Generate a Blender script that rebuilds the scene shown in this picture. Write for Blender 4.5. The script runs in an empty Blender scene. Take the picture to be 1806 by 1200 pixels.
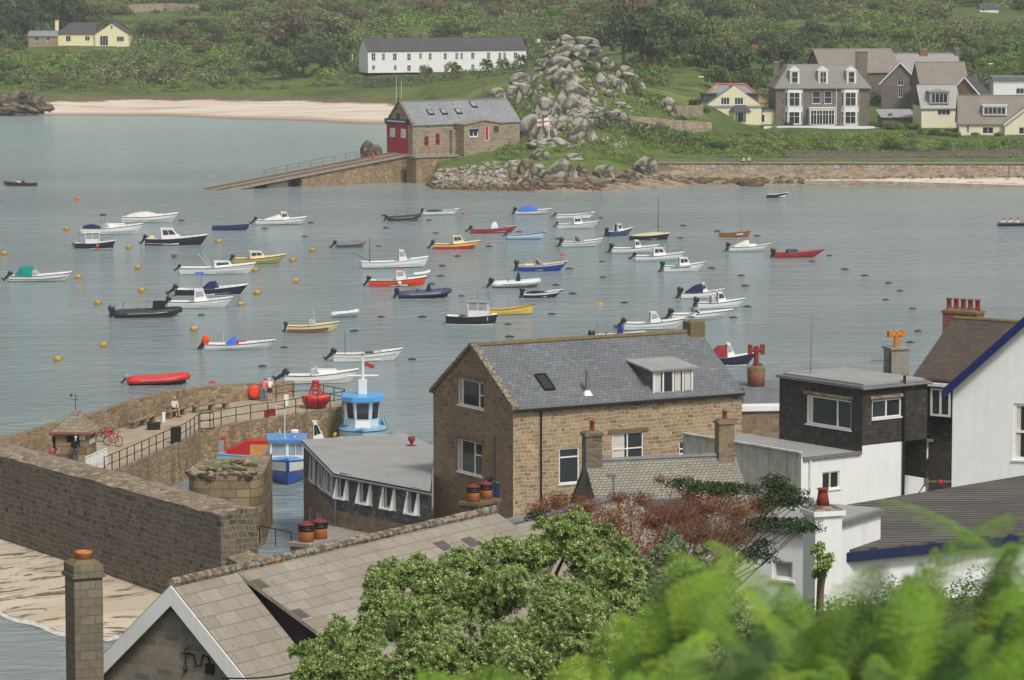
import bpy, math, random
import numpy as np
from mathutils import Vector, Matrix, noise
R = math.radians
C = bpy.context.scene.collection
random.seed(7)
# ---------------------------------------------------------------- camera maths
CAMZ, F, PIT = 35.0, 6500.0, math.atan(700/6500)
cp, sp = math.cos(PIT), math.sin(PIT)
def ray(px, py):
    x, y = (px-903)/F, -(py-600)/F
    return Vector((x, cp+y*sp, -sp+y*cp))
def at(px, py, z=0.0):
    d = ray(px, py); t = (z-CAMZ)/d.z
    return Vector((d.x*t, d.y*t, z))
def atY(px, py, Y):
    d = ray(px, py); t = Y/d.y
    return Vector((d.x*t, Y, CAMZ+d.z*t))
def onwall(px, py, P, t):
    """ray against the vertical plane through P along t: (distance along t, z)"""
    d = ray(px, py); n = Vector((-t[1], t[0], 0))
    k = (P[0]*n.x+P[1]*n.y)/(d.x*n.x+d.y*n.y)
    q = d*k
    return ((q.x-P[0])*t[0]+(q.y-P[1])*t[1], CAMZ+q.z)
# ---------------------------------------------------------------- materials
def S(r, g, b):
    f = lambda c: (c/255/12.92 if c <= 10 else ((c/255+.055)/1.055)**2.4)
    return (f(r), f(g), f(b), 1)
MATS = {}
class NT:
    def __init__(s, name):
        s.m = bpy.data.materials.new(name); s.m.use_nodes = True
        s.t = s.m.node_tree; s.b = s.t.nodes['Principled BSDF']
    def n(s, typ, ins=None, **kw):
        nd = s.t.nodes.new(typ)
        for k, v in kw.items(): setattr(nd, k, v)
        for k, v in (ins or {}).items(): s.i(nd, k, v)
        return nd
    def i(s, nd, k, v):
        if isinstance(v, bpy.types.NodeSocket): s.t.links.new(v, nd.inputs[k])
        else: nd.inputs[k].default_value = v
    def ramp(s, fac, stops, interp='LINEAR'):
        r = s.n('ShaderNodeValToRGB'); r.color_ramp.interpolation = interp
        e = r.color_ramp.elements
        while len(e) < len(stops): e.new(0.5)
        for k, (p, c) in enumerate(stops):
            e[k].position = p; e[k].color = c if len(c) == 4 else (*c, 1)
        s.t.links.new(fac, r.inputs[0]); return r.outputs[0]
    def mix(s, fac, a, b, mode='MIX'):
        m = s.n('ShaderNodeMix', data_type='RGBA', blend_type=mode)
        for k, v in ((0, fac), (6, a), (7, b)):
            if isinstance(v, bpy.types.NodeSocket): s.t.links.new(v, m.inputs[k])
            else: m.inputs[k].default_value = v
        return m.outputs[2]
    def math(s, op, a, b=0.0, clamp=False):
        m = s.n('ShaderNodeMath', operation=op, use_clamp=clamp)
        s.i(m, 0, a); s.i(m, 1, b); return m.outputs[0]
    def noise(s, vec, scale, detail=4, rough=.6, dist=0.0):
        n = s.n('ShaderNodeTexNoise', {'Scale': scale, 'Detail': detail, 'Roughness': rough, 'Distortion': dist})
        if vec is not None: s.t.links.new(vec, n.inputs['Vector'])
        return n.outputs['Fac']
    def co(s, kind='Object', scale=(1, 1, 1), loc=(0, 0, 0)):
        t = s.n('ShaderNodeTexCoord').outputs[kind]
        m = s.n('ShaderNodeMapping'); m.inputs['Scale'].default_value = scale; m.inputs['Location'].default_value = loc
        s.t.links.new(t, m.inputs['Vector']); return m.outputs[0]
    def bump(s, h, strength=.3, dist=.05):
        b = s.n('ShaderNodeBump', {'Strength': strength, 'Distance': dist, 'Height': h})
        s.t.links.new(b.outputs[0], s.b.inputs['Normal'])
    def done(s, col, rough=.8, spec=.3, metal=0):
        s.i(s.b, 'Base Color', col); s.i(s.b, 'Roughness', rough)
        s.b.inputs['Specular IOR Level'].default_value = spec; s.b.inputs['Metallic'].default_value = metal
        return s.m
def lum(c, k): return (min(1, c[0]*k), min(1, c[1]*k), min(1, c[2]*k), 1)
def paint(name, c, rough=.45, var=.12, scale=3.0, spec=.4, dirt=None):
    """painted or moulded surface with slight weathering"""
    if name in MATS: return MATS[name]
    t = NT(name); v = t.co('Object')
    f = t.noise(v, scale, 5, .65)
    col = t.mix(t.ramp(f, [(.3, (0, 0, 0)), (.75, (1, 1, 1))]), lum(c, 1+var*.5), lum(c, 1-var))
    if dirt:
        st = t.noise(t.co('Object', (2.2, 2.2, .25)), 2.0, 6, .7)
        col = t.mix(t.ramp(st, [(.5, (0, 0, 0)), (.75, (1, 1, 1))]), col, dirt)
    MATS[name] = t.done(col, rough, spec); return MATS[name]
def masonry(name, cols, mortar, size=(.45, .28), edge=.06, jitter=.9, bump=.6, lichen=None, stain=None, vary=.35):
    """irregular rubble: cells of the wall's own UV (metres)"""
    t = NT(name); uv = t.co('UV', (1/size[0], 1/size[1], 1))
    w = t.n('ShaderNodeTexNoise', {'Scale': 1.3, 'Detail': 2.0}); t.t.links.new(uv, w.inputs['Vector'])
    wv = t.n('ShaderNodeVectorMath', operation='MULTIPLY_ADD')
    t.t.links.new(w.outputs['Color'], wv.inputs[0]); wv.inputs[1].default_value = (.55, .35, 0); t.t.links.new(uv, wv.inputs[2])
    vo = t.n('ShaderNodeTexVoronoi', {'Vector': wv.outputs[0], 'Scale': 1.0, 'Randomness': jitter}, voronoi_dimensions='2D', distance='CHEBYCHEV')
    ve = t.n('ShaderNodeTexVoronoi', {'Vector': wv.outputs[0], 'Scale': 1.0, 'Randomness': jitter}, voronoi_dimensions='2D', feature='DISTANCE_TO_EDGE')
    vo.distance = 'EUCLIDEAN'
    sep = t.n('ShaderNodeSeparateColor'); t.t.links.new(vo.outputs['Color'], sep.inputs[0])
    n = len(cols)
    col = t.ramp(sep.outputs[0], [(k/max(1, n-1), c) for k, c in enumerate(cols)])
    fine = t.noise(t.co('UV'), 9, 5, .7)
    col = t.mix(vary, col, t.ramp(fine, [(.25, (.25, .25, .25)), (.75, (1, 1, 1))]), 'MULTIPLY')
    e = t.ramp(ve.outputs['Distance'], [(edge*.4, (1, 1, 1)), (edge*1.4, (0, 0, 0))])
    col = t.mix(e, col, mortar)
    if stain:
        st = t.noise(t.co('UV', (.5, .12, 1)), 1.6, 6, .65)
        col = t.mix(t.ramp(st, [(.42, (0, 0, 0)), (.68, (.75, .75, .75))]), col, stain)
    if lichen:
        l = t.noise(t.co('UV'), 1.1, 6, .75)
        col = t.mix(t.ramp(l, [(.58, (0, 0, 0)), (.66, (.8, .8, .8))]), col, lichen)
    h = t.math('ADD', t.math('MINIMUM', ve.outputs['Distance'], .22), t.math('MULTIPLY', fine, .08))
    t.bump(h, bump, .12)
    return t.done(col, .9, .2)
def courses(name, cols, mortar, w=.5, h=.25, gap=.012, bump=.4, dist=(.05, .025), dsc=2.2, lichen=None, lich_amt=.6, stain=None, offset=.5, vary=.4, rough=.85, squash=1.0):
    """coursed blocks, bricks, slates or tiles laid in rows of the surface's UV (metres)"""
    t = NT(name); uv = t.co('UV')
    d = t.n('ShaderNodeTexNoise', {'Scale': dsc, 'Detail': 3.0}); t.t.links.new(uv, d.inputs['Vector'])
    wv = t.n('ShaderNodeVectorMath', operation='MULTIPLY_ADD')
    t.t.links.new(d.outputs['Color'], wv.inputs[0]); wv.inputs[1].default_value = (*dist, 0); t.t.links.new(uv, wv.inputs[2])
    br = t.n('ShaderNodeTexBrick', {'Vector': wv.outputs[0], 'Color1': (0, 0, 0, 1), 'Color2': (1, 1, 1, 1), 'Mortar': (.5, .5, .5, 1), 'Scale': 1.0,
             'Mortar Size': gap, 'Mortar Smooth': .2, 'Bias': 0.0, 'Brick Width': w, 'Row Height': h}, offset=offset, offset_frequency=2, squash=squash, squash_frequency=3)
    n = len(cols)
    col = t.ramp(br.outputs['Color'], [(k/max(1, n-1), c) for k, c in enumerate(cols)])
    fine = t.noise(uv, 7, 6, .7)
    col = t.mix(vary, col, t.ramp(fine, [(.25, (.3, .3, .3)), (.72, (1, 1, 1))]), 'MULTIPLY')
    big = t.noise(uv, .35, 4, .6)
    col = t.mix(.5, col, t.ramp(big, [(.3, (.6, .6, .6)), (.7, (1, 1, 1))]), 'MULTIPLY')
    col = t.mix(br.outputs['Fac'], col, mortar)
    if stain:
        st = t.noise(t.co('UV', (1.6, .2, 1)), 1.3, 6, .7)
        col = t.mix(t.ramp(st, [(.48, (0, 0, 0)), (.72, (.85, .85, .85))]), col, stain)
    if lichen:
        l = t.noise(uv, 1.7, 7, .75)
        col = t.mix(t.ramp(l, [(lich_amt, (0, 0, 0)), (lich_amt+.07, (.9, .9, .9))]), col, lichen)
    hh = t.math('ADD', t.math('SUBTRACT', 1.0, br.outputs['Fac']), t.math('MULTIPLY', fine, .5))
    t.bump(hh, bump, .03)
    return t.done(col, rough, .25)
def leafy(name, stops, rough=.55, trans=.25):
    """leaves: colour varies leaf by leaf and plant by plant"""
    t = NT(name)
    g = t.n('ShaderNodeNewGeometry').outputs['Random Per Island']
    o = t.n('ShaderNodeObjectInfo').outputs['Random']
    f = t.math('FRACT', t.math('ADD', t.math('MULTIPLY', g, .62), t.math('MULTIPLY', o, .38)))
    f = t.math('ADD', t.math('MULTIPLY', g, .62), t.math('MULTIPLY', o, .38))
    col = t.ramp(f, stops)
    t.done(col, rough, .25)
    tr = t.n('ShaderNodeBsdfTranslucent'); t.t.links.new(col, tr.inputs[0])
    mx = t.n('ShaderNodeMixShader', {0: trans}); out = t.t.nodes['Material Output']
    t.t.links.new(t.b.outputs[0], mx.inputs[1]); t.t.links.new(tr.outputs[0], mx.inputs[2])
    t.t.links.new(mx.outputs[0], out.inputs[0]); return t.m
# ---------------------------------------------------------------- mesh building
class MB:
    def __init__(s): s.v, s.f, s.m, s.uv = [], [], [], []
    def poly(s, pts, m=0, uv=None):
        b = len(s.v); s.v.extend(tuple(p) for p in pts)
        s.f.append(tuple(range(b, b+len(pts)))); s.m.append(m); s.uv.append(uv)
    def faces(s, pts, fs, m=0):
        b = len(s.v); s.v.extend(tuple(p) for p in pts)
        for f in fs: s.f.append(tuple(b+i for i in f)); s.m.append(m); s.uv.append(None)
    def box(s, x0, x1, y0, y1, z0, z1, m=0, T=None):
        p = [(x, y, z) for z in (z0, z1) for y in (y0, y1) for x in (x0, x1)]
        if T is not None: p = [tuple(T @ Vector(q)) for q in p]
        s.faces(p, [(0, 2, 3, 1), (4, 5, 7, 6), (0, 1, 5, 4), (2, 6, 7, 3), (0, 4, 6, 2), (1, 3, 7, 5)], m)
    def prism(s, pts, z0, z1, m=0, mt=None):
        """plan outline (counter-clockwise) raised from z0 to z1"""
        n = len(pts); p = [(x, y, z0) for x, y in pts]+[(x, y, z1) for x, y in pts]
        s.faces(p, [(i, (i+1) % n, n+(i+1) % n, n+i) for i in range(n)], m)
        s.faces(p, [tuple(range(n-1, -1, -1))], m); s.faces(p, [tuple(range(n, 2*n))], m if mt is None else mt)
    def loft(s, rings, m=0, cap=True, closed=True):
        n = len(rings[0]); p = [q for r in rings for q in r]; fs = []
        for k in range(len(rings)-1):
            for i in range(n if closed else n-1):
                a, b = k*n+i, k*n+(i+1) % n
                fs.append((a, b, b+n, a+n))
        if cap: fs += [tuple(range(n-1, -1, -1)), tuple(range((len(rings)-1)*n, len(rings)*n))]
        s.faces(p, fs, m)
    def cyl(s, p0, p1, r0, r1=None, n=8, m=0):
        p0, p1 = Vector(p0), Vector(p1); r1 = r0 if r1 is None else r1
        d = (p1-p0).normalized(); a = d.orthogonal().normalized(); b = d.cross(a)
        ring = lambda c, r: [c+a*(r*math.cos(k*math.tau/n))+b*(r*math.sin(k*math.tau/n)) for k in range(n)]
        s.loft([ring(p0, r0), ring(p1, r1)], m)
    def tube(s, path, r, n=6, m=0):
        path = [Vector(p) for p in path]; rings = []
        a = None
        for k, p in enumerate(path):
            d = (path[min(k+1, len(path)-1)]-path[max(k-1, 0)]).normalized()
            if a is None: a = d.orthogonal().normalized()
            a = (a-d*a.dot(d)).normalized(); b = d.cross(a)
            rr = r[k] if isinstance(r, (list, tuple)) else r
            rings.append([p+a*(rr*math.cos(j*math.tau/n))+b*(rr*math.sin(j*math.tau/n)) for j in range(n)])
        s.loft(rings, m)
    def lathe(s, prof, c=(0, 0, 0), n=14, m=0):
        s.loft([[(c[0]+r*math.cos(k*math.tau/n), c[1]+r*math.sin(k*math.tau/n), c[2]+z) for k in range(n)] for r, z in prof], m)
    def ball(s, c, r, m=0, n=10, k=6, jit=0, seed=0):
        r = (r, r, r) if isinstance(r, (int, float)) else r; rings = []
        for a in range(k+1):
            th = -math.pi/2+math.pi*a/k; row = []
            for b in range(n):
                ph = b*math.tau/n
                d = Vector((math.cos(th)*math.cos(ph), math.cos(th)*math.sin(ph), math.sin(th)))
                q = 1+(jit*noise.noise(d*1.7+Vector((seed*3.1, seed, 0))) if jit else 0)
                row.append((c[0]+r[0]*d.x*q, c[1]+r[1]*d.y*q, c[2]+r[2]*d.z*q))
            rings.append(row)
        s.loft(rings, m, cap=False)
    def build(s, name, mats, parent=None, smooth=False, bevel=0, loc=None):
        if not isinstance(mats, (list, tuple)): mats = [mats]
        me = bpy.data.meshes.new(name); me.from_pydata(s.v, [], s.f)
        for m in mats: me.materials.append(m)
        if len(mats) > 1: me.polygons.foreach_set('material_index', s.m)
        ul = me.uv_layers.new(name='UVMap'); out = []
        vs = [Vector(v) for v in s.v]
        for f, uv in zip(s.f, s.uv):
            if uv is not None: out += [c for q in uv for c in q]; continue
            n = Vector((0, 0, 0))
            for i in range(len(f)):
                a, b = vs[f[i]], vs[f[(i+1) % len(f)]]
                n += a.cross(b)
            if n.length < 1e-12: n = Vector((0, 0, 1))
            n.normalize()
            if abs(n.z) > .985: tt, bb = Vector((1, 0, 0)), Vector((0, 1, 0))
            else: tt = Vector((-n.y, n.x, 0)).normalized(); bb = n.cross(tt)
            for i in f: out += [vs[i].dot(tt), vs[i].dot(bb)]
        ul.data.foreach_set('uv', out)
        if smooth: me.polygons.foreach_set('use_smooth', [True]*len(s.f))
        me.update()
        o = bpy.data.objects.new(name, me); C.objects.link(o)
        if parent: o.parent = parent
        if loc: o.location = loc
        if bevel:
            b = o.modifiers.new('bevel', 'BEVEL'); b.width = bevel; b.segments = 2; b.limit_method = 'ANGLE'
        return o
def tag(o, label, cat, group=None):
    o['label'] = label; o['category'] = cat
    if group: o['group'] = group
    return o
def thing(name, label, cat, loc=(0, 0, 0), rz=0.0, group=None):
    o = bpy.data.objects.new(name, None); C.objects.link(o); o.empty_display_size = .3
    o.location = loc; o.rotation_euler = (0, 0, rz); return tag(o, label, cat, group)
def setting(o, kind='structure'): o['kind'] = kind; return o
def kids(o): return [c for c in o.children]
def dup(o, parent=None):
    c = o.copy(); C.objects.link(c)
    if parent: c.parent = parent
    for k in kids(o): dup(k, c)
    return c
def raw_mesh(name, V, Fq, mat, fm=None, uv=None):
    """numpy arrays to a mesh; Fq (n,4) or (n,3)"""
    me = bpy.data.meshes.new(name); k = Fq.shape[1]
    me.vertices.add(len(V)); me.vertices.foreach_set('co', V.astype(np.float32).ravel())
    me.loops.add(Fq.size); me.loops.foreach_set('vertex_index', Fq.astype(np.int32).ravel())
    me.polygons.add(len(Fq)); me.polygons.foreach_set('loop_start', np.arange(0, Fq.size, k, dtype=np.int32))
    for m in (mat if isinstance(mat, (list, tuple)) else [mat]): me.materials.append(m)
    if fm is not None: me.polygons.foreach_set('material_index', fm.astype(np.int32))
    me.update(calc_edges=True); me.validate(); return me
# ---------------------------------------------------------------- walls with real openings
def clip(poly, axis, val, keep_less):
    out = []
    for i in range(len(poly)):
        a, b = poly[i], poly[(i+1) % len(poly)]
        ia = (a[axis] <= val+1e-9) if keep_less else (a[axis] >= val-1e-9)
        ib = (b[axis] <= val+1e-9) if keep_less else (b[axis] >= val-1e-9)
        if ia: out.append(a)
        if ia != ib:
            k = (val-a[axis])/(b[axis]-a[axis]); out.append((a[0]+k*(b[0]-a[0]), a[1]+k*(b[1]-a[1])))
    return out
def wall(mb, O, t, outline, holes=(), depth=.16, m=0, mr=None):
    """skin of a wall: outline in (along t, z), rectangular holes (u0,u1,z0,z1) with reveals going inwards. Outward normal = (t.y,-t.x)"""
    t = Vector((t[0], t[1], 0)).normalized(); inn = Vector((-t.y, t.x, 0)); O = Vector((O[0], O[1], 0))
    P = lambda u, z, d=0: O+t*u+inn*d+Vector((0, 0, z))
    xs = sorted(set([min(p[0] for p in outline), max(p[0] for p in outline)]+[h[0] for h in holes]+[h[1] for h in holes]))
    for a, b in zip(xs, xs[1:]):
        if b-a < 1e-6: continue
        strip = clip(clip(outline, 0, a, False), 0, b, True)
        zz = sorted([(h[2], h[3]) for h in holes if h[0] <= a+1e-6 and h[1] >= b-1e-6]); lo = None
        for z0, z1 in zz+[(None, None)]:
            q = strip
            if lo is not None: q = clip(q, 1, lo, False)
            if z0 is not None: q = clip(q, 1, z0, True)
            lo = z1
            if len(q) >= 3: mb.poly([P(u, z) for u, z in q], m)
    for u0, u1, z0, z1 in holes:
        mm = m if mr is None else mr
        for (a, b) in (((u0, z0), (u1, z0)), ((u1, z0), (u1, z1)), ((u1, z1), (u0, z1)), ((u0, z1), (u0, z0))):
            mb.poly([P(*a), P(*a, depth), P(*b, depth), P(*b)], mm)
def bars(mb, T, u0, u1, z0, z1, w, d0, d1, vs=(), hs=(), m=0):
    """frame with mullions vs and transoms hs (fractions); u along, d into the wall. Butted, never overlapping"""
    B = lambda a, b, c, d: mb.box(a, b, d0, d1, c, d, m, T)
    B(u0, u0+w, z0, z1); B(u1-w, u1, z0, z1); B(u0+w, u1-w, z0, z0+w); B(u0+w, u1-w, z1-w, z1)
    cuts = [u0+w]+[x for v in vs for x in (u0+v*(u1-u0)-w*.5, u0+v*(u1-u0)+w*.5)]+[u1-w]
    for v in vs: B(u0+v*(u1-u0)-w*.5, u0+v*(u1-u0)+w*.5, z0+w, z1-w)
    for h in hs:
        hv, sel = (h, None) if not isinstance(h, tuple) else h
        for k in range(0, len(cuts), 2):
            if sel is None or k//2 in sel: B(cuts[k], cuts[k+1], z0+hv*(z1-z0)-w*.45, z0+hv*(z1-z0)+w*.45)
def window(parent, O, t, u0, u1, z0, z1, vs=(), hs=(), w=.06, dep=.1, frame=None, glass=None, sill=True, name='window', curtain=None, sillmat=None):
    """window > pane, sill (curtain): seated in a reveal of the wall through O along t"""
    t = Vector((t[0], t[1], 0)).normalized(); inn = Vector((-t.y, t.x, 0))
    T = Matrix(((t.x, inn.x, 0, O[0]), (t.y, inn.y, 0, O[1]), (0, 0, 1, 0), (0, 0, 0, 1)))
    frame = frame or MATS['white_frame']; glass = glass or MATS['glass']
    f = MB(); bars(f, T, u0, u1, z0, z1, w, dep-.05, dep+.02, vs, hs)
    fo = f.build(name, frame, parent)
    g = MB(); g.poly([T @ Vector(q) for q in ((u0+.01, dep+.008, z0+.01), (u1-.01, dep+.008, z0+.01), (u1-.01, dep+.008, z1-.01), (u0+.01, dep+.008, z1-.01))])
    g.build('pane', glass, fo)
    if curtain:
        for a, b in curtain:
            c = MB()
            n = max(3, int((b-a)*(u1-u0)/.07)); q = []
            for k in range(n+1):
                q.append((u0+(a+(b-a)*k/n)*(u1-u0), dep+.0045-.003*(k % 2)))
            for (x0, y0), (x1, y1) in zip(q, q[1:]):
                c.poly([T @ Vector((x0, y0, z0+w)), T @ Vector((x1, y1, z0+w)), T @ Vector((x1, y1, z1-w)), T @ Vector((x0, y0, z1-w))])
            c.build('curtain', MATS['curtain'], fo)
    if sill:
        s = MB(); s.box(u0-.05, u1+.05, -.06, dep-.052, z0-.07, z0-.003, 0, T); s.build('sill', sillmat or frame, fo)
    return fo
def pxw(px, d): return (px-903)*d/F
# ---------------------------------------------------------------- shared materials
paint('white_frame', S(232, 232, 228), .35, .06)
paint('white_render', S(234, 234, 233), .8, .06, 1.2, .2, S(222, 220, 215))
paint('dirty_render', S(196, 192, 182), .85, .25, 1.0, .2, S(110, 100, 85))
paint('cream_render', S(226, 220, 190), .8, .08, 1.0)
paint('grey_metal', S(120, 122, 124), .45, .2); paint('black_iron', S(28, 27, 27), .5, .2); paint('dark_rubber', S(26, 27, 30), .6, .2)
paint('lead', S(118, 120, 122), .6, .3, 2.0); paint('timber', S(120, 100, 78), .8, .4, 2.0); paint('curtain', S(205, 200, 190), .9, .1)
paint('terracotta', S(190, 118, 70), .8, .25, 4.0); paint('red_pot', S(136, 52, 40), .75, .3, 4.0); paint('concrete', S(150, 145, 134), .9, .25, 1.5, .2, S(120, 110, 95))
paint('flat_roof', S(156, 155, 152), .85, .16, .6, .2, S(130, 128, 122)); paint('red_paint', S(190, 34, 30), .4, .1); paint('orange_paint', S(232, 84, 34), .4, .1)
paint('ochre', S(116, 100, 64), .85, .4, 6.0); paint('skin', S(200, 150, 125), .6, .05)
t = NT('glass'); v = t.co('Object')
MATS['glass'] = t.done(t.mix(t.noise(v, .8, 2), S(26, 29, 32), S(62, 66, 68)), .06, .5)
t = NT('pale_glass'); v = t.co('Object')
MATS['pale_glass'] = t.done(t.mix(t.noise(v, 1.2, 2), S(120, 128, 130), S(175, 180, 180)), .12, .5)
# masonry
MATS['granite_front'] = courses('granite_front', [S(134, 114, 90), S(184, 161, 128), S(160, 137, 106), S(196, 173, 140), S(148, 128, 106)], S(192, 175, 148), .5, .21, .017, .5, (.7, .42), 1.1, vary=.4, squash=.5)
MATS['granite_gable'] = courses('granite_gable', [S(128, 108, 86), S(160, 138, 112), S(142, 120, 96), S(170, 148, 120)], S(150, 130, 106), .5, .25, .016, .5, (.6, .4), 1.2, stain=S(124, 106, 88), vary=.45, squash=.6)
MATS['granite_blocks'] = courses('granite_blocks', [S(140, 120, 92), S(168, 146, 112), S(128, 108, 84), S(176, 156, 124), S(150, 128, 98)], S(86, 72, 56), 1.15, .5, .022, .5, vary=.45, squash=.7)
MATS['quay_rubble'] = masonry('quay_rubble', [S(156, 134, 102), S(188, 164, 128), S(168, 142, 108), S(140, 122, 94)], S(112, 96, 72), (.42, .34), .06, .95, .8, stain=S(104, 92, 72))
MATS['pier_rubble'] = masonry('pier_rubble', [S(140, 120, 96), S(172, 152, 122), S(160, 138, 108), S(124, 106, 84)], S(134, 114, 88), (.5, .3), .05, .9, .8)
MATS['dark_wall'] = courses('dark_wall', [S(92, 84, 74), S(126, 115, 100), S(108, 98, 85), S(140, 127, 110), S(76, 70, 63)], S(144, 134, 118), .46, .3, .02, .8, (.75, .5), 1.0, stain=S(104, 90, 76), vary=.55, squash=.5)
MATS['wall_top'] = masonry('wall_top', [S(140, 126, 104), S(170, 156, 132), S(120, 108, 90), S(154, 138, 112)], S(108, 96, 80), (.55, .35), .06, 1, .9, lichen=S(92, 84, 70))
MATS['sea_wall'] = masonry('sea_wall', [S(168, 154, 132), S(196, 182, 158), S(178, 162, 136), S(150, 136, 118)], S(116, 106, 92), (.8, .5), .07, .9, .9)
MATS['coursed_gable'] = courses('coursed_gable', [S(136, 132, 120), S(170, 154, 142), S(148, 144, 130), S(158, 142, 130), S(124, 124, 114)], S(152, 146, 134), .52, .2, .008, .35, stain=S(112, 114, 100), vary=.3)
MATS['chimney_stone'] = courses('chimney_stone', [S(122, 115, 98), S(150, 139, 120), S(132, 122, 104), S(142, 126, 108)], S(100, 93, 82), .42, .24, .012, .5, lichen=S(86, 90, 72), lich_amt=.56)
MATS['grey_stone'] = masonry('grey_stone', [S(110, 102, 90), S(136, 126, 112), S(122, 112, 98)], S(112, 102, 90), (.5, .28), .04, .9, .6, vary=.5)
MATS['brown_granite'] = courses('brown_granite', [S(122, 114, 104), S(140, 130, 118), S(112, 105, 96)], S(134, 126, 114), .5, .28, .015, .4)
MATS['warm_granite'] = courses('warm_granite', [S(136, 122, 100), S(170, 155, 130), S(152, 137, 113)], S(176, 164, 142), .8, .38, .03, .4, (.3, .15), 1.2, vary=.35)
MATS['red_brick'] = courses('red_brick', [S(150, 84, 60), S(170, 100, 72), S(136, 74, 54)], S(150, 128, 108), .23, .08, .012, .3)
# roofs
MATS['slate'] = courses('slate', [S(108, 112, 116), S(124, 128, 130), S(116, 119, 122), S(134, 138, 138)], S(66, 69, 72), .3, .24, .014, .5, lichen=S(150, 152, 146), lich_amt=.62, vary=.25, rough=.6)
MATS['slate_pale'] = courses('slate_pale', [S(136, 138, 142), S(150, 152, 155), S(144, 146, 148)], S(118, 120, 122), .3, .25, .01, .3, lichen=S(172, 172, 166), lich_amt=.56, vary=.25, rough=.6)
MATS['slate_dark'] = courses('slate_dark', [S(84, 82, 84), S(94, 92, 93), S(88, 86, 88)], S(72, 70, 72), .35, .28, .01, .2, vary=.2)
MATS['slate_brown'] = courses('slate_brown', [S(84, 76, 66), S(100, 90, 78), S(90, 82, 72)], S(66, 60, 54), .3, .2, .01, .4, lichen=S(146, 112, 52), lich_amt=.63)
MATS['scantle'] = courses('scantle', [S(150, 146, 132), S(172, 167, 152), S(160, 156, 142), S(182, 176, 160)], S(104, 100, 90), .22, .15, .022, .8, vary=.4)
MATS['slate_hung'] = courses('slate_hung', [S(62, 58, 54), S(84, 78, 70), S(70, 66, 62), S(98, 90, 80)], S(44, 42, 40), .3, .22, .012, .5, stain=S(50, 48, 46), vary=.4)
MATS['slate_blue'] = courses('slate_blue', [S(84, 86, 88), S(108, 111, 113), S(94, 96, 98), S(134, 137, 139)], S(60, 61, 62), .3, .22, .012, .5, stain=S(66, 64, 60), vary=.35)
MATS['asbestos_tile'] = courses('asbestos_tile', [S(146, 139, 127), S(170, 162, 148), S(158, 150, 137), S(164, 156, 143)], S(98, 90, 80), .9, .42, .011, .4, lichen=S(118, 106, 90), lich_amt=.6, stain=S(140, 126, 106), vary=.3)
MATS['brown_tile'] = courses('brown_tile', [S(144, 135, 125), S(160, 151, 140), S(151, 142, 131)], S(116, 107, 98), .33, .34, .03, .5, vary=.25)
MATS['red_ridge'] = paint('red_ridge', S(196, 118, 88), .85, .2)
MATS['ridge_lichen'] = (lambda t: t.done(t.mix(t.ramp(t.noise(t.co('Object'), 2.6, 6, .75), [(.56, (0, 0, 0)), (.62, (.8, .8, .8))]),
    t.mix(t.ramp(t.noise(t.co('Object'), 6.0, 5, .7), [(.46, (0, 0, 0)), (.56, (1, 1, 1))]), S(92, 84, 76), S(150, 142, 126)), S(176, 124, 46)), .9, .2))(NT('ridge_lichen'))
MATS['ridge_moss'] = (lambda t: t.done(t.mix(t.ramp(t.noise(t.co('Object'), 3.0, 6, .75), [(.42, (0, 0, 0)), (.6, (1, 1, 1))]), S(104, 94, 74), S(124, 110, 74)), .9, .2))(NT('ridge_moss'))
# ground and rock
def sand_mat(name, c1, c2, wrack=None, scale=.25):
    t = NT(name); v = t.co('Object')
    col = t.mix(t.ramp(t.noise(v, scale, 5, .6), [(.35, (0, 0, 0)), (.65, (1, 1, 1))]), c1, c2)
    col = t.mix(.25, col, t.ramp(t.noise(v, 6, 3, .7), [(.3, (.6, .6, .6)), (.7, (1, 1, 1))]), 'MULTIPLY')
    if wrack:
        w = t.noise(t.co('Object', (.35, 1.2, 1), (3, 1, 0)), .9, 8, .72, .6)
        col = t.mix(t.ramp(w, [(.535, (0, 0, 0)), (.58, (.9, .9, .9))]), col, wrack)
    t.bump(t.noise(v, 3, 5, .7), .3, .1)
    return t.done(col, .95, .15)
MATS['far_sand'] = sand_mat('far_sand', S(206, 190, 170), S(222, 210, 192), S(150, 128, 106), .1)
MATS['near_sand'] = sand_mat('near_sand', S(190, 174, 150), S(208, 194, 172), S(92, 78, 62), .25)
t = NT('boulder'); v = t.co('Object')
a = t.noise(v, .45, 7, .68, .4); b_ = t.noise(v, 2.2, 6, .7)
col = t.ramp(a, [(.28, S(116, 112, 94)), (.45, S(160, 156, 140)), (.6, S(184, 180, 166)), (.78, S(128, 122, 98))])
col = t.mix(t.ramp(b_, [(.5, (0, 0, 0)), (.7, (.8, .8, .8))]), col, S(112, 104, 90))
cr = t.n('ShaderNodeTexVoronoi', {'Scale': .42, 'Randomness': 1.0}, feature='DISTANCE_TO_EDGE')
wv = t.n('ShaderNodeVectorMath', operation='MULTIPLY_ADD'); nz = t.n('ShaderNodeTexNoise', {'Scale': .8, 'Detail': 4.0}); t.t.links.new(v, nz.inputs['Vector'])
t.t.links.new(nz.outputs['Color'], wv.inputs[0]); wv.inputs[1].default_value = (1.6, 1.6, 1.2); t.t.links.new(v, wv.inputs[2]); t.t.links.new(wv.outputs[0], cr.inputs['Vector'])
ck = t.ramp(cr.outputs['Distance'], [(.0, (1, 1, 1)), (.085, (0, 0, 0))])
col = t.mix(ck, col, S(66, 62, 50))
gm = t.n('ShaderNodeNewGeometry'); sx = t.n('ShaderNodeSeparateXYZ'); t.t.links.new(gm.outputs['Position'], sx.inputs[0])
wet = t.math('ADD', sx.outputs[2], t.math('MULTIPLY', t.noise(v, .5, 4), 1.2))
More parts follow.
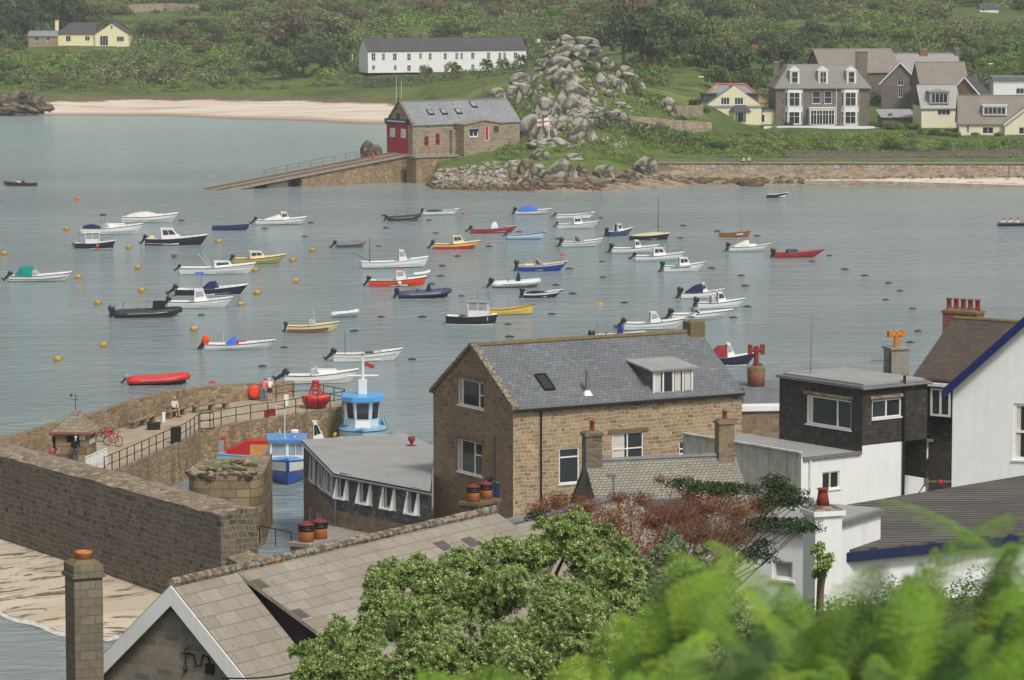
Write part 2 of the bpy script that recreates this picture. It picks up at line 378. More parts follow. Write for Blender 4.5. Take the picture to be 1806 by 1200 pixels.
col = t.mix(t.ramp(t.math('MULTIPLY', wet, .25), [(.22, (1, 1, 1)), (.42, (0, 0, 0))]), col, S(104, 82, 58))
t.bump(t.math('ADD', t.math('ADD', a, t.math('MULTIPLY', b_, .4)), t.math('MINIMUM', t.math('MULTIPLY', cr.outputs['Distance'], 3), .6)), .9, .5)
MATS['boulder'] = t.done(col, .92, .2)
t = NT('turf'); v = t.co('Object')
a = t.noise(v, .03, 6, .65); b_ = t.noise(v, .28, 6, .7)
col = t.ramp(a, [(.3, S(76, 92, 56)), (.45, S(96, 112, 66)), (.55, S(84, 98, 60)), (.68, S(112, 122, 72))])
col = t.mix(.55, col, t.ramp(b_, [(.3, S(120, 122, 104)), (.5, S(215, 220, 200)), (.7, S(255, 250, 225))]), 'MULTIPLY')
t.bump(b_, .7, 1.0); MATS['turf'] = t.done(col, .95, .1)
t = NT('sand_to_turf')
# one continuous far shore: sand low down, bare earth, then turf (by height, as on the real shore)
v = t.co('Object'); gm = t.n('ShaderNodeNewGeometry'); sx = t.n('ShaderNodeSeparateXYZ'); t.t.links.new(gm.outputs['Position'], sx.inputs[0])
hz = t.math('ADD', sx.outputs[2], t.math('MULTIPLY', t.math('SUBTRACT', t.noise(v, .12, 5, .7), .5), 1.3))
a = t.noise(v, .022, 6, .65); b_ = t.noise(v, .25, 6, .7)
turf = t.ramp(a, [(.3, S(74, 88, 56)), (.45, S(108, 126, 66)), (.55, S(90, 106, 62)), (.68, S(134, 146, 82))])
turf = t.mix(.6, turf, t.ramp(b_, [(.3, S(110, 112, 96)), (.5, S(210, 214, 196)), (.7, S(255, 250, 225))]), 'MULTIPLY')
sand = t.mix(t.ramp(t.noise(t.co('Object', (.25, 1, 1)), .12, 5, .6), [(.35, (0, 0, 0)), (.65, (1, 1, 1))]), S(204, 186, 164), S(224, 212, 196))
wr = t.noise(t.co('Object', (.05, .5, 1)), .6, 7, .7, .5)
sand = t.mix(t.ramp(wr, [(.56, (0, 0, 0)), (.62, (.75, .75, .75))]), sand, S(146, 124, 104))
sand = t.mix(t.ramp(sx.outputs[2], [(.02, (1, 1, 1)), (.5, (0, 0, 0))]), sand, S(140, 118, 98))
earth = t.mix(b_, S(128, 104, 82), S(98, 90, 62))
rk = t.math('MULTIPLY', t.ramp(t.math('DIVIDE', sx.outputs[1], 1000.0), [(.545, (1, 1, 1)), (.56, (0, 0, 0))]), 1.0)
sand = t.mix(rk, sand, t.mix(t.ramp(t.noise(v, .9, 6, .7), [(.35, (0, 0, 0)), (.65, (1, 1, 1))]), S(108, 96, 78), S(166, 152, 130)))
col = t.mix(t.ramp(t.math('MULTIPLY', hz, .1), [(.175, (0, 0, 0)), (.2, (1, 1, 1))]), sand, earth)
col = t.mix(t.ramp(t.math('MULTIPLY', hz, .1), [(.21, (0, 0, 0)), (.27, (1, 1, 1))]), col, turf)
t.bump(b_, .6, .6); MATS['far_shore'] = t.done(col, .95, .1)
# water
t = NT('water'); v = t.co('Object')
gm = t.n('ShaderNodeNewGeometry'); sx = t.n('ShaderNodeSeparateXYZ'); t.t.links.new(gm.outputs['Position'], sx.inputs[0])
# pale sandy shallows: left bay beyond 640 m, right bay near its beach, small near beach
bay = t.math('MULTIPLY', t.ramp(t.math('DIVIDE', sx.outputs[1], 1000.0), [(.52, (0, 0, 0)), (.70, (1, 1, 1))]), 1.0)
rb = t.math('MULTIPLY', t.ramp(t.math('DIVIDE', sx.outputs[1], 1000.0), [(.497, (0, 0, 0)), (.53, (1, 1, 1))]), t.ramp(t.math('DIVIDE', sx.outputs[0], 100.0), [(.25, (0, 0, 0)), (.5, (1, 1, 1))]))
pat = t.noise(t.co('Object', (.01, .035, 1)), 1.0, 4, .55)
col = t.mix(t.ramp(pat, [(.35, (0, 0, 0)), (.65, (1, 1, 1))]), S(126, 140, 141), S(139, 153, 153))
col = t.mix(t.math('MULTIPLY', bay, .8), col, S(146, 170, 166))
col = t.mix(rb, col, S(126, 148, 132))
r1 = t.noise(t.co('Object', (.5, 1.0, 1)), 1.1, 5, .62, .3)
r2 = t.noise(t.co('Object', (.2, .3, 1)), 1.0, 3, .5)
patch = t.ramp(t.noise(t.co('Object', (.012, .05, 1), (5, 2, 0)), 1.0, 4, .6), [(.3, (.35, .35, .35)), (.7, (1, 1, 1))])
hh = t.math('ADD', t.math('MULTIPLY', r1, patch), t.math('MULTIPLY', r2, .8))
t.bump(hh, 1.0, .8)
MATS['water'] = t.done(col, .14, .5)
t.b.inputs['IOR'].default_value = 1.33
# ---------------------------------------------------------------- camera, sky, sun
sc = bpy.context.scene
cam = bpy.data.cameras.new('camera'); co = bpy.data.objects.new('camera', cam); C.objects.link(co)
co.location = (0, 0, CAMZ); co.rotation_euler = (math.pi/2-PIT, 0, 0)
cam.sensor_width = 36; cam.lens = F/1806*36; cam.clip_start = .5; cam.clip_end = 6000
cam.dof.use_dof = True; cam.dof.focus_distance = 150; cam.dof.aperture_fstop = 8
sc.camera = co
w = bpy.data.worlds.new('World'); sc.world = w; w.use_nodes = True
nt = w.node_tree; bg = nt.nodes['Background']
SUN_EL, SUN_AZ = 52, 150      # azimuth clockwise from +Y: behind and to the right
sky = nt.nodes.new('ShaderNodeTexSky'); sky.sky_type = 'NISHITA'; sky.sun_disc = False
sky.sun_elevation = R(SUN_EL); sky.sun_rotation = R(SUN_AZ); sky.dust_density = 4.0; sky.air_density = 1.0; sky.ozone_density = 1.0
hs = nt.nodes.new('ShaderNodeHueSaturation'); hs.inputs['Saturation'].default_value = .28
nt.links.new(sky.outputs[0], hs.inputs['Color']); nt.links.new(hs.outputs[0], bg.inputs[0]); bg.inputs[1].default_value = .085
sd = bpy.data.lights.new('sun', 'SUN'); sd.energy = 1.5; sd.angle = R(10); sd.color = (1, .96, .9)
so = bpy.data.objects.new('sun', sd); C.objects.link(so)
az, el = R(SUN_AZ), R(SUN_EL)
so.rotation_euler = Vector((math.sin(az)*math.cos(el), math.cos(az)*math.cos(el), math.sin(el))).to_track_quat('Z', 'Y').to_euler()
sc.view_settings.view_transform = 'Standard'; sc.view_settings.look = 'None'; sc.view_settings.gamma = 1; sc.view_settings.exposure = EXPOSURE = .5
sc.cycles.max_bounces = 6; sc.cycles.diffuse_bounces = 3; sc.cycles.glossy_bounces = 3; sc.cycles.transmission_bounces = 4; sc.cycles.volume_bounces = 0
sc.cycles.use_denoising = True; sc.cycles.caustics_reflective = False; sc.cycles.caustics_refractive = False
sc.cycles.sample_clamp_indirect = 4
# ---------------------------------------------------------------- far land
COLS = [
 (-300, [(740, -1), (756, .2), (790, 3), (850, 6.5), (900, 9.5), (960, 13), (1050, 17.5), (1200, 25), (1600, 50)]),
 (60,  [(744, -1), (756, 0), (770, 2), (790, 3), (850, 6), (895, 10), (915, 10), (960, 13), (1050, 17.5), (1200, 25), (1600, 50)]),
 (240, [(735, -1), (752, 0), (790, 2.2), (800, 3), (850, 6), (895, 10), (915, 10), (960, 13), (1050, 17.5), (1200, 25), (1600, 50)]),
 (480, [(715, -1), (733, 0), (782, 2), (790, 3), (830, 5.5), (900, 10.5), (960, 14), (1050, 18), (1200, 26), (1600, 50)]),
 (660, [(700, -1), (716, 0), (768, 1.9), (778, 3.2), (812, 6.2), (830, 7.2), (900, 12.5), (1000, 17), (1200, 26), (1600, 50)]),
 (740, [(530, -3), (600, -2), (690, -1), (706, .2), (755, 1.8), (770, 3.5), (812, 6.2), (830, 7.2), (900, 12.5), (1000, 17), (1200, 26), (1600, 50)]),
 (775, [(515, -2), (524, -.6), (532, 1.5), (545, 4), (600, 4), (700, 4), (770, 5), (812, 6.4), (830, 7.4), (900, 12.5), (1000, 17), (1200, 26), (1600, 50)]),
 (900, [(514, -2), (524, 0), (531, 2.6), (540, 4.2), (556, 5.2), (568, 7.5), (585, 10.5), (610, 9), (700, 8), (800, 7), (830, 7.6), (900, 12.5), (1000, 17.5), (1200, 26), (1600, 50)]),
 (960, [(513, -2), (522, 0), (530, 2.8), (540, 4.8), (553, 6), (570, 10), (588, 14.5), (606, 12), (640, 9), (800, 8), (900, 13), (1000, 18), (1200, 27), (1600, 50)]),
 (1020, [(513, -2), (522, 0), (529, 2.5), (540, 4.8), (552, 6.2), (570, 11), (590, 17.5), (606, 15), (640, 11), (800, 10), (900, 14), (1000, 18.5), (1200, 27), (1600, 50)]),
 (1080, [(514, -2), (523, 0), (530, 2.3), (540, 4.4), (552, 6), (570, 9.5), (590, 13.5), (606, 12), (640, 11), (800, 12), (900, 15.5), (1000, 19), (1200, 27), (1600, 50)]),
 (1150, [(518, -2), (528, 0), (534, 1.6), (541, 2.9), (552, 3.6), (570, 7), (590, 10.5), (640, 10.5), (760, 13), (900, 16.5), (1000, 20), (1200, 28), (1600, 50)]),
 (1220, [(523, -1.5), (533, 0), (540, 1.1), (541.6, 2.7), (552, 3.2), (572, 5), (600, 7.5), (640, 9.5), (700, 13), (850, 17), (1000, 21), (1200, 28), (1600, 50)]),
 (1330, [(523, -1.5), (533, 0), (540, 1.1), (541.6, 2.7), (552, 3), (575, 3.8), (600, 4.4), (645, 5.2), (700, 12), (850, 17), (1000, 21), (1200, 28), (1600, 50)]),
 (1800, [(521, -1.5), (532, 0), (540, 1.4), (541.6, 2.8), (552, 3), (572, 4.4), (600, 4.6), (645, 5.2), (700, 10), (850, 17), (1000, 21), (1200, 28), (1600, 50)]),
 (2150, [(521, -1.5), (532, 0), (540, 1.4), (541.6, 2.8), (552, 3), (572, 4.4), (600, 4.6), (645, 5.2), (700, 10), (850, 17), (1000, 21), (1200, 28), (1600, 50)]),
]
def colz(c, d):
    k = c[1]
    if d <= k[0][0]: return k[0][1]-(k[0][0]-d)*.03
    for (a, za), (b, zb) in zip(k, k[1:]):
        if d <= b: return za+(zb-za)*(d-a)/(b-a)
    return k[-1][1]
def ground(px, d, rough=True):
    c0, c1 = COLS[0], COLS[-1]
    for a, b in zip(COLS, COLS[1:]):
        if px <= b[0]: c0, c1 = a, b; break
    else: c0 = c1
    k = 0 if c0 is c1 else max(0, min(1, (px-c0[0])/(c1[0]-c0[0]))); k = k*k*(3-2*k)
    z = colz(c0, d)*(1-k)+colz(c1, d)*k
    if rough and z > 1.8:
        x = (px-903)*d/F
        z += min(1, (z-1.8)/3)*(noise.noise((x*.08, d*.06, 0))*.5+noise.noise((x*.3, d*.3, 4))*.2)
    return z
def gpos(px, d): return Vector(((px-903)*d/F, d, ground(px, d)))
pxs = list(range(-300, 2151, 10)); ds = [512+2.2*k for k in range(70)]+[668+7*k for k in range(62)]+[1110+35*k for k in range(16)]
V = np.array([gpos(p, d) for d in ds for p in pxs]); n = len(pxs)
Q = np.array([(r*n+c, r*n+c+1, (r+1)*n+c+1, (r+1)*n+c) for r in range(len(ds)-1) for c in range(n-1)])
me = raw_mesh('hillside', V, Q, MATS['far_shore']); me.polygons.foreach_set('use_smooth', [True]*len(Q))
o = bpy.data.objects.new('far_hillside', me); C.objects.link(o); setting(o)
b = MB(); b.poly([(-420, 100, 0), (420, 100, 0), (420, 900, 0), (-420, 900, 0)])
setting(b.build('harbour_water', MATS['water']))
# sand laid on the right-hand beach
b = MB(); q = [(1400, 536.6), (1500, 536), (1620, 534.8), (1830, 532.5), (1830, 537.5), (1620, 537.4), (1500, 537.2), (1400, 537)]
lo = [gpos(p, d)+Vector((0, 0, .03)) for p, d in q]
for k in range(3): b.poly([lo[k], lo[k+1], lo[6-k], lo[7-k]])
setting(b.build('beach_sand', MATS['far_sand']))
# ---------------------------------------------------------------- generic house
class H:
    def __init__(s, name, label, O, ang, W, D, zb, group=None, cat='house'):
        s.ang = ang; s.W, s.D, s.zb = W, D, zb; s.P = Vector((O[0], O[1], 0))
        s.t = Vector((math.cos(ang), math.sin(ang), 0)); s.n = Vector((-s.t.y, s.t.x, 0))
        s.o = thing(name, label, cat, (O[0], O[1], 0), ang, group)
        s.side = {'front': ((0, 0), (1, 0)), 'right': ((W, 0), (0, 1)), 'left': ((0, D), (0, -1)), 'back': ((W, D), (-1, 0))}
    def w2(s, p): return s.P+s.t*p[0]+s.n*p[1]
    def wd(s, d): return s.t*d[0]+s.n*d[1]
    def rect(s, side, r, off=0):
        O, t = s.side[side] if isinstance(side, str) else side
        P, T = s.w2(O), s.wd(t); x0, y0, x1, y1 = r; xm, ym = (x0+x1)/2, (y0+y1)/2
        u0 = onwall(x0, ym, P, T)[0]; u1 = onwall(x1, ym, P, T)[0]
        z1 = onwall(xm, y0, P, T)[1]; z0 = onwall(xm, y1, P, T)[1]
        return (min(u0, u1), max(u0, u1), z0, z1)
    def walls(s, ze, zr, mat, wins=(), gable=True, sides=('front', 'left', 'right', 'back'), rmat=None, name='wall', mats=None, skip=()):
        """wins: (side, px rect, vs, hs, options)"""
        b = MB(); holes = {k: [] for k in sides}; todo = []
        for wd in wins:
            r = s.rect(wd[0], wd[1]); holes[wd[0]].append(r); todo.append((wd, r))
        for sd in sides:
            O, t = s.side[sd]; L = s.W if sd in ('front', 'back') else s.D
            out = [(0, s.zb), (L, s.zb), (L, ze), (0, ze)]
            if gable and sd in ('left', 'right'): out = [(0, s.zb), (L, s.zb), (L, ze), (L/2, zr), (0, ze)]
            wall(b, O, t, out, holes[sd], m=(1 if mats and sd in mats else 0))
        wo = b.build(name, [mat, mats[list(mats)[0]]] if mats else mat, s.o)
        for wd, r in todo:
            O, t = s.side[wd[0]]; op = wd[4] if len(wd) > 4 else {}
            if op.get('door'): s.door(wd[0], r, op)
            else: window(s.o, O, t, *r, vs=wd[2], hs=wd[3], **op)
        return wo
    def door(s, side, r, op):
        O, t = s.side[side] if isinstance(side, str) else side; t = Vector((*t, 0)); inn = Vector((-t.y, t.x, 0))
        T = Matrix(((t.x, inn.x, 0, O[0]), (t.y, inn.y, 0, O[1]), (0, 0, 1, 0), (0, 0, 0, 1)))
        b = MB(); bars(b, T, *r, .09, .05, .13); d = b.build('door_frame', MATS['white_frame'], s.o)
        b = MB(); u0, u1, z0, z1 = r; b.box(u0+.09, u1-.09, .08, .12, z0+.09, z1-.09, 0, T)
        b.box(u0+.09+(u1-u0)*.12, u1-.09-(u1-u0)*.12, .07, .08, z0+(z1-z0)*.1, z0+(z1-z0)*.45, 0, T)
        o = b.build('door', op['door'], s.o)
        b = MB(); b.ball((T @ Vector((u1-.2, .05, (z0+z1)/2))), .04); b.build('handle', MATS['grey_metal'], o)
    def roof(s, ze, zr, mat, over=.25, ends=.15, th=.12, ridge='lead', hip=(0, 0), rr=.11):
        W, D = s.W, s.D; m = D/2; k = (zr-ze)/m; b = MB(); zo = ze-over*k
        x0, x1 = -ends, W+ends
        a0, a1 = x0+hip[0], x1-hip[1]
        P = lambda x, y, z: (x, y, z+.02)
        for dz in (th,):
            b.poly([P(x0, -over, zo+dz), P(x1, -over, zo+dz), P(a1, m, zr+dz), P(a0, m, zr+dz)])
            b.poly([P(x1, D+over, zo+dz), P(x0, D+over, zo+dz), P(a0, m, zr+dz), P(a1, m, zr+dz)])
            b.poly([P(x0, D+over, zo+dz), P(x0, -over, zo+dz), P(a0, m, zr+dz)] if hip[0] else [P(x0, D+over, zo), P(x0, D+over, zo+dz), P(x0, m, zr+dz), P(x0, m, zr)])
            b.poly([P(x1, -over, zo+dz), P(x1, D+over, zo+dz), P(a1, m, zr+dz)] if hip[1] else [P(x1, m, zr), P(x1, m, zr+dz), P(x1, D+over, zo+dz), P(x1, D+over, zo)])
        if not hip[0]: b.poly([P(x0, m, zr), P(x0, m, zr+th), P(x0, -over, zo+th), P(x0, -over, zo)])
        if not hip[1]: b.poly([P(x1, -over, zo), P(x1, -over, zo+th), P(x1, m, zr+th), P(x1, m, zr)])
        for y, sg in ((-over, 1), (D+over, -1)):
            b.poly([P(x0, y, zo), P(x1, y, zo), P(x1, y, zo+th), P(x0, y, zo+th)][::sg])
        b.poly([P(x0, -over, zo), P(a0, m, zr), P(a1, m, zr), P(x1, -over, zo)]); b.poly([P(a0, m, zr), P(x0, D+over, zo), P(x1, D+over, zo), P(a1, m, zr)])
        r = b.build('roof', mat, s.o)
        if ridge:
            b = MB(); b.tube([P(a0, m, zr+th+.0), P(a1, m, zr+th)], rr, 8)
            if hip[0]: b.tube([P(a0, m, zr+th), P(x0, -over, zo+th)], rr*.8, 6)
            if hip[1]: b.tube([P(a1, m, zr+th), P(x1, -over, zo+th)], rr*.8, 6)
            b.build('ridge_tiles', MATS[ridge], r)
        return r
    def chimney(s, x, y, z0, z1, w, d, mat, pots=1, pot='red_pot', cap='concrete', ph=.5, pr=.13, label=None):
        b = MB(); b.box(x-w/2, x+w/2, y-d/2, y+d/2, z0, z1-.12); b.box(x-w/2-.06, x+w/2+.06, y-d/2-.06, y+d/2+.06, z1-.12, z1, 0)
        c = b.build('chimney', mat, s.o)
        b = MB(); b.loft([[(x+sx*(w/2+.02)*q, y+sy*(d/2+.02)*q, z) for sx, sy in ((-1, -1), (1, -1), (1, 1), (-1, 1))] for q, z in ((1, z1+.003), (.75, z1+.1))]); b.build('chimney_cap', MATS[cap], c)
        for k in range(pots):
            xx = x+(k-(pots-1)/2)*(w-.3)/max(1, pots-1) if pots > 1 else x
            b = MB(); b.lathe([(pr*1.1, 0), (pr*.9, .06), (pr*.85, ph*.8), (pr*1.08, ph*.86), (pr*1.08, ph), (pr*.8, ph), (pr*.75, ph-.1)], (xx, y, z1+.06), 12); b.build('chimney_pot', MATS[pot], c, True)
        return c
def wins(side, rects, vs=(.5,), hs=(), **op): return [(side, r, vs, hs, op) for r in rects]
def Zc(rs, ox, oy, k): return [(a/k+ox, b/k+oy, c/k+ox, d/k+oy) for a, b, c, d in rs]
# ---------------------------------------------------------------- lifeboat station on the point
A = R(35); P0 = at(728, 272, 4.2); h = H('boathouse', 'stone boathouse with tall red doors at the head of the slipway', P0, A, 19.2, 6.9, 3.2, cat='boathouse')
MATS['door_red'] = paint('door_red', S(178, 32, 40), .5, .1)
dr = h.rect('left', (682, 219, 720, 270))
wl = wins('front', Zc([(1210, 945, 1240, 1008), (1288, 925, 1318, 1000)], 440, 0, 3.926), (), (.5,), frame=MATS['door_red'], w=.12)
wl += wins('left', [(698, 199, 705, 211)], (), (.5,), frame=MATS['timber'], w=.1)
b = MB(); hl = {'front': [h.rect('front', x[1]) for x in wl[:2]], 'left': [dr, h.rect('left', wl[2][1])], 'right': [], 'back': []}
for sd, hh_ in hl.items():
    O, t_ = h.side[sd]; L = h.W if sd in ('front', 'back') else h.D
    wall(b, O, t_, [(0, 3), (L, 3), (L, 8.5), (L/2, 11.6), (0, 8.5)] if sd in ('left', 'right') else [(0, 3), (L, 3), (L, 8.5), (0, 8.5)], hh_, .3)
b.build('wall', MATS['warm_granite'], h.o)
for x in wl: window(h.o, *h.side[x[0]], *h.rect(x[0], x[1]), vs=x[2], hs=x[3], **x[4])
O, t_ = h.side['left']; T = Matrix(((0, 1, 0, O[0]), (-1, 0, 0, O[1]), (0, 0, 1, 0), (0, 0, 0, 1)))
u0, u1, z0, z1 = dr
for k in range(2):
    b = MB(); a0, a1 = u0+(u1-u0)*k/2+.02, u0+(u1-u0)*(k+1)/2-.02
    b.box(a0, a1, .12, .2, z0, z1, 0, T)
    for j in range(9): b.box(a0+(a1-a0)*j/9, a0+(a1-a0)*(j+1)/9-.03, .1, .12, z0, z1, 0, T)
    d = b.build('door', MATS['door_red'], h.o)
    b = MB(); m_ = (a0+a1)/2; b.box(m_-.65, m_+.65, .08, .1, z0+2.3, z0+3.6, 0, T); b.build('door_window', MATS['white_frame'], d)
    b = MB()
    for j in range(3): b.box(m_-.5, m_+.5-.25*j, .074, .08, z0+2.55+.3*j, z0+2.63+.3*j, 0, T)
    b.build('notice', MATS['grey_metal'], d)
b = MB(); b.box(u0-.2, u1+.2, -.25, 0, z1+.05, z1+.75, 0, T); sg = b.build('sign_board', paint('navy_sign', S(34, 40, 70), .5, .1), h.o)
b = MB()
for k in range(14): b.box(u0+.4+k*.36, u0+.6+k*.36, -.262, -.25, z1+.28, z1+.52, 0, T)
b.build('lettering', MATS['white_frame'], sg)
h.roof(8.5, 11.6, MATS['slate_pale'], .2, .1, ridge='lead')
b = MB(); k = (11.6-8.5)/(h.D/2)
for sg_ in (0, 1):
    ys = (h.D/2, -.1) if sg_ == 0 else (h.D/2, h.D+.1)
    b.loft([[(-.25, y, z), (.25, y, z), (.25, y, z+.3), (-.25, y, z+.3)] for y, z in ((ys[0], 11.72), (ys[1], 8.42))])
b.build('gable_coping', MATS['ridge_lichen'], h.o)
b = MB(); b.box(-.3, .3, h.D/2-.3, h.D/2+.3, 11.7, 12.3); b.build('finial', MATS['ridge_lichen'], h.o)
for x, y0, y1 in ((4.2, .35, .6), (6.6, .35, .6), (9.2, .35, .6), (12.6, .62, .9)):
    b = MB(); zz = lambda q: 8.5+(q*h.D/2)*k+.16
    ya, yb = y0*h.D/2, y1*h.D/2
    b.loft([[(x-.5, ya, zz(y0)), (x+.5, ya, zz(y0)), (x+.5, yb, zz(y1)), (x-.5, yb, zz(y1))], [(x-.5, ya, zz(y0)+.12), (x+.5, ya, zz(y0)+.12), (x+.5, yb, zz(y1)+.12), (x-.5, yb, zz(y1)+.12)]])
    f = b.build('rooflight', MATS['black_iron'], h.o); b = MB(); b.poly([(x-.35, ya+.12, zz(y0)+.29), (x+.35, ya+.12, zz(y0)+.29), (x+.35, yb-.12, zz(y1)+.06), (x-.35, yb-.12, zz(y1)+.06)]); b.build('pane', MATS['pale_glass'], f)
# annex along its front
b = MB(); ax0, ax1, az1 = h.rect('front', (793, 210, 818, 250))[0], h.W-2.2, 8.0
ap = ((ax0, -.6), (1, 0)); T_ = lambda z: z
bx0 = h.rect(((0, -2.6), (1, 0)), (818, 210, 818, 250))[0]
b.box(ax0, bx0, -.6, -.01, 3.5, 7.6); b.build('porch', MATS['warm_granite'], h.o)
aside = ((bx0, -2.6), (1, 0)); rs = [h.rect(aside, r) for r in Zc([(1522, 888, 1582, 948), (1632, 876, 1660, 975), (1690, 874, 1726, 918)], 440, 0, 3.926)]
aL = h.rect(aside, (818, 210, 888, 250))[1]
b = MB(); wall(b, aside[0], aside[1], [(0, 3.4), (aL, 3.4), (aL, 8.3), (aL/2, 8.9), (0, 8.3)], rs)
wall(b, (bx0, -.01), (0, -1), [(0, 3.4), (2.6, 3.4), (2.6, 8.3), (0, 8.3)]); wall(b, (bx0+aL, -2.6), (0, 1), [(0, 3.4), (2.6, 3.4), (2.6, 8.3), (0, 8.3)])
b.build('annex_wall', MATS['warm_granite'], h.o)
window(h.o, aside[0], aside[1], *rs[0], vs=(.5,), w=.1); window(h.o, aside[0], aside[1], *rs[2], vs=(.5,), frame=MATS['timber'], w=.1)
h.door(aside, rs[1], {'door': MATS['door_red']})
b = MB(); b.loft([[(bx0-.15, y, 8.32), (bx0+aL/2, y, 8.92), (bx0+aL+.15, y, 8.32), (bx0+aL+.15, y, 8.5), (bx0+aL/2, y, 9.1), (bx0-.15, y, 8.5)] for y in (-2.8, 2.4)]); b.build('annex_roof', MATS['warm_granite'], h.o)
b = MB(); b.box(bx0+1.0, bx0+2.6, -2.68, -2.61, 7.35, 7.75); b.build('sign_board', MATS['navy_sign'], h.o)
# slipway running down from its doors into the water
dirn = -h.t; side = h.n; c0 = h.w2((0, h.D/2)); zt = 4.15; L = 34.5
o = thing('slipway', 'long stone and timber slipway sloping into the water below the red doors', 'slipway')
sp_ = lambda a, w_, z: tuple(c0+dirn*a+side*w_+Vector((0, 0, z)))
zs = lambda a: zt-(zt+.35)*a/L
b = MB(); b.loft([[sp_(a, -2.2, zs(a)-.35), sp_(a, 2.2, zs(a)-.35), sp_(a, 2.2, zs(a)), sp_(a, -2.2, zs(a))] for a in (.0, L)]); b.build('deck', MATS['concrete'], o)
b = MB()
for w_ in (-2.05, -1.0, 1.0, 2.05): b.loft([[sp_(a, w_-.12, zs(a)+.004), sp_(a, w_+.12, zs(a)+.004), sp_(a, w_+.12, zs(a)+.14), sp_(a, w_-.12, zs(a)+.14)] for a in (.1, L)])
b.build('slip_rail', MATS['timber'], o)
b = MB(); b.loft([[sp_(a, -1.9, -1.5), sp_(a, 1.9, -1.5), sp_(a, 1.9, max(-1.4, zs(a)-.36)), sp_(a, -1.9, max(-1.4, zs(a)-.36))] for a in (-.2, 18.2)]); b.build('wall', MATS['quay_rubble'], o)
b = MB(); b.loft([[sp_(a, -1.9, -1.5), sp_(a, 1.9, -1.5), sp_(a, 1.9, zs(a)-.36), sp_(a, -1.9, zs(a)-.36)] for a in (20.5, 24)]); b.build('pier', MATS['dark_wall'], o)
b = MB()
for a in range(0, 23, 2):
    b.cyl(sp_(a, 2.3, zs(a)), sp_(a, 2.3, zs(a)+1.1), .04, n=5)
for hgt in (.6, 1.1): b.tube([sp_(a, 2.3, zs(a)+hgt) for a in (0, 22)], .03, 5)
b.build('railing', MATS['timber'], o)
b = MB(); T = h.w2((0, -.2)); q = [h.w2(p) for p in ((-1.2, -2.4), (6.5, -2.4), (6.5, 0), (-1.2, 0))]
b.prism([(p.x, p.y) for p in q], 3.75, 4.05); pl = b.build('landing', MATS['concrete'], o)
b = MB()
for k in range(7):
    p = h.w2((-1.2+k*1.28, -2.35)); b.cyl((p.x, p.y, 4.05), (p.x, p.y, 5.15), .04, n=5)
for z in (4.6, 5.15): b.tube([(*h.w2((-1.2, -2.35)).xy, z), (*h.w2((6.5, -2.35)).xy, z)], .03, 5)
b.build('railing', MATS['timber'], o)
q = [h.w2(p) for p in ((-.9, -2.2), (7.6, -2.2), (7.6, .2), (-.9, .2))]
b = MB(); b.prism([(p.x, p.y) for p in q], -1.5, 3.74); b.build('abutment', MATS['quay_rubble'], o)
# ---------------------------------------------------------------- white terrace
T0 = at(649, 125, 7.2); T1 = at(928, 121, 7.3); tv = T1-T0; A = math.atan2(tv.y, tv.x); W = tv.length
h = H('terrace_row', 'long white two storey terrace of cottages under one slate roof', T0, A, W, 7.0, 6.7, cat='terrace')
up = [(845, 370, 873, 422), (917, 372, 938, 420), (993, 372, 1020, 420), (1092, 372, 1118, 420), (1175, 370, 1195, 410), (1240, 370, 1262, 416), (1345, 370, 1367, 414), (1425, 368, 1445, 412), (1460, 368, 1478, 412), (1535, 366, 1558, 410), (1645, 366, 1668, 410), (1725, 366, 1742, 408), (1758, 366, 1775, 408)]
ws = wins('front', Zc(up, 440, 0, 3.926), (.5,), (.5,)) + wins('front', Zc([(35, 207, 57, 255), (115, 207, 133, 253), (148, 207, 165, 253), (220, 207, 245, 253)], 850, 40, 3.926), (.5,), (.5,))
ws += wins('front', Zc([(848, 455, 870, 485), (1000, 453, 1020, 487), (1092, 453, 1118, 495), (1176, 452, 1192, 480), (1640, 446, 1664, 478), (1740, 446, 1762, 478), (1345, 450, 1367, 480), (1535, 448, 1558, 480)], 440, 0, 3.926), (.5,), (.5,))
ws += wins('left', Zc([(698, 375, 710, 420)], 440, 0, 3.926), (), (.5,))
ze, zr = h.rect('front', (650, 89, 928, 120))[3], 13.2
zr = ze+2.6
h.walls(ze, zr, MATS['white_render'], ws); h.roof(ze, zr, MATS['slate_dark'], .2, .1, ridge='slate_dark')
for px in (695, 757, 830):
    x = h.rect('front', (px, 90, px+2, 120))[0]; h.chimney(x, 3.5, zr-.5, zr+1.0, 1.5, .7, MATS['grey_stone'], 2)
h = H('cottage', 'small white cottage with a white chimney between the terrace and the crag', at(932, 110, 8), R(-50), 6.0, 5.0, 5.5)
h.walls(10.2, 12.0, MATS['white_render']); h.roof(10.2, 12.0, MATS['slate_dark'], .15, .1, ridge='slate_dark'); h.chimney(.4, 2.5, 11.5, 13.2, .8, .7, MATS['white_render'], 1)
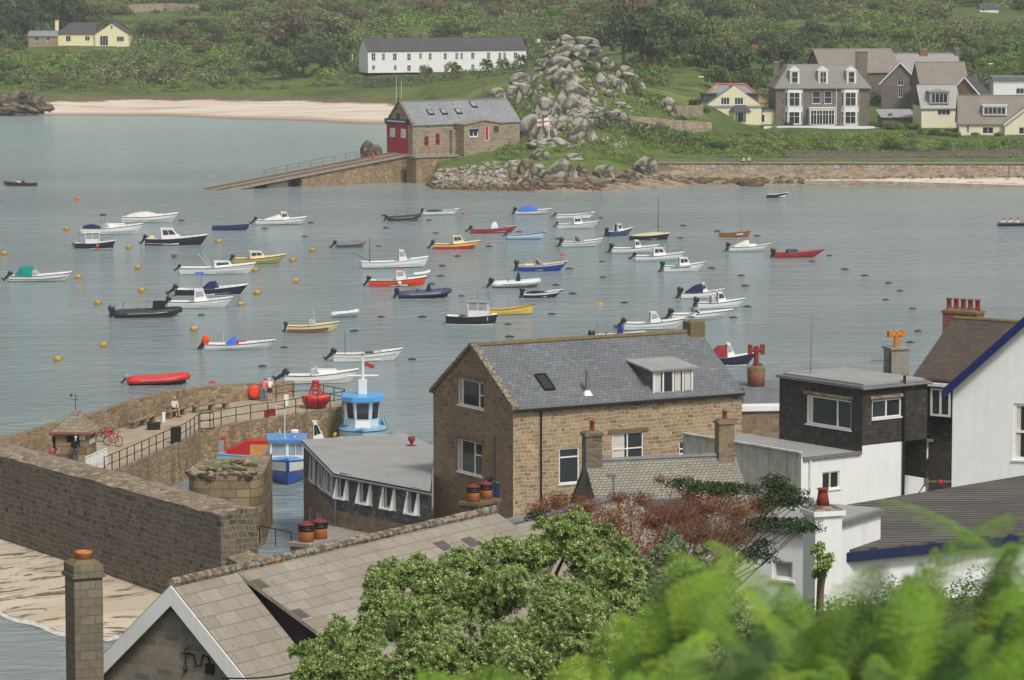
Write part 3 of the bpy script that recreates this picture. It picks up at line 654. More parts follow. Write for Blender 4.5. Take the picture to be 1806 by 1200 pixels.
# ---------------------------------------------------------------- yellow bungalow on the left slope
MATS['yellow_render'] = paint('yellow_render', S(236, 228, 182), .8, .06)
d0 = 900
Pq = atY(227, 80, d0); s_ = F/d0
h = H('bungalow', 'pale yellow bungalow with a gable and slate roof on the left hillside', (Pq.x, Pq.y), R(90), 9.0, 59/s_, 9.2)
z_ = lambda y: atY(0, y, d0).z
rr_ = Zc([(692, 250, 748, 318), (808, 255, 858, 290), (766, 178, 780, 204)], 0, 0, 3.926)
h.walls(z_(60), z_(41), MATS['yellow_render'], wins('left', rr_[:2], (.33, .66))+wins('left', rr_[2:], ()))
h.roof(z_(60), z_(41), MATS['slate_dark'], .25, .2, ridge='slate_dark')
Pw = atY(102, 80, d0+.6)
b = MB(); hw = 67/s_; lp = h.o.matrix_basis.inverted()
def loc(o, p): return o.matrix_basis.inverted() @ Vector(p)
G = MB(); O_ = (0, 0)
h2 = H('bungalow_wing', '', (Pw.x, Pw.y), 0, hw, 7, 9.2)
for k_ in ('label', 'category'): del h2.o[k_]
h2.o.parent = h.o; h2.o.matrix_parent_inverse = Matrix.Identity(4); h2.o.matrix_basis = h.o.matrix_basis.inverted() @ h2.o.matrix_basis
wr = Zc([(455, 250, 490, 290), (588, 252, 622, 284)], 0, 0, 3.926)
h2.walls(z_(59), z_(40), MATS['yellow_render'], wins('front', wr, (.5,)), gable=False); h2.roof(z_(59), z_(42), MATS['slate_dark'], .3, .2, ridge='slate_dark', hip=(3, .5))
h2.chimney(-.5, 3, 10, z_(37), .8, .8, MATS['yellow_render'], 0)
Pw = atY(50, 79, d0-1)
h3 = H('outbuilding', 'low stone outbuilding with a grey roof beside the yellow bungalow', (Pw.x, Pw.y), 0, 51/s_, 5, 9.0, cat='outbuilding')
h3.walls(z_(64), z_(56), MATS['warm_granite'], wins('front', Zc([(238, 255, 270, 286), (316, 255, 346, 286)], 0, 0, 3.926), (.5,)), gable=False); h3.roof(z_(64), z_(56), MATS['slate_pale'], .2, .1, ridge='lead')
# ---------------------------------------------------------------- hotel and neighbours on the right
d0 = 619; s_ = F/d0; z_ = lambda y, d=619: atY(0, y, d).z
Pw = atY(1368, 222, d0); h = H('guest_house', 'large grey stone guest house with white bays and three attic dormers', (Pw.x, Pw.y), R(3), 166/s_, 10, 4.0)
ze = z_(157); zt = z_(116)
ws = wins('front', [(1433, 161, 1447, 183), (1454, 161, 1467, 183)], (), (.5,))
h.walls(ze, zt, MATS['brown_granite'], ws, gable=False)
W, D = h.W, h.D; i0, i1 = 2.4, 2.6; b = MB()
b.loft([[(-.3, -.4, ze), (W+.3, -.4, ze), (W+.3, D+.3, ze), (-.3, D+.3, ze)], [(-.3, -.4, ze+.15), (W+.3, -.4, ze+.15), (W+.3, D+.3, ze+.15), (-.3, D+.3, ze+.15)], [(i0, 2.6, zt), (W-i1, 2.6, zt), (W-i1, D-2, zt), (i0, D-2, zt)]]); b.build('roof', paint('hotel_slate', S(134, 130, 122), .8, .2, 2.0), h.o)
for c in (1402, 1452, 1502):
    u = h.rect('front', (c-8, 122, c+8, 150)); z0, z1 = ze+.7, ze+3.0; cu = (u[0]+u[1])/2; hwid = .8; y0 = .15
    b = MB(); b.box(cu-hwid, cu+hwid, y0, 2.6, z0, z1); b.prism([(cu-hwid-.15, y0-.12), (cu+hwid+.15, y0-.12), (cu+hwid+.15, 2.6), (cu-hwid-.15, 2.6)], z1, z1+.1)
    b.loft([[(cu-hwid-.1, y, z1+.1), (cu+hwid+.1, y, z1+.1), (cu, y, z1+.75)] for y in (y0-.1, 2.6)])
    dm = b.build('dormer', MATS['white_frame'], h.o)
    window(dm, (cu-hwid, y0-.12), (1, 0), .28, 2*hwid-.28, z0+.3, z1-.15, (.5,) if c == 1452 else (), (.5,), dep=.03, sill=False)
for c in (1400, 1499):
    u = h.rect('front', (c-16, 159, c+16, 190)); z0, z1 = z_(221), ze-.15; x0, x1 = u[0], u[1]
    b = MB(); pl = [(x0, -.005), (x0+.5, -.8), (x1-.5, -.8), (x1, -.005)]; b.prism(pl, 3.9, z1); bay = b.build('bay', MATS['white_render'], h.o)
    for za, zb in ((z_(218), z_(197)), (z_(187), z_(163))):
        window(bay, (x0+.5, -.8), (1, 0), .15, x1-x0-1.15, za, zb, (.5,), (.6,), dep=-.03, sill=False)
        dl = math.hypot(.5, .8); window(bay, (x0, 0), (.5, -.8), .15, dl-.15, za, zb, (), (.6,), dep=-.03, sill=False); window(bay, (x1-.5, -.8), (.5, .8), .15, dl-.15, za, zb, (), (.6,), dep=-.03, sill=False)
u = h.rect('front', (1426, 190, 1471, 220)); b = MB(); b.box(u[0], u[1], -1.6, -.005, 3.9, z_(191)); b.box(u[0]-.15, u[1]+.15, -1.75, -.005, z_(191), z_(190)+.05); bay = b.build('sun_porch', MATS['white_render'], h.o)
for k in range(4): window(bay, (u[0], -1.6), (1, 0), .15+k*(u[1]-u[0]-.3)/4, .15+(k+1)*(u[1]-u[0]-.3)/4, z_(219), z_(194), (.5,), (.7,), dep=-.03, sill=False)
h.chimney(W-.6, 5.5, ze+2, zt+2.2, 1.9, 1.1, MATS['brown_granite'], 0); h.chimney(.6, 5, ze+2, zt+.4, 1.0, 1.1, MATS['brown_granite'], 2)
b = MB(); b.cyl((h.rect('front', (1475, 160, 1477, 200))[0], -.1, 4), (h.rect('front', (1475, 160, 1477, 200))[0], -.1, ze), .07, n=6); b.build('drainpipe', MATS['white_frame'], h.o)
# garden wall in front
g = [at(1347, 231, 4.2), at(1440, 230, 4.3), at(1552, 231, 4.2)]; b = MB()
for p, q in zip(g, g[1:]): b.loft([[(c.x, c.y-.15, 3), (c.x, c.y+.15, 3), (c.x, c.y+.15, c.z+.75), (c.x, c.y-.15, c.z+.75)] for c in (p, q)])
tag(b.build('garden_wall', MATS['white_render']), 'low white garden wall in front of the grey guest house', 'wall')
# yellow gabled villa
Pw = atY(1343, 226, d0); h = H('villa', 'cream gabled villa with red ridge tiles and slate hooded bay', (Pw.x, Pw.y), R(92), 9, 98/s_, 3.6)
ws = wins('left', Zc([(213, 395, 258, 432), (285, 395, 330, 432)], 1200, 40, 2.98), (.33, .66))+wins('left', Zc([(203, 482, 224, 516)], 1200, 40, 2.98), ())
ws += wins('left', Zc([(147, 479, 188, 489)], 1200, 40, 2.98), ())
h.walls(z_(187), z_(152), paint('villa_cream', S(226, 220, 186), .8, .06), ws); r_ = h.roof(z_(187), z_(155), MATS['slate_pale'], .5, .2, ridge='red_ridge', hip=(2.5, 0), rr=.18)
bs = h.rect('left', (1288, 198, 1322, 218)); b = MB(); pl = [(-.005, h.D-bs[0]), (-1.0, h.D-bs[0]-.6), (-1.0, h.D-bs[1]+.6), (-.005, h.D-bs[1])]; b.prism(pl[::-1], 3.6, bs[3]+.1); bay = b.build('bay', MATS['villa_cream'], h.o)
window(bay, (-1.0, h.D-bs[0]-.6), (0, -1), .08, bs[1]-bs[0]-1.28, bs[2]+.2, bs[3], (.2, .8), dep=-.03, sill=False)
b = MB(); zb_ = bs[3]+.103; b.loft([[(.0, h.D-bs[0]+.3, zb_), (-1.3, h.D-bs[0]-.4, zb_), (-1.3, h.D-bs[1]+.4, zb_), (.0, h.D-bs[1]-.3, zb_)], [(.0, h.D-bs[0]-.7, zb_+1.1), (-.1, h.D-bs[0]-.8, zb_+1.1), (-.1, h.D-bs[1]+.8, zb_+1.1), (0, h.D-bs[1]+.7, zb_+1.1)]]); b.build('bay_roof', MATS['slate_dark'], h.o)
for sx, px0, px1 in ((0, 1246, 1262), (1, 1318, 1340)):
    q = h.rect('left', (px0, 160, px1, 180)); b = MB(); yc = h.D-(q[0]+q[1])/2; b.box(2.5, 7.5, yc-1.1, yc+1.1, z_(185), z_(168)); b.box(2.3, 7.7, yc-1.3, yc+1.3, z_(168), z_(166)); b.build('side_dormer', MATS['slate_dark'], h.o)
b = MB(); b.loft([[(3, -1.2, z_(183)), (9.3, -1.2, z_(183)), (9.3, 10.4, z_(183)), (3, 10.4, z_(183))], [(5.6, 2.2, z_(152)), (6.6, 2.2, z_(152)), (6.6, 7.2, z_(152)), (5.6, 7.2, z_(152))]]); rr2 = b.build('rear_roof', MATS['slate_pale'], h.o); b = MB(); b.tube([(3, -1.2, z_(183)), (5.6, 2.2, z_(152)+.1), (5.6, 7.2, z_(152)+.1), (3, 10.4, z_(183))], .16, 6); b.build('ridge_tiles', MATS['red_ridge'], rr2)
Pw = atY(1344, 226, d0+1); h = H('extension', 'flat roofed cream extension on the right of the gabled villa', (Pw.x, Pw.y), 0, 30/s_, 6, 3.6, cat='extension')
h.walls(z_(196), 0, MATS['villa_cream'], wins('front', Zc([(425, 485, 443, 525)], 1200, 40, 2.98), ()), gable=False)
b = MB(); b.box(-.2, h.W+.2, -.2, 6.2, z_(196), z_(194)); b.build('roof', MATS['lead'], h.o)
# roofs behind the guest house
d1 = 662; s1 = F/d1; z1_ = lambda y: atY(0, y, 662).z
Pw = atY(1450, 200, d1); h = H('long_house', 'long brown tiled house rising behind the guest house', (Pw.x, Pw.y), R(12), 14.5, 11, 6.0)
h.walls(z1_(128), z1_(88)-.6, MATS['grey_stone'], ()); h.roof(z1_(128), z1_(90), MATS['brown_tile'], .3, .2, ridge='brown_tile')
d1 = 652; z2_ = lambda y: atY(0, y, 652).z; s2 = F/652
Pw = atY(1620, 205, d1); h = H('gabled_house', 'grey stone gable end house with brown tiled roof behind the guest house', (Pw.x, Pw.y), R(84), 8, 66/s2, 5.0)
h.walls(z2_(146), z2_(112), MATS['brown_granite'], wins('left', Zc([(1145, 345, 1168, 392), (1142, 302, 1172, 330)], 1200, 40, 2.98), (.5,)))
h.roof(z2_(146), z2_(112), MATS['brown_tile'], .4, .3, ridge='brown_tile')
b = MB(); pk = (-.32, h.D/2, z2_(112)+.15)
for y in (-.4, h.D+.4): b.tube([pk, (-.32, y, z2_(146)-.35)], .14, 4)
b.build('bargeboard', MATS['white_frame'], h.o)
Pw = atY(1560, 150, 672); h = H('hall', 'long grey roofed hall with a brick chimney behind the brown tiled houses', (Pw.x, Pw.y), R(4), 138/9.67, 10, 7.0, cat='hall')
zz = lambda y: atY(0, y, 672).z
h.walls(zz(148), zz(95), MATS['brown_granite'], (), gable=False); h.roof(zz(150), zz(97), paint('hall_roof', S(150, 146, 142), .8, .12), .3, .1, ridge='lead')
h.chimney(h.W*.56, 5, zz(110), zz(93)+.4, 1.5, 1.0, MATS['red_brick'], 0); h.chimney(h.W-.1, 5, zz(140), zz(95)+.8, .9, 1.0, MATS['grey_stone'], 1)
Pw = atY(1553, 215, 640); h = H('tiled_roof_house', 'low brown roofed wing in front of the grey hall', (Pw.x+7.2, Pw.y+3), R(6), 8.5, 8, 5)
h.walls(atY(0, 150, 645).z, atY(0, 112, 645).z, MATS['grey_stone']); h.roof(atY(0, 150, 645).z, atY(0, 112, 645).z, MATS['brown_tile'], .3, .2, ridge='brown_tile')
Pw = atY(1556, 208, 612); h = H('shed', 'low shed with a pale lean roof between the guest house and the dormer house', (Pw.x, Pw.y), R(6), 5.4, 4, 4.0, cat='shed')
h.walls(6.3, 0, MATS['grey_stone'], wins('front', [(1566, 200, 1574, 208)], (.5,)), gable=False); b = MB(); b.loft([[(-.3, -.4, 6.2), (5.7, -.4, 6.2), (5.7, -.4, 6.32), (-.3, -.4, 6.32)], [(-.3, 4.2, 7.3), (5.7, 4.2, 7.3), (5.7, 4.2, 7.42), (-.3, 4.2, 7.42)]]); b.build('roof', MATS['flat_roof'], h.o)
# right hand houses near the edge of the view
d3 = 604; s3 = F/d3; z3 = lambda y: atY(0, y, 604).z
Pw = atY(1625, 208, d3); h = H('chalet_house', 'grey roofed house with a curved window dormer and cream wall', (Pw.x, Pw.y), R(4), 68/s3, 8, 4.2)
h.walls(z3(188), z3(152), MATS['cream_render'], wins('front', Zc([(1352, 457, 1418, 487)], 1200, 40, 2.98), (.33, .66)), gable=False); h.roof(z3(190), z3(153), paint('pale_roof', S(160, 158, 156), .8, .1), .3, .2, ridge='lead')
b = MB(); u = h.rect('front', (1640, 163, 1674, 185)); b.box(u[0], u[1], .15, 3, z3(184), z3(163)); b.loft([[(u[0]-.2, y, z3(163)), (u[1]+.2, y, z3(163)), (u[1]+.2, y, z3(163)+.15), ((u[0]+u[1])/2, y, z3(163)+.5), (u[0]-.2, y, z3(163)+.15)] for y in (-.1, 3)])
dm = b.build('dormer', MATS['pale_roof'], h.o); window(dm, (u[0], .13), (1, 0), .25, u[1]-u[0]-.25, z3(182), z3(165), (.25, .5, .75), dep=0, sill=False)
Pw = atY(1700, 205, 607); h = H('gabled_cottage', 'cottage with a steep brown gable behind the dormer bungalow', (Pw.x+3.4, Pw.y+1.5), R(70), 7, 6.4, 4.2)
h.walls(z3(178), z3(140), MATS['timber'], wins('left', [(1709, 165, 1720, 178)], ())); h.roof(z3(178), z3(140), MATS['slate_dark'], .3, .3, ridge='slate_dark')
b = MB(); pk = (-.32, h.D/2, z3(140)+.15)
for y in (-.3, h.D+.3): b.tube([pk, (-.32, y, z3(178)-.2)], .14, 4)
b.build('bargeboard', MATS['white_frame'], h.o)
d4 = 592; s4 = F/d4; z4 = lambda y: atY(0, y, 592).z
Pw = atY(1692, 238, d4); h = H('dormer_bungalow', 'cream bungalow with brown tiled roof and one wide white dormer', (Pw.x, Pw.y), R(-3), 12.5, 8, 3.8)
ws = wins('front', Zc([(1588, 550, 1645, 584), (1780, 548, 1830, 588), (1503, 540, 1518, 580)], 1200, 40, 2.98), (.5,))
h.walls(z4(217), z4(172), MATS['cream_render'], ws); h.roof(z4(217), z4(172), MATS['brown_tile'], .3, .2, ridge='brown_tile')
u = h.rect('front', (1734, 186, 1776, 204)); b = MB(); b.box(u[0], u[1], .6, 3.4, z4(204), z4(187)); b.box(u[0]-.15, u[1]+.15, .45, 3.6, z4(187), z4(186)+.05); dm = b.build('dormer', MATS['white_frame'], h.o)
window(dm, (u[0], .58), (1, 0), .15, u[1]-u[0]-.15, z4(202), z4(189), (.2, .4, .6, .8), dep=0, sill=False)
Pw = atY(1772, 238, d4-1.5); h = H('cream_gable_house', 'cream gable fronted house at the right edge above the sea wall', (Pw.x+9, Pw.y), R(90), 8, 9, 3.8)
h.walls(z4(215), z4(180), MATS['cream_render'], wins('left', [(1797, 225, 1815, 237)], (.5,))); h.roof(z4(217), z4(182), MATS['brown_tile'], .3, .3, ridge='brown_tile')
b = MB(); pk = (-.33, h.D/2, z4(182)+.1)
for y in (-.3, h.D+.3): b.tube([pk, (-.33, y, z4(217)-.3)], .15, 4)
b.build('bargeboard', MATS['white_frame'], h.o)
Pw = atY(1752, 168, 640); h = H('flat_roofed_block', 'plain white flat roofed block above the right hand houses', (Pw.x, Pw.y), R(-3), 9, 8, 5.5, cat='building')
h.walls(atY(0, 141, 640).z, 0, MATS['white_render'], wins('front', [(1792, 156, 1806, 166)], (.5,)), gable=False); b = MB(); b.box(-.3, 9.3, -.4, 8.3, atY(0, 141, 640).z, atY(0, 136, 640).z); b.build('roof', MATS['lead'], h.o)
Pw = atY(1316, 122, 730); h = H('hill_cottage', 'small cottage roof with a brick chimney among trees above the villa', (Pw.x, Pw.y), R(5), 6.2, 5, 12)
h.walls(atY(0, 110, 730).z, 0, MATS['cream_render'], (), gable=False); h.roof(atY(0, 112, 730).z, atY(0, 100, 730).z, MATS['hall_roof'], .2, .1, ridge='lead'); h.chimney(2.2, 2.5, 15, atY(0, 97, 730).z, 1.6, .7, MATS['red_brick'], 2)
Pw = atY(1728, 25, 900); h = H('distant_house', 'tiny white house on the far skyline slope at the right', (Pw.x, Pw.y), 0, 4.5, 4, Pw.z-3)
h.walls(Pw.z+1.2, 0, MATS['white_render'], wins('front', [(1733, 13, 1737, 20)], ()), gable=False); h.roof(Pw.z+1.2, Pw.z+2.2, MATS['slate_dark'], .2, .1)
# ---------------------------------------------------------------- sea wall, promenade rail, terraced field walls
pts = [(1152, 541), (1300, 541), (1460, 541), (1640, 540.5), (1860, 540)]
b = MB()
rg = []
for px, d in pts:
    x = (px-903)*d/F; rg.append([(x, d-.2, .2), (x, d+.9, .2), (x, d+.9, 2.82), (x, d, 2.82)])
b.loft(rg); sw = b.build('sea_wall', MATS['sea_wall']); tag(sw, 'long stone sea wall along the promenade behind the right hand beach', 'sea wall')
b = MB(); b.loft([[(p[0][0], p[0][1]+.0, 2.83), (p[0][0], p[0][1]+1.3, 2.83), (p[0][0], p[0][1]+1.3, 2.98), (p[0][0], p[0][1]-.0, 2.98)] for p in rg]); b.build('coping', MATS['concrete'], sw)
fo = thing('promenade_railing', 'thin metal railing with posts along the top of the sea wall', 'railing'); b = MB(); rl = MB()
xs = [(px-903)*541.6/F for px in (1155, 1860)]; nx = 40
for k in range(nx): x = xs[0]+(xs[1]-xs[0])*k/nx; b.cyl((x, 541.7, 2.95), (x, 541.7, 4.0), .045, n=5)
for z in (3.4, 3.98): rl.tube([(xs[0], 541.7, z), (xs[1], 541.7, z)], .03, 5)
b.build('post', MATS['grey_metal'], fo)['kind'] = 'stuff'; rl.build('rail', MATS['grey_metal'], fo)
b = MB(); rg = [at(p, 284+(p-1400)*.003, 3.2) for p in (1395, 1480, 1560, 1640, 1830)]
b.loft([[(c.x, 553, 2.5), (c.x, 553.4, 2.5), (c.x, 553.4, 4.1+.25*math.sin(c.x)), (c.x, 553, 4.1+.25*math.sin(c.x))] for c in rg]); tag(b.build('promenade_wall', MATS['grey_stone']), 'grey retaining wall at the back of the promenade under the gardens', 'wall')
for lab, pp, hh_ in (('rubble field wall at the top left corner of the hillside', [(-20, 20), (30, 4), (60, 18)], 2.2), ('long stone terrace wall high on the left hillside', [(225, 22), (290, 19), (353, 21)], 2.0), ('short stone terrace wall beside the dark hedge at the top', [(112, 8), (160, 14)], 2.0), ('dry stone wall dividing the green plots right of the crag', [(1110, 222), (1180, 228), (1255, 232)], 1.4), ('stone retaining wall under the cream villa', [(1185, 205), (1240, 204)], 1.6)):
    b = MB(); q = []
    for px, py in pp:
        best = None
        for k in range(600):
            d = 540+k*1.2; g_ = gpos(px, d); y_ = 600-F*((g_.z-CAMZ)*cp+d*sp)/(d*cp-(g_.z-CAMZ)*sp)
            if y_ <= py: best = g_; break
        q.append(best or gpos(px, 1050))
    b.loft([[(c.x, c.y-.4, c.z-1), (c.x, c.y+.4, c.z-1), (c.x, c.y+.3, c.z+hh_), (c.x, c.y-.3, c.z+hh_)] for c in q]); tag(b.build('field_wall', MATS['sea_wall']), lab, 'stone wall', 'field walls on the far shore')
# poles
def pole(px, y0, y1, d, r=.09, lab=None, lamp=False, name='utility_pole', cat='pole', mat='timber'):
    p = atY(px, y1, d); q = atY(px, y0, d); b = MB(); b.cyl((p.x, d, p.z-1), (p.x, d, q.z), r, r*.7, 6)
    if not lamp and cat == 'pole': b.box(p.x-.6, p.x+.6, d-.05, d+.05, q.z-.5, q.z-.38)
    o = b.build(name, MATS[mat]); tag(o, lab, cat, 'poles on the far hillside')
    if lamp:
        b = MB(); b.box(p.x-.8, p.x+.1, d-.15, d+.15, q.z-.05, q.z+.12); b.build('lamp_head', MATS['white_frame'], o)
for a in ((353, 18, 52, 960, 'thin pole on the left hillside under the terrace wall'), (398, 74, 130, 840, 'tall white pole above the beach grass on the left'), (642, 42, 68, 850, 'pole rising behind the left end of the white terrace'), (798, -10, 62, 850, 'tall pole behind the middle of the white terrace'), (897, 22, 66, 850, 'pole behind the right end of the white terrace'), (853, 143, 180, 575, 'short post behind the boathouse roof'), (1318, 58, 105, 760, 'pole above the small hill cottage'), (1526, 25, 60, 930, 'distant pole on the wooded slope at upper right'), (1742, 15, 50, 930, 'distant thick pole near the skyline on the right')):
    pole(a[0], a[1], a[2], a[3], lab=a[4])
for px, y0, y1 in ((699, 135, 182), (708, 137, 182)):
    pole(px, y0, y1, 545 if px < 700 else 548, .035, lab='whip aerial rising behind the boathouse gable, '+('the left one' if px < 700 else 'the right one'), name='aerial', cat='aerial', mat='white_frame')
for px, y0, y1, d, lab in ((1240, 136, 200, 650, 'street lamp on the green slope left of the cream villa'), (1750, 113, 150, 640, 'street lamp above the flat roofed white block')):
    pole(px, y0, y1, d, .06, lab=lab, lamp=True, name='street_lamp', cat='street lamp', mat='grey_metal')
# flag on its pole before the crag
p = at(968, 264, 4.6); o = thing('flagpole', 'white flagpole standing on the turf before the crag', 'flagpole', (p.x, p.y, 0)); b = MB(); b.cyl((0, 0, 3.5), (0, 0, atY(968, 204, p.y).z), .09, .06, 8); b.build('pole', MATS['white_frame'], o)
fl = MB(); zt = atY(968, 207, p.y).z
def wave(x): return .25*math.sin(x*2.6)
def fstrip(x0, x1, z0, z1, m):
    n = 6
    for k in range(n):
        a, c = x0+(x1-x0)*k/n, x0+(x1-x0)*(k+1)/n
        fl.poly([(a, wave(a), z0-.15*abs(a)), (c, wave(c), z0-.15*abs(c)), (c, wave(c), z1-.15*abs(c)), (a, wave(a), z1-.15*abs(a))], m)
W_, H_ = 1.75, 1.15
fstrip(-W_, -W_/2-.12, zt-H_/2+.1, zt, 0); fstrip(-W_/2+.12, -.05, zt-H_/2+.1, zt, 0); fstrip(-W_, -W_/2-.12, zt-H_, zt-H_/2-.1, 0); fstrip(-W_/2+.12, -.05, zt-H_, zt-H_/2-.1, 0)
fstrip(-W_, -.05, zt-H_/2-.1, zt-H_/2+.1, 1); fstrip(-W_/2-.12, -W_/2+.12, zt-H_/2+.1, zt, 1); fstrip(-W_/2-.12, -W_/2+.12, zt-H_, zt-H_/2-.1, 1)
tag(fl.build('flag', [MATS['white_frame'], MATS['red_paint']], None, loc=(p.x, p.y, 0)), 'white flag with a red cross flying from the flagpole', 'flag')
# ---------------------------------------------------------------- the crag: one jointed mass of granite under the boulders
V, Q = [], []; px_ = list(range(868, 1152, 3)); dd_ = [538+1.0*k for k in range(66)]
for d in dd_:
    for p in px_:
        g_ = gpos(p, d); u = (p-1010)/142; m_ = max(0, 1-abs(u)**3.0)*min(1, max(0, (d-538)/10))*min(1, max(0, (604-d)/10)); q_ = Vector((g_.x*.16, g_.y*.12, 2.0)); c_ = noise.cell(Vector((g_.x*.24+noise.noise(q_)*1.4, g_.y*.18+noise.noise(q_*1.7)*1.2, 1)))
        rdg = 1-abs(noise.noise(q_*1.6)); h_ = (1.7*rdg**2+.9*c_+.6*noise.noise(q_*5)-1.1)*m_; V.append((g_.x, g_.y, g_.z+h_-.6*(1-m_)-.1))
n_ = len(px_); Q = [(r*n_+c, r*n_+c+1, (r+1)*n_+c+1, (r+1)*n_+c) for r in range(len(dd_)-1) for c in range(n_-1)]
me = raw_mesh('crag', np.array(V), np.array(Q), MATS['boulder']); o = bpy.data.objects.new('crag_rock', me); C.objects.link(o); setting(o)
m = MATS['boulder'].copy(); m.name = 'brown_rock'; MATS['brown_rock'] = m
for nd in m.node_tree.nodes:
    if nd.type == 'VALTORGB' and len(nd.color_ramp.elements) == 4:
        for e_, c_ in zip(nd.color_ramp.elements, (S(84, 74, 62), S(122, 106, 88), S(142, 126, 106), S(104, 88, 68))): e_.color = c_
m = MATS['boulder'].copy(); m.name = 'coping_rock'; MATS['coping_rock'] = m
for nd in m.node_tree.nodes:
    if nd.type == 'VALTORGB' and len(nd.color_ramp.elements) == 4:
        for e_, c_ in zip(nd.color_ramp.elements, (S(126, 110, 88), S(164, 146, 118), S(180, 162, 134), S(144, 122, 92))): e_.color = c_
# ---------------------------------------------------------------- granite boulders
def rock_mesh(seed, sub=4, p=5.0):
    import bmesh
    bm = bmesh.new(); bmesh.ops.create_icosphere(bm, subdivisions=sub, radius=1); rnd = random.Random(seed); off = Vector((seed*7.3, seed*1.7, seed*3.1))
    cuts = [(Vector((rnd.uniform(-1, 1), rnd.uniform(-1, 1), rnd.uniform(-.3, 1))).normalized(), rnd.uniform(.55, .8)) for _ in range(11)]
    for v in bm.verts:
        d = v.co.normalized(); r = 1/((abs(d.x)**p+abs(d.y)**p+abs(d.z)**p)**(1/p))
        r *= 1+.28*noise.noise(d*1.2+off)+.12*noise.noise(d*3.1+off)+.05*noise.noise(d*7+off)
        q = abs(noise.noise(d*2.0+off*2)); r *= 1-.16*max(0, 1-q/.09)
        q = d*r
        for n_, c_ in cuts:
            e = q.dot(n_)-c_
            if e > 0: q -= n_*e*.96
        v.co = q*.92
    me = bpy.data.meshes.new('boulder'); bm.to_mesh(me); bm.free()
    me.polygons.foreach_set('use_smooth', [True]*len(me.polygons)); me.materials.append(MATS['boulder']); return me
ROCK = [rock_mesh(k) for k in range(7)]; SROCK = [rock_mesh(k+20, 2) for k in range(5)]; BROCK = [m_.copy() for m_ in ROCK]
CROCK = [m_.copy() for m_ in SROCK]
for m_ in BROCK: m_.materials[0] = MATS['brown_rock']
for m_ in CROCK: m_.materials[0] = MATS['coping_rock']
def hit(px, py, d0, d1, dflt):
    d = d0
    while d < d1:
        if atY(px, py, d).z <= ground(px, d): return d
        d += .8
    return dflt
def boulder(px, py, w, h_, lab, d=None, grp='granite boulders of the crag', k=None, deep=.8):
    d = d or hit(px, py+h_*.35, 522, 640, 592); s_ = F/d; c = atY(px, py, d); me = (BROCK if 'brown' in lab else ROCK)[random.randrange(7) if k is None else k]
    o = bpy.data.objects.new('boulder', me); C.objects.link(o)
    o.location = c+Vector((0, .15*w/s_, 0)); o.scale = (w/s_*.68, max(.8, w/s_*.6*deep), h_/s_*.7); o.rotation_euler = (random.uniform(-.15, .15), random.uniform(-.25, .25), random.choice((0, math.pi))+random.uniform(-.5, .5))
    tag(o, lab, 'boulder', grp); return o
big = [(1037, 78, 52, 26, 'long tilted slab boulder at the very top of the crag'), (998, 71, 30, 20, 'rounded boulder on the left of the top of the crag'), (1120, 147, 28, 27, 'blocky boulder at the right hand shoulder of the crag'), (1101, 125, 25, 18, 'pale boulder on the upper right skyline of the crag'), (1013, 162, 44, 34, 'tall pale boulder in the middle of the crag face'), (1010, 190, 42, 42, 'large angular boulder with a dark overhang at mid height of the crag'), (962, 190, 32, 38, 'upright boulder left of the angular overhang'), (937, 228, 46, 54, 'broad pale boulder just behind the flag'), (1026, 237, 44, 38, 'rounded wedge boulder on the turf right of the flagpole'), (1179, 190, 40, 36, 'isolated cube shaped boulder on the green right of the crag'), (1087, 209, 40, 26, 'domed pale boulder by the hedge right of the crag'), (988, 305, 58, 42, 'widest boulder at the foot of the point by the water'), (1133, 296, 42, 34, 'boulder at the left end of the sea wall'), (1061, 305, 40, 26, 'pale wedge boulder on the shore left of the sea wall'), (949, 305, 30, 36, 'tall boulder on the shore at the left foot of the crag')]
for px, py, w_, h_, lab in big: boulder(px, py, w_, h_, lab)
boulder(1112, 255, 12, 20, 'slim standing stone in the grass beside the hedge', 556, None, 2).name = 'standing_stone'
hi = [(1000, 95, 42, 28), (991, 114, 44, 28), (1023, 94, 40, 28), (1049, 106, 28, 28), (1070, 110, 20, 16), (1091, 135, 18, 14), (1061, 148, 26, 30), (1088, 152, 22, 26), (1102, 158, 14, 18), (995, 139, 44, 34), (980, 195, 18, 24), (916, 142, 48, 26), (878, 167, 28, 24), (901, 165, 26, 30), (925, 165, 22, 30), (954, 158, 16, 14), (1059, 200, 26, 20), (1038, 193, 30, 20), (1043, 167, 16, 26), (1028, 146, 20, 12), (1045, 125, 24, 20), (1015, 118, 26, 20), (970, 100, 26, 18), (955, 112, 24, 16), (975, 130, 28, 20), (1075, 168, 20, 16), (1030, 205, 30, 18)]
for a in hi:
    if a[2] >= 14: boulder(a[0], a[1], a[2]*1.08, a[3]*1.08, 'grey granite boulder stacked high in the crag above the turf')
lo = [(965, 234, 28, 42), (975, 206, 18, 28), (993, 228, 26, 20), (988, 254, 40, 18), (957, 256, 44, 16), (952, 274, 32, 22), (1008, 278, 30, 15), (1131, 181, 15, 14), (1095, 186, 34, 12), (1040, 212, 26, 15), (1060, 218, 22, 10)]
for a in lo: boulder(*a, 'grey granite boulder lying in turf on the lower slope of the crag', grp='boulders on the lower slope')
sh = [(929, 295, 24, 32), (1026, 303, 24, 28), (1090, 312, 38, 18), (1110, 308, 22, 20), (970, 320, 40, 20), (1010, 322, 44, 18), (1050, 322, 40, 14), (905, 315, 24, 20), (940, 324, 30, 14), (648, 262, 28, 30), (664, 268, 26, 26), (1320, 322, 44, 18)]
for a in sh: boulder(*a, 'brown stained boulder at the water edge below the crag', grp='boulders along the shore')
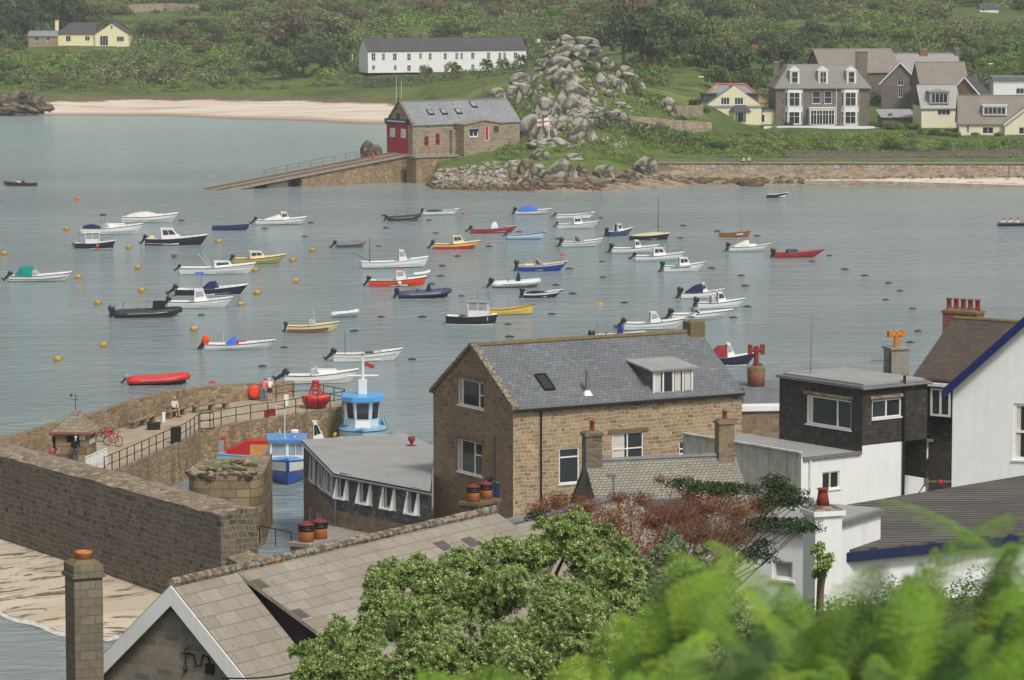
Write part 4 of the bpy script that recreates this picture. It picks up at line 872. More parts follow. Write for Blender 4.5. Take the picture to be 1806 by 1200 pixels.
for a in [(8, 178, 30, 24), (28, 176, 32, 28), (52, 172, 26, 20), (62, 180, 30, 20), (20, 190, 44, 14), (50, 190, 40, 12), (78, 188, 28, 12), (-14, 184, 36, 26), (40, 166, 24, 12)]:
    boulder(*a, 'brown rock of the headland at the left end of the far beach', 752, 'rocks at the left end of the far beach')
def rubble(name, n, fn, lab, cat, mt='brown_rock'):
    Vs, Fs, off = [], [], 0
    for k in range(n):
        p, s = fn(); me = random.choice(SROCK); v = np.empty(len(me.vertices)*3); me.vertices.foreach_get('co', v); v = v.reshape(-1, 3)
        f = np.empty(len(me.polygons)*3, dtype=np.int32); me.polygons.foreach_get('vertices', f)
        a = random.uniform(0, 6.28); ca, sa = math.cos(a), math.sin(a)
        v = v*np.array([s*random.uniform(.7, 1.4), s*random.uniform(.7, 1.2), s*random.uniform(.4, .8)]); v = np.stack([v[:, 0]*ca-v[:, 1]*sa, v[:, 0]*sa+v[:, 1]*ca, v[:, 2]], 1)+np.array(p)
        Vs.append(v); Fs.append(f.reshape(-1, 3)+off); off += len(v)
    o = bpy.data.objects.new(name, raw_mesh(name, np.concatenate(Vs), np.concatenate(Fs), MATS[mt])); C.objects.link(o); o['kind'] = 'stuff'; tag(o, lab, cat); return o
def f1():
    px = random.uniform(752, 935); d = random.uniform(522, 536); return gpos(px, d), random.uniform(.3, .8)
rubble('rubble', 420, f1, 'loose grey rubble bank below the boathouse annex', 'rubble', 'boulder')
def f2():
    px = random.uniform(760, 1840); d = {0: 524}.get(0)+(0 if px < 1050 else min(1, (px-1050)/150)*12); d += random.uniform(-1.5, 2.2)
    if px > 1420: d = random.uniform(537, 540.2)
    return gpos(px, d), random.uniform(.25, .75)*(1 if px < 1420 else .5)
rubble('shore_rocks', 620, f2, 'dark weedy rocks scattered along the tide line of the far shore', 'rocks')
def f3():
    px = random.uniform(390, 690); return gpos(px, random.uniform(778, 783)-(px-480)*.04), random.uniform(.15, .4)
rubble('beach_stones', 140, f3, 'scattered stones along the top of the far beach', 'stones')
def f4(): return gpos(random.uniform(-60, 96), 1)*0+gpos((p_ := random.uniform(-60, 96)), random.uniform(747, 766)), random.uniform(.5, 1.5)*(1-max(0, p_)/130)
rubble('headland_rocks', 130, f4, 'jumble of brown rocks at the left end of the far beach', 'rocks')
# ---------------------------------------------------------------- boats
def gel(name, c): return paint('gel_'+name, c, .28, .07, 1.5, .5)
GW, GC, GN, GK = gel('white', S(226, 226, 222)), gel('cream', S(222, 206, 158)), gel('navy', S(30, 32, 58)), gel('black', S(30, 31, 34))
GR, GO, GB, GS = gel('red', S(176, 30, 32)), gel('orange', S(222, 70, 28)), gel('blue', S(30, 66, 160)), gel('sky', S(150, 182, 208))
GY, GT, GM, GG, GP = gel('yellow', S(214, 182, 84)), gel('tan', S(176, 132, 78)), gel('maroon', S(140, 44, 48)), gel('grey', S(150, 154, 158)), gel('pink', S(176, 110, 116))
GTL, GDK, GWD = gel('teal', S(24, 128, 116)), gel('boot', S(44, 46, 52)), paint('varnish', S(158, 98, 48), .35, .25, 4)
def cloth(n, c): return paint('cloth_'+n, c, .9, .22, 2.5, .1)
CN, CB, CW, CK, CM, CE = cloth('navy', S(40, 46, 84)), cloth('blue', S(70, 112, 214)), cloth('white', S(214, 212, 206)), cloth('black', S(40, 40, 42)), cloth('maroon', S(136, 52, 58)), cloth('beige', S(200, 186, 150))
RUB = {'black': paint('tube_black', S(44, 44, 50), .55, .12, 2), 'navy': paint('tube_navy', S(62, 68, 98), .5, .12, 2), 'red': paint('tube_red', S(206, 48, 44), .5, .1, 2), 'white': paint('tube_white', S(214, 214, 210), .5, .08, 2), 'grey': paint('tube_grey', S(112, 112, 116), .55, .1, 2)}
def arch(x, w, z0, h_, n=7, flat=.75):
    return [(x, w*math.cos(math.pi*k/(n-1)), z0+h_*(math.sin(math.pi*k/(n-1))**flat)) for k in range(n)]
def panel(mb, quad, a0, a1, b0, b1, off=.012):
    """a patch on a flat face given by its corners (bl, br, tr, tl), a little proud"""
    q = [Vector(p) for p in quad]; n = (q[1]-q[0]).cross(q[3]-q[0]).normalized()*off
    P = lambda a, b: q[0]*(1-a)*(1-b)+q[1]*a*(1-b)+q[2]*a*b+q[3]*(1-a)*b+n
    mb.poly([P(a0, b0), P(a1, b0), P(a1, b1), P(a0, b1)])
class Boat:
    def __init__(s, label, x0, x1, y, feats, name='motorboat', hd=None, fb=.62, beam=.37, top=GW, bot=GDK, trim=None, fore=.62, sheer=.45, rake=.9, tran=.85, motor=True, cat='boat', grp='boats moored in the harbour', L=None, floor=.12, deckmat=None, pos=None):
        k = (y+100)/35; p = pos or at((x0+x1)/2, y); hd = random.uniform(2, 9) if hd is None else hd
        Lp = (x1-x0)/k/max(.35, abs(math.cos(R(hd)))); ob = .55 if motor else 0
        s.L = L or Lp-ob; s.B = max(1.2, s.L*beam); fb = fb*(.86 if fb < 1.2 else 1); s.fb = fb; s.sheer, s.rake, s.tran = sheer, rake, tran
        s.o = thing(name, label, cat, (p.x+(ob/2*math.cos(R(hd)) if not L else 0), p.y, 0), R(hd), grp); s.fore = fore; s.top = top
        b = MB(); N = 14; rings, inner = [], []
        for i in range(N+1):
            u = i/N; w_, z, kz = s.hw(u), s.zsh(u), -.28*(1-max(0, (u-.6)/.4)**2)
            f = lambda q: s.x(u, q)
            rings.append([(f(z), -w_, z), (f(z*.5), -w_*.96, z*.5), (f(.06), -w_*(.88-.25*u*u), .06), (f(-.1), -w_*.6*(1-.4*u), min(-.05, kz*.5)), (f(kz), 0, kz), (f(-.1), w_*.6*(1-.4*u), min(-.05, kz*.5)), (f(.06), w_*(.88-.25*u*u), .06), (f(z*.5), w_*.96, z*.5), (f(z), w_, z)])
        pts = [q for r in rings for q in r]; fs = []; n = 9
        for i in range(N):
            for j in range(n-1):
                mi = 1 if j in (2, 3, 4, 5) else 0
                b.faces([pts[i*n+j], pts[i*n+j+1], pts[(i+1)*n+j+1], pts[(i+1)*n+j]], [(0, 3, 2, 1)], mi)
        b.faces(rings[0], [tuple(range(n))], 0)
        b.build('hull', [top, bot], s.o, True)
        g = .05+.02*s.B; c = MB(); io, ii = [], []
        us = [k/10*fore for k in range(11)]
        us[0] = .015
        dm = deckmat or GW
        for u in us:
            w_, z = s.hw(u), s.zsh(u); wi = max(.05, w_-g); ii.append([(s.x(u, z), -w_, z), (s.x(u, z), -wi, z+.012), (s.x(u, z*.8), -wi*.96, floor), (s.x(u, z*.8), wi*.96, floor), (s.x(u, z), wi, z+.012), (s.x(u, z), w_, z)])
        c.loft(ii, 0, False, False); c.faces(ii[0][1:5], [(0, 1, 2, 3)]); c.faces(ii[-1][1:5], [(3, 2, 1, 0)])
        u0, z0 = us[0], s.zsh(us[0]); c.faces([(s.x(0, z0)-.0, -s.hw(0), z0), (s.x(0, z0), s.hw(0), z0), (s.x(u0, z0), s.hw(u0), z0), (s.x(u0, z0), -s.hw(u0), z0)], [(0, 3, 2, 1)])
        fd = []
        for k in range(8):
            u = fore+(1-fore)*k/7; w_, z = s.hw(u), s.zsh(u); fd.append([(s.x(u, z), -w_, z), (s.x(u, z), -w_*.5, z+.05*s.B), (s.x(u, z), 0, z+.065*s.B), (s.x(u, z), w_*.5, z+.05*s.B), (s.x(u, z), w_, z)])
        if fore < .97:
            c.loft(fd, 0, False, False); c.faces(fd[0], [(0, 1, 2, 3, 4)])
        c.build('deck', dm, s.o)
        r = MB()
        for sg in (-1, 1): r.tube([(s.x(i/N, s.zsh(i/N)), sg*(s.hw(i/N)+.005), s.zsh(i/N)-.02) for i in range(N+1)], .035, 5)
        r.build('rubbing_strake', trim or MATS['dark_rubber'], s.o)
        for f in feats: getattr(s, f[0])(*f[1:])
    def hw(s, u): return s.B/2*(s.tran+(1-s.tran)*min(1, u/.4) if u < .4 else max(0, 1-((u-.4)/.6)**2.3)**.85)+.012
    def zsh(s, u): return s.fb*(1+s.sheer*u*u-.12*math.sin(math.pi*u))
    def x(s, u, z=0): return -s.L/2+s.L*u*(1-.06*s.rake)+(s.rake*.62*(z/s.fb)*u**4 if u > .3 else 0)-(0 if u > .02 else 0)
    def side(s, u, v, z0, h_): return None
    def cuddy(s, u0, u1, h_, mat=None, roofmat=None, back=True, wf=.8, rakef=.35, glass='glass', wins=2, rakeb=.05, tw=.86):
        mat = mat or GW; xa, xb = s.x(u0, 0), s.x(u1, 0); wa, wb = s.hw(u0)*wf, s.hw(u1)*wf; za, zb = s.zsh(u0)-.12, s.zsh(u1)-.02
        h_ *= 1.2; zt = za+.12+h_; ln = xb-xa
        B0 = [(xa, -wa, za), (xb, -wb*.8, zb), (xb, wb*.8, zb), (xa, wa, za)]
        T0 = [(xa+rakeb, -wa*tw, zt), (xb-rakef*h_-.1, -wb*tw*.9, zt-.03), (xb-rakef*h_-.1, wb*tw*.9, zt-.03), (xa+rakeb, wa*tw, zt)]
        b = MB(); b.loft([B0, T0]); c = b.build('cabin', mat, s.o, bevel=.03)
        r = MB(); e = .05; r.loft([[(p[0]+(e if i in (1, 2) else -e*1.5), p[1]*(1+e), p[2]+.004+dz) for i, p in enumerate(T0)] for dz in (0, .05)]); r.build('cabin_roof', roofmat or mat, c)
        w_ = MB(); q = [B0[0], B0[1], T0[1], T0[0]]; k = 2 if wins == 2 else 1; lo = .42 if h_ > .5 else .35
        for j in range(wins): panel(w_, q, .1+.8*j/wins+.02, .1+.8*(j+1)/wins-.02, lo, .88)
        q = [B0[2], B0[3], T0[3], T0[2]]
        for j in range(wins): panel(w_, q, .1+.8*j/wins+.02, .1+.8*(j+1)/wins-.02, lo, .88)
        q = [B0[1], B0[2], T0[2], T0[1]]
        panel(w_, q, .06, .48, lo, .88); panel(w_, q, .52, .94, lo, .88)
        w_.build('cabin_window', MATS[glass], c)
        if back:
            d = MB(); q = [B0[3], B0[0], T0[0], T0[3]]; panel(d, q, .3, .7, .1, .92); d.build('cabin_doorway', MATS['glass'], c)
    def wheelhouse(s, u0, u1, h_, mat=None, roofmat=None, wf=.62, over=.3):
        """open backed shelter: posts, glazed front and sides, flat roof"""
        mat = mat or GW; xa, xb = s.x(u0), s.x(u1); w_ = s.hw((u0+u1)/2)*wf; z0 = s.zsh((u0+u1)/2)*.9; zt = z0+h_; zm = z0+h_*.45
        b = MB()
        for x in (xa, (xa+xb)/2, xb):
            for y in (-w_, w_): b.box(x-.03, x+.03, y-.03, y+.03, z0-.3, zt)
        b.box(xb-.03, xb+.03, -.03, .03, zm+.003, zt)
        b.box(xa+.031, xb-.031, -w_-.02, -w_+.02, z0-.3, zm); b.box(xa+.031, xb-.031, w_-.02, w_+.02, z0-.3, zm); b.box(xb-.02, xb+.02, -w_+.031, w_-.031, z0-.3, zm)
        c = b.build('wheelhouse', mat, s.o)
        g = MB(); g.box(xa+.04, xb-.04, -w_-.006, -w_+.006, zm+.004, zt-.02); g.box(xa+.04, xb-.04, w_-.006, w_+.006, zm+.004, zt-.02); g.box(xb-.006, xb+.006, -w_+.04, w_-.04, zm+.004, zt-.02); g.build('pane', MATS['pale_glass'], c)
        r = MB(); r.box(xa-over, xb+.12, -w_-.1, w_+.1, zt+.003, zt+.07); r.build('roof', roofmat or mat, c, bevel=.02)
    def shield(s, u, h_, mat=None, glass='pale_glass', wf=.8, ln=.16):
        """raked wrap-round windscreen"""
        h_ *= 1.15; xa, xb = s.x(u-ln*.6), s.x(u+ln*.4); w_ = s.hw(u)*wf; z = s.zsh(u); b = MB(); g = MB()
        base = [(xa, -w_, z), (xb-.1, -w_*.85, z), (xb, 0, z+.03), (xb-.1, w_*.85, z), (xa, w_, z)]; topp = [(xa-.02, -w_*.92, z+h_*.75), (xb-.1-h_*.8, -w_*.78, z+h_), (xb-h_*.8, 0, z+h_), (xb-.1-h_*.8, w_*.78, z+h_), (xa-.02, w_*.92, z+h_*.75)]
        for k in range(4): g.poly([base[k], base[k+1], topp[k+1], topp[k]])
        b.tube(topp, .025, 5); b.tube(base, .025, 5)
        for p, q in zip(base, topp): b.cyl(p, q, .02, n=5)
        w_o = b.build('windscreen', mat or GW, s.o); g.build('pane', MATS[glass], w_o)
    def cover(s, u0, u1, h_, mat=CN, wf=1.0, peak=.5, name='canvas_cover'):
        b = MB(); rings = []; n = 9
        for k in range(n+1):
            t_ = k/n; u = u0+(u1-u0)*t_; q = math.sin(math.pi*min(1, max(0, (t_/peak*.5 if t_ < peak else .5+(t_-peak)/(1-peak)*.5))))**.8
            rings.append(arch(s.x(u, s.fb), (s.hw(u)+.02)*wf, s.zsh(u)-.04, .06+h_*q*(1+.05*noise.noise((u*9, s.L, 0)))))
        b.loft(rings, 0, True, False); b.build(name, mat, s.o, True)
    def hood(s, u0, u1, h_, mat=CN, wf=.86, slope=.5, fz=1.0):
        """spray hood or cuddy canopy that meets a screen at u1"""
        b = MB(); rings = []
        for k in range(7):
            t_ = k/6; u = u0+(u1-u0)*t_; q = min(1, .12+t_/slope) if slope > 0 else 1
            rings.append(arch(s.x(u, s.fb), s.hw(u)*wf, s.zsh(u)-.05, h_*q*(1 if t_ < .99 else fz), flat=.6))
        b.loft(rings, 0, True, False); b.build('canopy', mat, s.o, True)
    def bimini(s, u, h_, mat=CN, ln=.16):
        b = MB(); x = s.x(u); w_ = s.hw(u)*.8; z = s.zsh(u)
        for dx in (-.35, .35):
            for sg in (-1, 1): b.cyl((x, sg*w_, z), (x+dx, sg*w_*.8, z+h_), .02, n=5)
        a = b.build('bimini_frame', MATS['grey_metal'], s.o); c = MB(); c.loft([[(x+dx, y*w_*.85, z+h_+dz*(1-.0)) for y, dz in ((-1, -.05), (-.5, .06), (.5, .06), (1, -.05), (.5, .02), (-.5, .02))] for dx in (-.4, -.0, .42)]); c.build('bimini_top', mat, a)
    def outboard(s, tilt=50, sz=1.0, cowl=None, dy=0):
        o = MB(); a = R(tilt); q = MB(); z0 = s.zsh(0)
        sz *= .86; T = Matrix.Translation((-s.L/2-.1, dy, z0+.02)) @ Matrix.Rotation(a, 4, 'Y')
        f = lambda x, y, z: tuple(T @ Vector((x*sz, y*sz, z*sz)))
        o.loft([[f(x*.25*k+dx, y*.17*k, z) for x, y in ((-1, -.6), (-.6, -1), (.6, -1), (1, -.6), (1, .6), (.6, 1), (-.6, 1), (-1, .6))] for z, k, dx in ((-.02, .7, .02), (.06, .98, -.01), (.3, 1, -.05), (.42, .86, -.04), (.44, .6, -.02))])
        e = o.build('outboard', cowl or GK, s.o, True)
        q.loft([[f(x, y, z) for x, y in ((-.13*k, -.08*k), (.16*k, -.08*k), (.16*k, .08*k), (-.13*k, .08*k))] for z, k in ((.02, 1.1), (-.45, .8), (-.8, .6))]); q.loft([[f(x, y*.05, z*.05-.72) for y, z in ((-1, -1), (1, -1), (1, 1), (-1, 1))] for x in (-.28, .16)])
        q.loft([[f(x, y, z) for x, y in ((-.2, -.14), (-.17, -.14), (-.17, .14), (-.2, .14))] for z in (-.86, -.58)])
        q.build('leg', GDK, e)
    def rail(s, u0=.62, u1=.99, h_=.4, mat=None):
        b = MB(); n = 5; pl = [[], []]
        for i, sg in enumerate((-1, 1)):
            for k in range(n):
                u = u0+(u1-u0)*k/(n-1); p = (s.x(u, s.zsh(u)), sg*s.hw(u)*.9, s.zsh(u)); q = (p[0], p[1], p[2]+h_); pl[i].append(q); b.cyl(p, q, .018, n=4)
        b.tube(pl[0]+pl[1][::-1], .02, 5); b.build('bow_rail', MATS['grey_metal'] if mat is None else mat, s.o)
    def mast(s, u, h_, r=.05, lean=0, boom=None, mat=None):
        b = MB(); x = s.x(u); z = .1; b.cyl((x, 0, z), (x+lean, 0, h_), r, r*.6, 7)
        if boom: b.cyl((x, 0, z+boom[0]), (x+boom[1], 0, z+boom[2]), r*.8, r*.5, 6)
        b.build('mast', mat or MATS['timber'], s.o)
    def yard(s, u, z, ln):
        b = MB(); b.cyl((s.x(u)-ln, 0, z), (s.x(u)+ln, 0, z+.04), .04, n=6); b.build('yard', MATS['timber'], s.o)
    def aerial(s, u, h_, lean=-.2):
        b = MB(); z = s.zsh(u); b.tube([(s.x(u), 0, z), (s.x(u)+lean, 0, z+h_)], .018, 4); b.build('aerial', GW, s.o)
    def console(s, u, h_=.7, mat=None, w_=.3, ln=.3, cov=None):
        x = s.x(u); b = MB(); z0 = .1
        b.loft([[(x-ln, -w_, z0), (x+ln, -w_, z0), (x+ln, w_, z0), (x-ln, w_, z0)], [(x-ln*.7, -w_*.95, z0+h_*.75), (x+ln*.8, -w_*.95, z0+h_*.75), (x+ln*.8, w_*.95, z0+h_*.75), (x-ln*.7, w_*.95, z0+h_*.75)], [(x-ln*.1, -w_*.8, z0+h_*1.25), (x+ln*.45, -w_*.8, z0+h_*1.2), (x+ln*.45, w_*.8, z0+h_*1.2), (x-ln*.1, w_*.8, z0+h_*1.25)]])
        b.build('console', mat or GW, s.o, bevel=.03)
    def seats(s, us, mat=None):
        for u in us:
            b = MB(); x, w_ = s.x(u), s.hw(u)*.9; z = min(s.zsh(u)-.18, .42); b.box(x-.14, x+.14, -w_, w_, z, z+.05); b.build('thwart', mat or MATS['timber'], s.o)
    def box(s, u, ln, w_, h_, mat=None, name='locker', z=None):
        h_ *= 1.25; x = s.x(u); z = s.zsh(u)-.05 if z is None else z; b = MB(); b.loft([[(x-ln, -w_, z), (x+ln, -w_, z), (x+ln, w_, z), (x-ln, w_, z)], [(x-ln*.85, -w_*.85, z+h_), (x+ln*.85, -w_*.85, z+h_), (x+ln*.85, w_*.85, z+h_), (x-ln*.85, w_*.85, z+h_)]]); b.build(name, mat or GW, s.o, bevel=.03)
    def stripe(s, z0, z1, mat, u0=.01, u1=.97):
        N = 12
        for sg in (-1, 1):
            b = MB(); rr = []
            for i in range(N+1):
                u = u0+(u1-u0)*i/N; z = s.zsh(u); w_ = s.hw(u)
                rr.append([(s.x(u, z*f), sg*(w_*(.96+.04*max(0, (f-.5)*2))+.012), z*f) for f in (z0, z1)])
            for a, c in zip(rr, rr[1:]): b.poly([a[0], c[0], c[1], a[1]] if sg < 0 else [a[0], a[1], c[1], c[0]])
            b.build('stripe', mat, s.o)
    def fender(s, u, sg, mat):
        b = MB(); z = s.zsh(u); b.ball((s.x(u, z*.6), sg*(s.hw(u)+.2), z*.62), (.2, .2, .22), n=10); b.build('fender', mat, s.o, True)
class Rib(Boat):
    def __init__(s, label, x0, x1, y, tube, feats, hd=None, r=.24, name='inflatable_boat', hullmat=None, grp='boats moored in the harbour', motor=True):
        k = (y+100)/35; p = at((x0+x1)/2, y); hd = random.uniform(2, 9) if hd is None else hd; ob = .45 if motor else 0
        s.L = (x1-x0)/k-ob; s.B = s.L*.4; s.fb = .5; s.sheer = .5; s.rake = .8; s.tran = .95; s.fore = .75
        s.o = thing(name, label, 'boat', (p.x+ob/2, p.y, 0), R(hd), grp)
        path = []; W = s.B/2-r; N = 7
        for k in range(N): path.append((-s.L/2+s.L*.62*k/(N-1), -W, .34+.02*k))
        for k in range(1, 8):
            a = -math.pi/2+math.pi*k/8; path.append((s.L*.12+(s.L*.38-r)*math.cos(a)**.9 if math.cos(a) > 0 else s.L*.12, W*math.sin(a), .46+.2*math.cos(a)))
        path += [(x, -y_, z) for x, y_, z in path[:N][::-1]]
        rad = [r*.55]+[r]*(len(path)-2)+[r*.55]
        b = MB(); b.tube(path, rad, 10); b.build('tube', tube, s.o, True)
        b = MB(); b.tube([(x, y_*(1+(r*1.02)/max(.3, abs(W)) if True else 1), z) for x, y_, z in path[2:-2]], .03, 5); b.build('rubbing_strake', GG if tube is not RUB['white'] else GDK, s.o)
        b = MB(); b.loft([[(-s.L/2+.15, -W, .15), (-s.L/2+.15, W, .15), (-s.L/2+.15, W*.7, -.1), (-s.L/2+.15, 0, -.25), (-s.L/2+.15, -W*.7, -.1)], [(s.L*.15, -W, .2), (s.L*.15, W, .2), (s.L*.15, W*.7, -.05), (s.L*.15, 0, -.25), (s.L*.15, -W*.7, -.05)], [(s.L*.42, -.12, .35), (s.L*.42, .12, .35), (s.L*.42, .1, .25), (s.L*.42, 0, .1), (s.L*.42, -.1, .25)]]); b.build('hull', hullmat or GG, s.o)
        for f in feats: getattr(s, f[0])(*f[1:])
    def hw(s, u): return s.B/2*(.9 if u < .7 else .9-.8*(u-.7)/.3*.8)
    def zsh(s, u): return .5+.18*u*u
    def x(s, u, z=0): return -s.L/2+s.L*u
    def frame(s, u=.1, h_=.9):
        b = MB(); x = s.x(u); w_ = s.B/2*.7; b.tube([(x-.2, -w_, .5), (x, -w_*.9, .5+h_), (x, w_*.9, .5+h_), (x-.2, w_, .5)], .03, 6); b.build('a_frame', MATS['grey_metal'], s.o)
    def pods(s, us, mat=None):
        for u in us:
            b = MB(); x = s.x(u); b.box(x-.16, x+.16, -.16, .16, .15, .62); b.box(x-.2, x-.12, -.16, .16, .62, .9); b.build('seat', mat or GK, s.o, bevel=.03)
    def lump(s, u, ln, w_, h_, mat): s.box(u, ln, w_, h_, mat, 'covered_console', .3)
OB = ('outboard',)
# --- left part of the moorings
Boat('white sports cruiser with a navy aft cover, cabin portholes and a navy bimini', 143, 246, 413, [('box', .62, 1.3, .75, .38, GW, 'cabin'), ('shield', .48, .5), ('cover', .02, .36, .42, CN), ('bimini', .4, 1.55, CN), ('stripe', .3, .36, GG), ('rail', .6, .98, .3)], fb=.95, beam=.36, fore=.45, motor=False, name='cruiser', bot=GW)
Boat('white sports cruiser under a full white cover, moored behind the bimini cruiser', 215, 308, 392, [('cover', .05, .72, .62, CW, .95, .6), ('stripe', .45, .52, GG), ('box', .75, .7, .5, .18)], fb=.85, beam=.36, fore=.5, motor=False, name='cruiser', bot=GW)
Boat('navy hulled fishing boat with a white open shelter and a red fender', 123, 200, 440, [('wheelhouse', .3, .66, 1.25, GW, GW), ('rail', .62, .97, .45), ('stripe', .1, .16, GW), ('fender', .6, -1, GO), ('outboard', 10, .7, GG)], fb=.9, beam=.38, top=GN, fore=.6, rake=.4, sheer=.25, name='fishing_boat')
Boat('navy hulled cabin cruiser with a long white hardtop and outboard', 248, 360, 432, [('cuddy', .3, .66, 1.0, GW, GW, True, .78, .8, 'glass', 2, -.1), ('rail', .62, .98, .3), ('stripe', .28, .33, GW, .02, .4), ('outboard', 35, 1.2), ('box', .12, .3, .5, .3, GC)], fb=.9, beam=.35, top=GN, fore=.6, name='cabin_cruiser')
Boat('plain dark blue open rowing boat moored alone on the left', 374, 436, 406, [('seats', (.25, .5, .75))], top=gel('punt', S(40, 52, 110)), bot=gel('punt', S(40, 52, 110)), fb=.6, fore=.985, motor=False, rake=.5, name='rowing_boat', deckmat=GN)
Boat('white cuddy boat with a clear sloping canopy behind its cabin', 443, 535, 396, [('cuddy', .56, .76, .75), ('hood', .15, .56, .72, CW, .8, 1), ('outboard', 48, 1.1)], fb=.7)
Boat('white speedboat with a bright teal canopy and black outboard', 8, 119, 496, [('hood', .1, .42, 1.0, cloth('teal', S(22, 132, 120)), .85, .4), ('shield', .5, .5), ('stripe', .42, .5, GK), ('outboard', 50, 1.2)], fb=.72, fore=.5, name='speedboat')
Boat('long white open boat with a low cabin forward and fishing rods', 308, 445, 483, [('cuddy', .5, .78, .5, GW, GW, True, .75, .5, 'glass', 1), ('aerial', .47, 1.6, -1.0), ('aerial', .44, 1.5, -1.3), ('outboard', 50, .9), ('stripe', .72, .76, GDK)], fb=.85, beam=.32, bot=GW, fore=.52)
Boat('cream cabin boat with an olive hull on the left of the middle moorings', 402, 496, 465, [('cuddy', .36, .72, .6, GC, GW, True, .8, .6), ('aerial', .36, .7, 0), ('outboard', 40, 1.1)], fb=.75, top=gel('olive', S(176, 164, 104)), bot=gel('olive2', S(120, 100, 62)), deckmat=GC, fore=.4)
Boat('navy hulled sports boat with a blue canopy and small bimini on a pole', 299, 429, 521, [('hood', .42, .66, .75, CN, .8, .5, .4), ('bimini', .38, 1.6, CB), ('rail', .62, .98, .32), ('stripe', .05, .1, GW), ('outboard', 52, 1.3)], fb=.8, top=GN, bot=GW, fore=.6, name='sports_boat')
Boat('white fishing boat with a small white cabin in front of the navy sports boat', 287, 402, 543, [('cuddy', .46, .7, .95, GW, GW, True, .7, .3, 'pale_glass', 1), ('rail', .72, .97, .5), ('stripe', .6, .64, GG), ('outboard', 45, 1.25)], fb=.78, bot=GW, fore=.48)
Rib('large charcoal inflatable with a covered console and row of seats', 190, 323, 559, RUB['black'], [('lump', .66, .65, .5, .95, CK), ('pods', (.36, .41, .5)), ('frame', .17, 1.0), ('outboard', 12, 1.5, GDK)], r=.29)
Boat('tan and brown speedboat with a low cream deck and raked screen', 495, 588, 586, [('shield', .62, .45, GC), ('stripe', .2, .55, gel('brown', S(120, 74, 44)), .01, .9), ('aerial', .66, 1.3, -.25), ('outboard', 15, .9, GDK)], top=GC, bot=gel('brown', S(120, 74, 44)), deckmat=GC, fb=.72, fore=.55, name='speedboat')
Rib('small white inflatable dinghy beside the tan speedboat', 583, 634, 561, RUB['white'], [], r=.19, motor=False)
Boat('white speedboat with an orange covered outboard and a blue triangular cover', 350, 476, 616, [('outboard', 40, 1.7, cloth('orange', S(226, 82, 40))), ('hood', .34, .5, .7, CB, .7, 1), ('box', .6, .5, .4, .2, GR, 'red_cushion'), ('aerial', .3, 1.0, .05), ('rail', .8, .98, .25)], fb=.6, bot=GW, fore=.55, name='speedboat')
Boat('long white open boat with a thin mast and black outboard', 576, 700, 637, [('mast', .2, 2.6, .03, 0, None, GK), ('seats', (.3, .45)), ('box', .6, .4, .35, .12, GK, 'cover'), ('stripe', .55, .6, GK), ('outboard', 48, 1.2)], fb=.8, fore=.75, bot=GW, beam=.33)
Boat('large cream and white speedboat with a tilted black outboard near the pier', 490, 622, 676, [('box', .62, 1.1, .7, .32, GW, 'foredeck_hump'), ('shield', .52, .5), ('stripe', .42, .48, GC), ('outboard', 60, 1.3)], fb=.85, bot=gel('pale', S(196, 190, 160)), fore=.46, name='speedboat')
Rib('long bright red inflatable boat with a small outboard near the pier', 214, 337, 678, RUB['red'], [('outboard', 40, .8, GG), ('box', .45, 1.4, .45, .05, GK, 'floor_mat', .25)], r=.27, hullmat=GK)
Rib('grey inflatable with a faded pink bow cover', 584, 646, 437, RUB['grey'], [('cover', .66, .98, .2, cloth('pink', S(186, 84, 100)), .9), ('outboard', 40, 1.0)], r=.22)
# --- middle of the moorings
Boat('white wooden launch with blue gunwale, tall dark mast and small glazed shelter', 637, 751, 472, [('mast', .14, 3.4, .05, 0, (.6, -1.9, 1.55), GK), ('cuddy', .6, .74, .95, GW, GW, True, .5, .3, 'pale_glass', 1), ('stripe', .2, .25, GS)], fb=.8, beam=.3, trim=GB, bot=GDK, fore=.76, rake=.6, motor=False, name='launch', sheer=.6)
Boat('bright orange workboat with an orange roofed wheelhouse', 641, 749, 505, [('cuddy', .5, .7, .85, GW, GO, True, .62, .3, 'pale_glass', 1), ('aerial', .68, 1.4, -.1), ('box', .3, .9, .55, .18, GG, 'engine_cover'), ('fender', .56, -1, GW), ('outboard', 35, 1.1)], top=GO, bot=GW, fb=.78, fore=.7, name='workboat', rake=.5)
Rib('small pale dinghy tucked behind the orange workboat', 728, 760, 490, RUB['white'], [], r=.17, motor=False)
Rib('navy inflatable with a tall navy covered console', 692, 798, 525, RUB['navy'], [('console', .57, 1.0, CN, .3, .3), ('pods', (.38, .42)), ('outboard', 25, 1.2, CN)], r=.27, hullmat=GK)
Rib('small black inflatable with scattered gear among the far moorings', 675, 743, 390, RUB['black'], [('pods', (.3, .62)), ('outboard', 20, .9)], r=.22)
Boat('grey open boat with a navy cover beside the black inflatable', 738, 803, 379, [('cover', .12, .62, .14, CN, .95), ('outboard', 30, .9)], fb=.6, fore=.9)
Boat('yellow boat with a broad red stripe and yellow cabin', 755, 840, 439, [('cuddy', .48, .78, .75, GC, GC, True, .7, .45), ('stripe', .02, .52, GR), ('outboard', 40, 1.1)], top=gel('butter', S(226, 190, 104)), bot=gel('purple', S(110, 70, 120)), deckmat=GC, fb=.72, fore=.5)
Boat('red open boat with a white centre console', 822, 905, 411, [('console', .58, 1.05, GW, .45, .55), ('stripe', .88, .99, GW), ('pods_', .4), ('outboard', 52, 1.0)] if False else [('console', .58, 1.0, GW, .45, .55), ('stripe', .88, .99, GW), ('outboard', 52, 1.0)], top=GR, fb=.66, fore=.8, deckmat=GG)
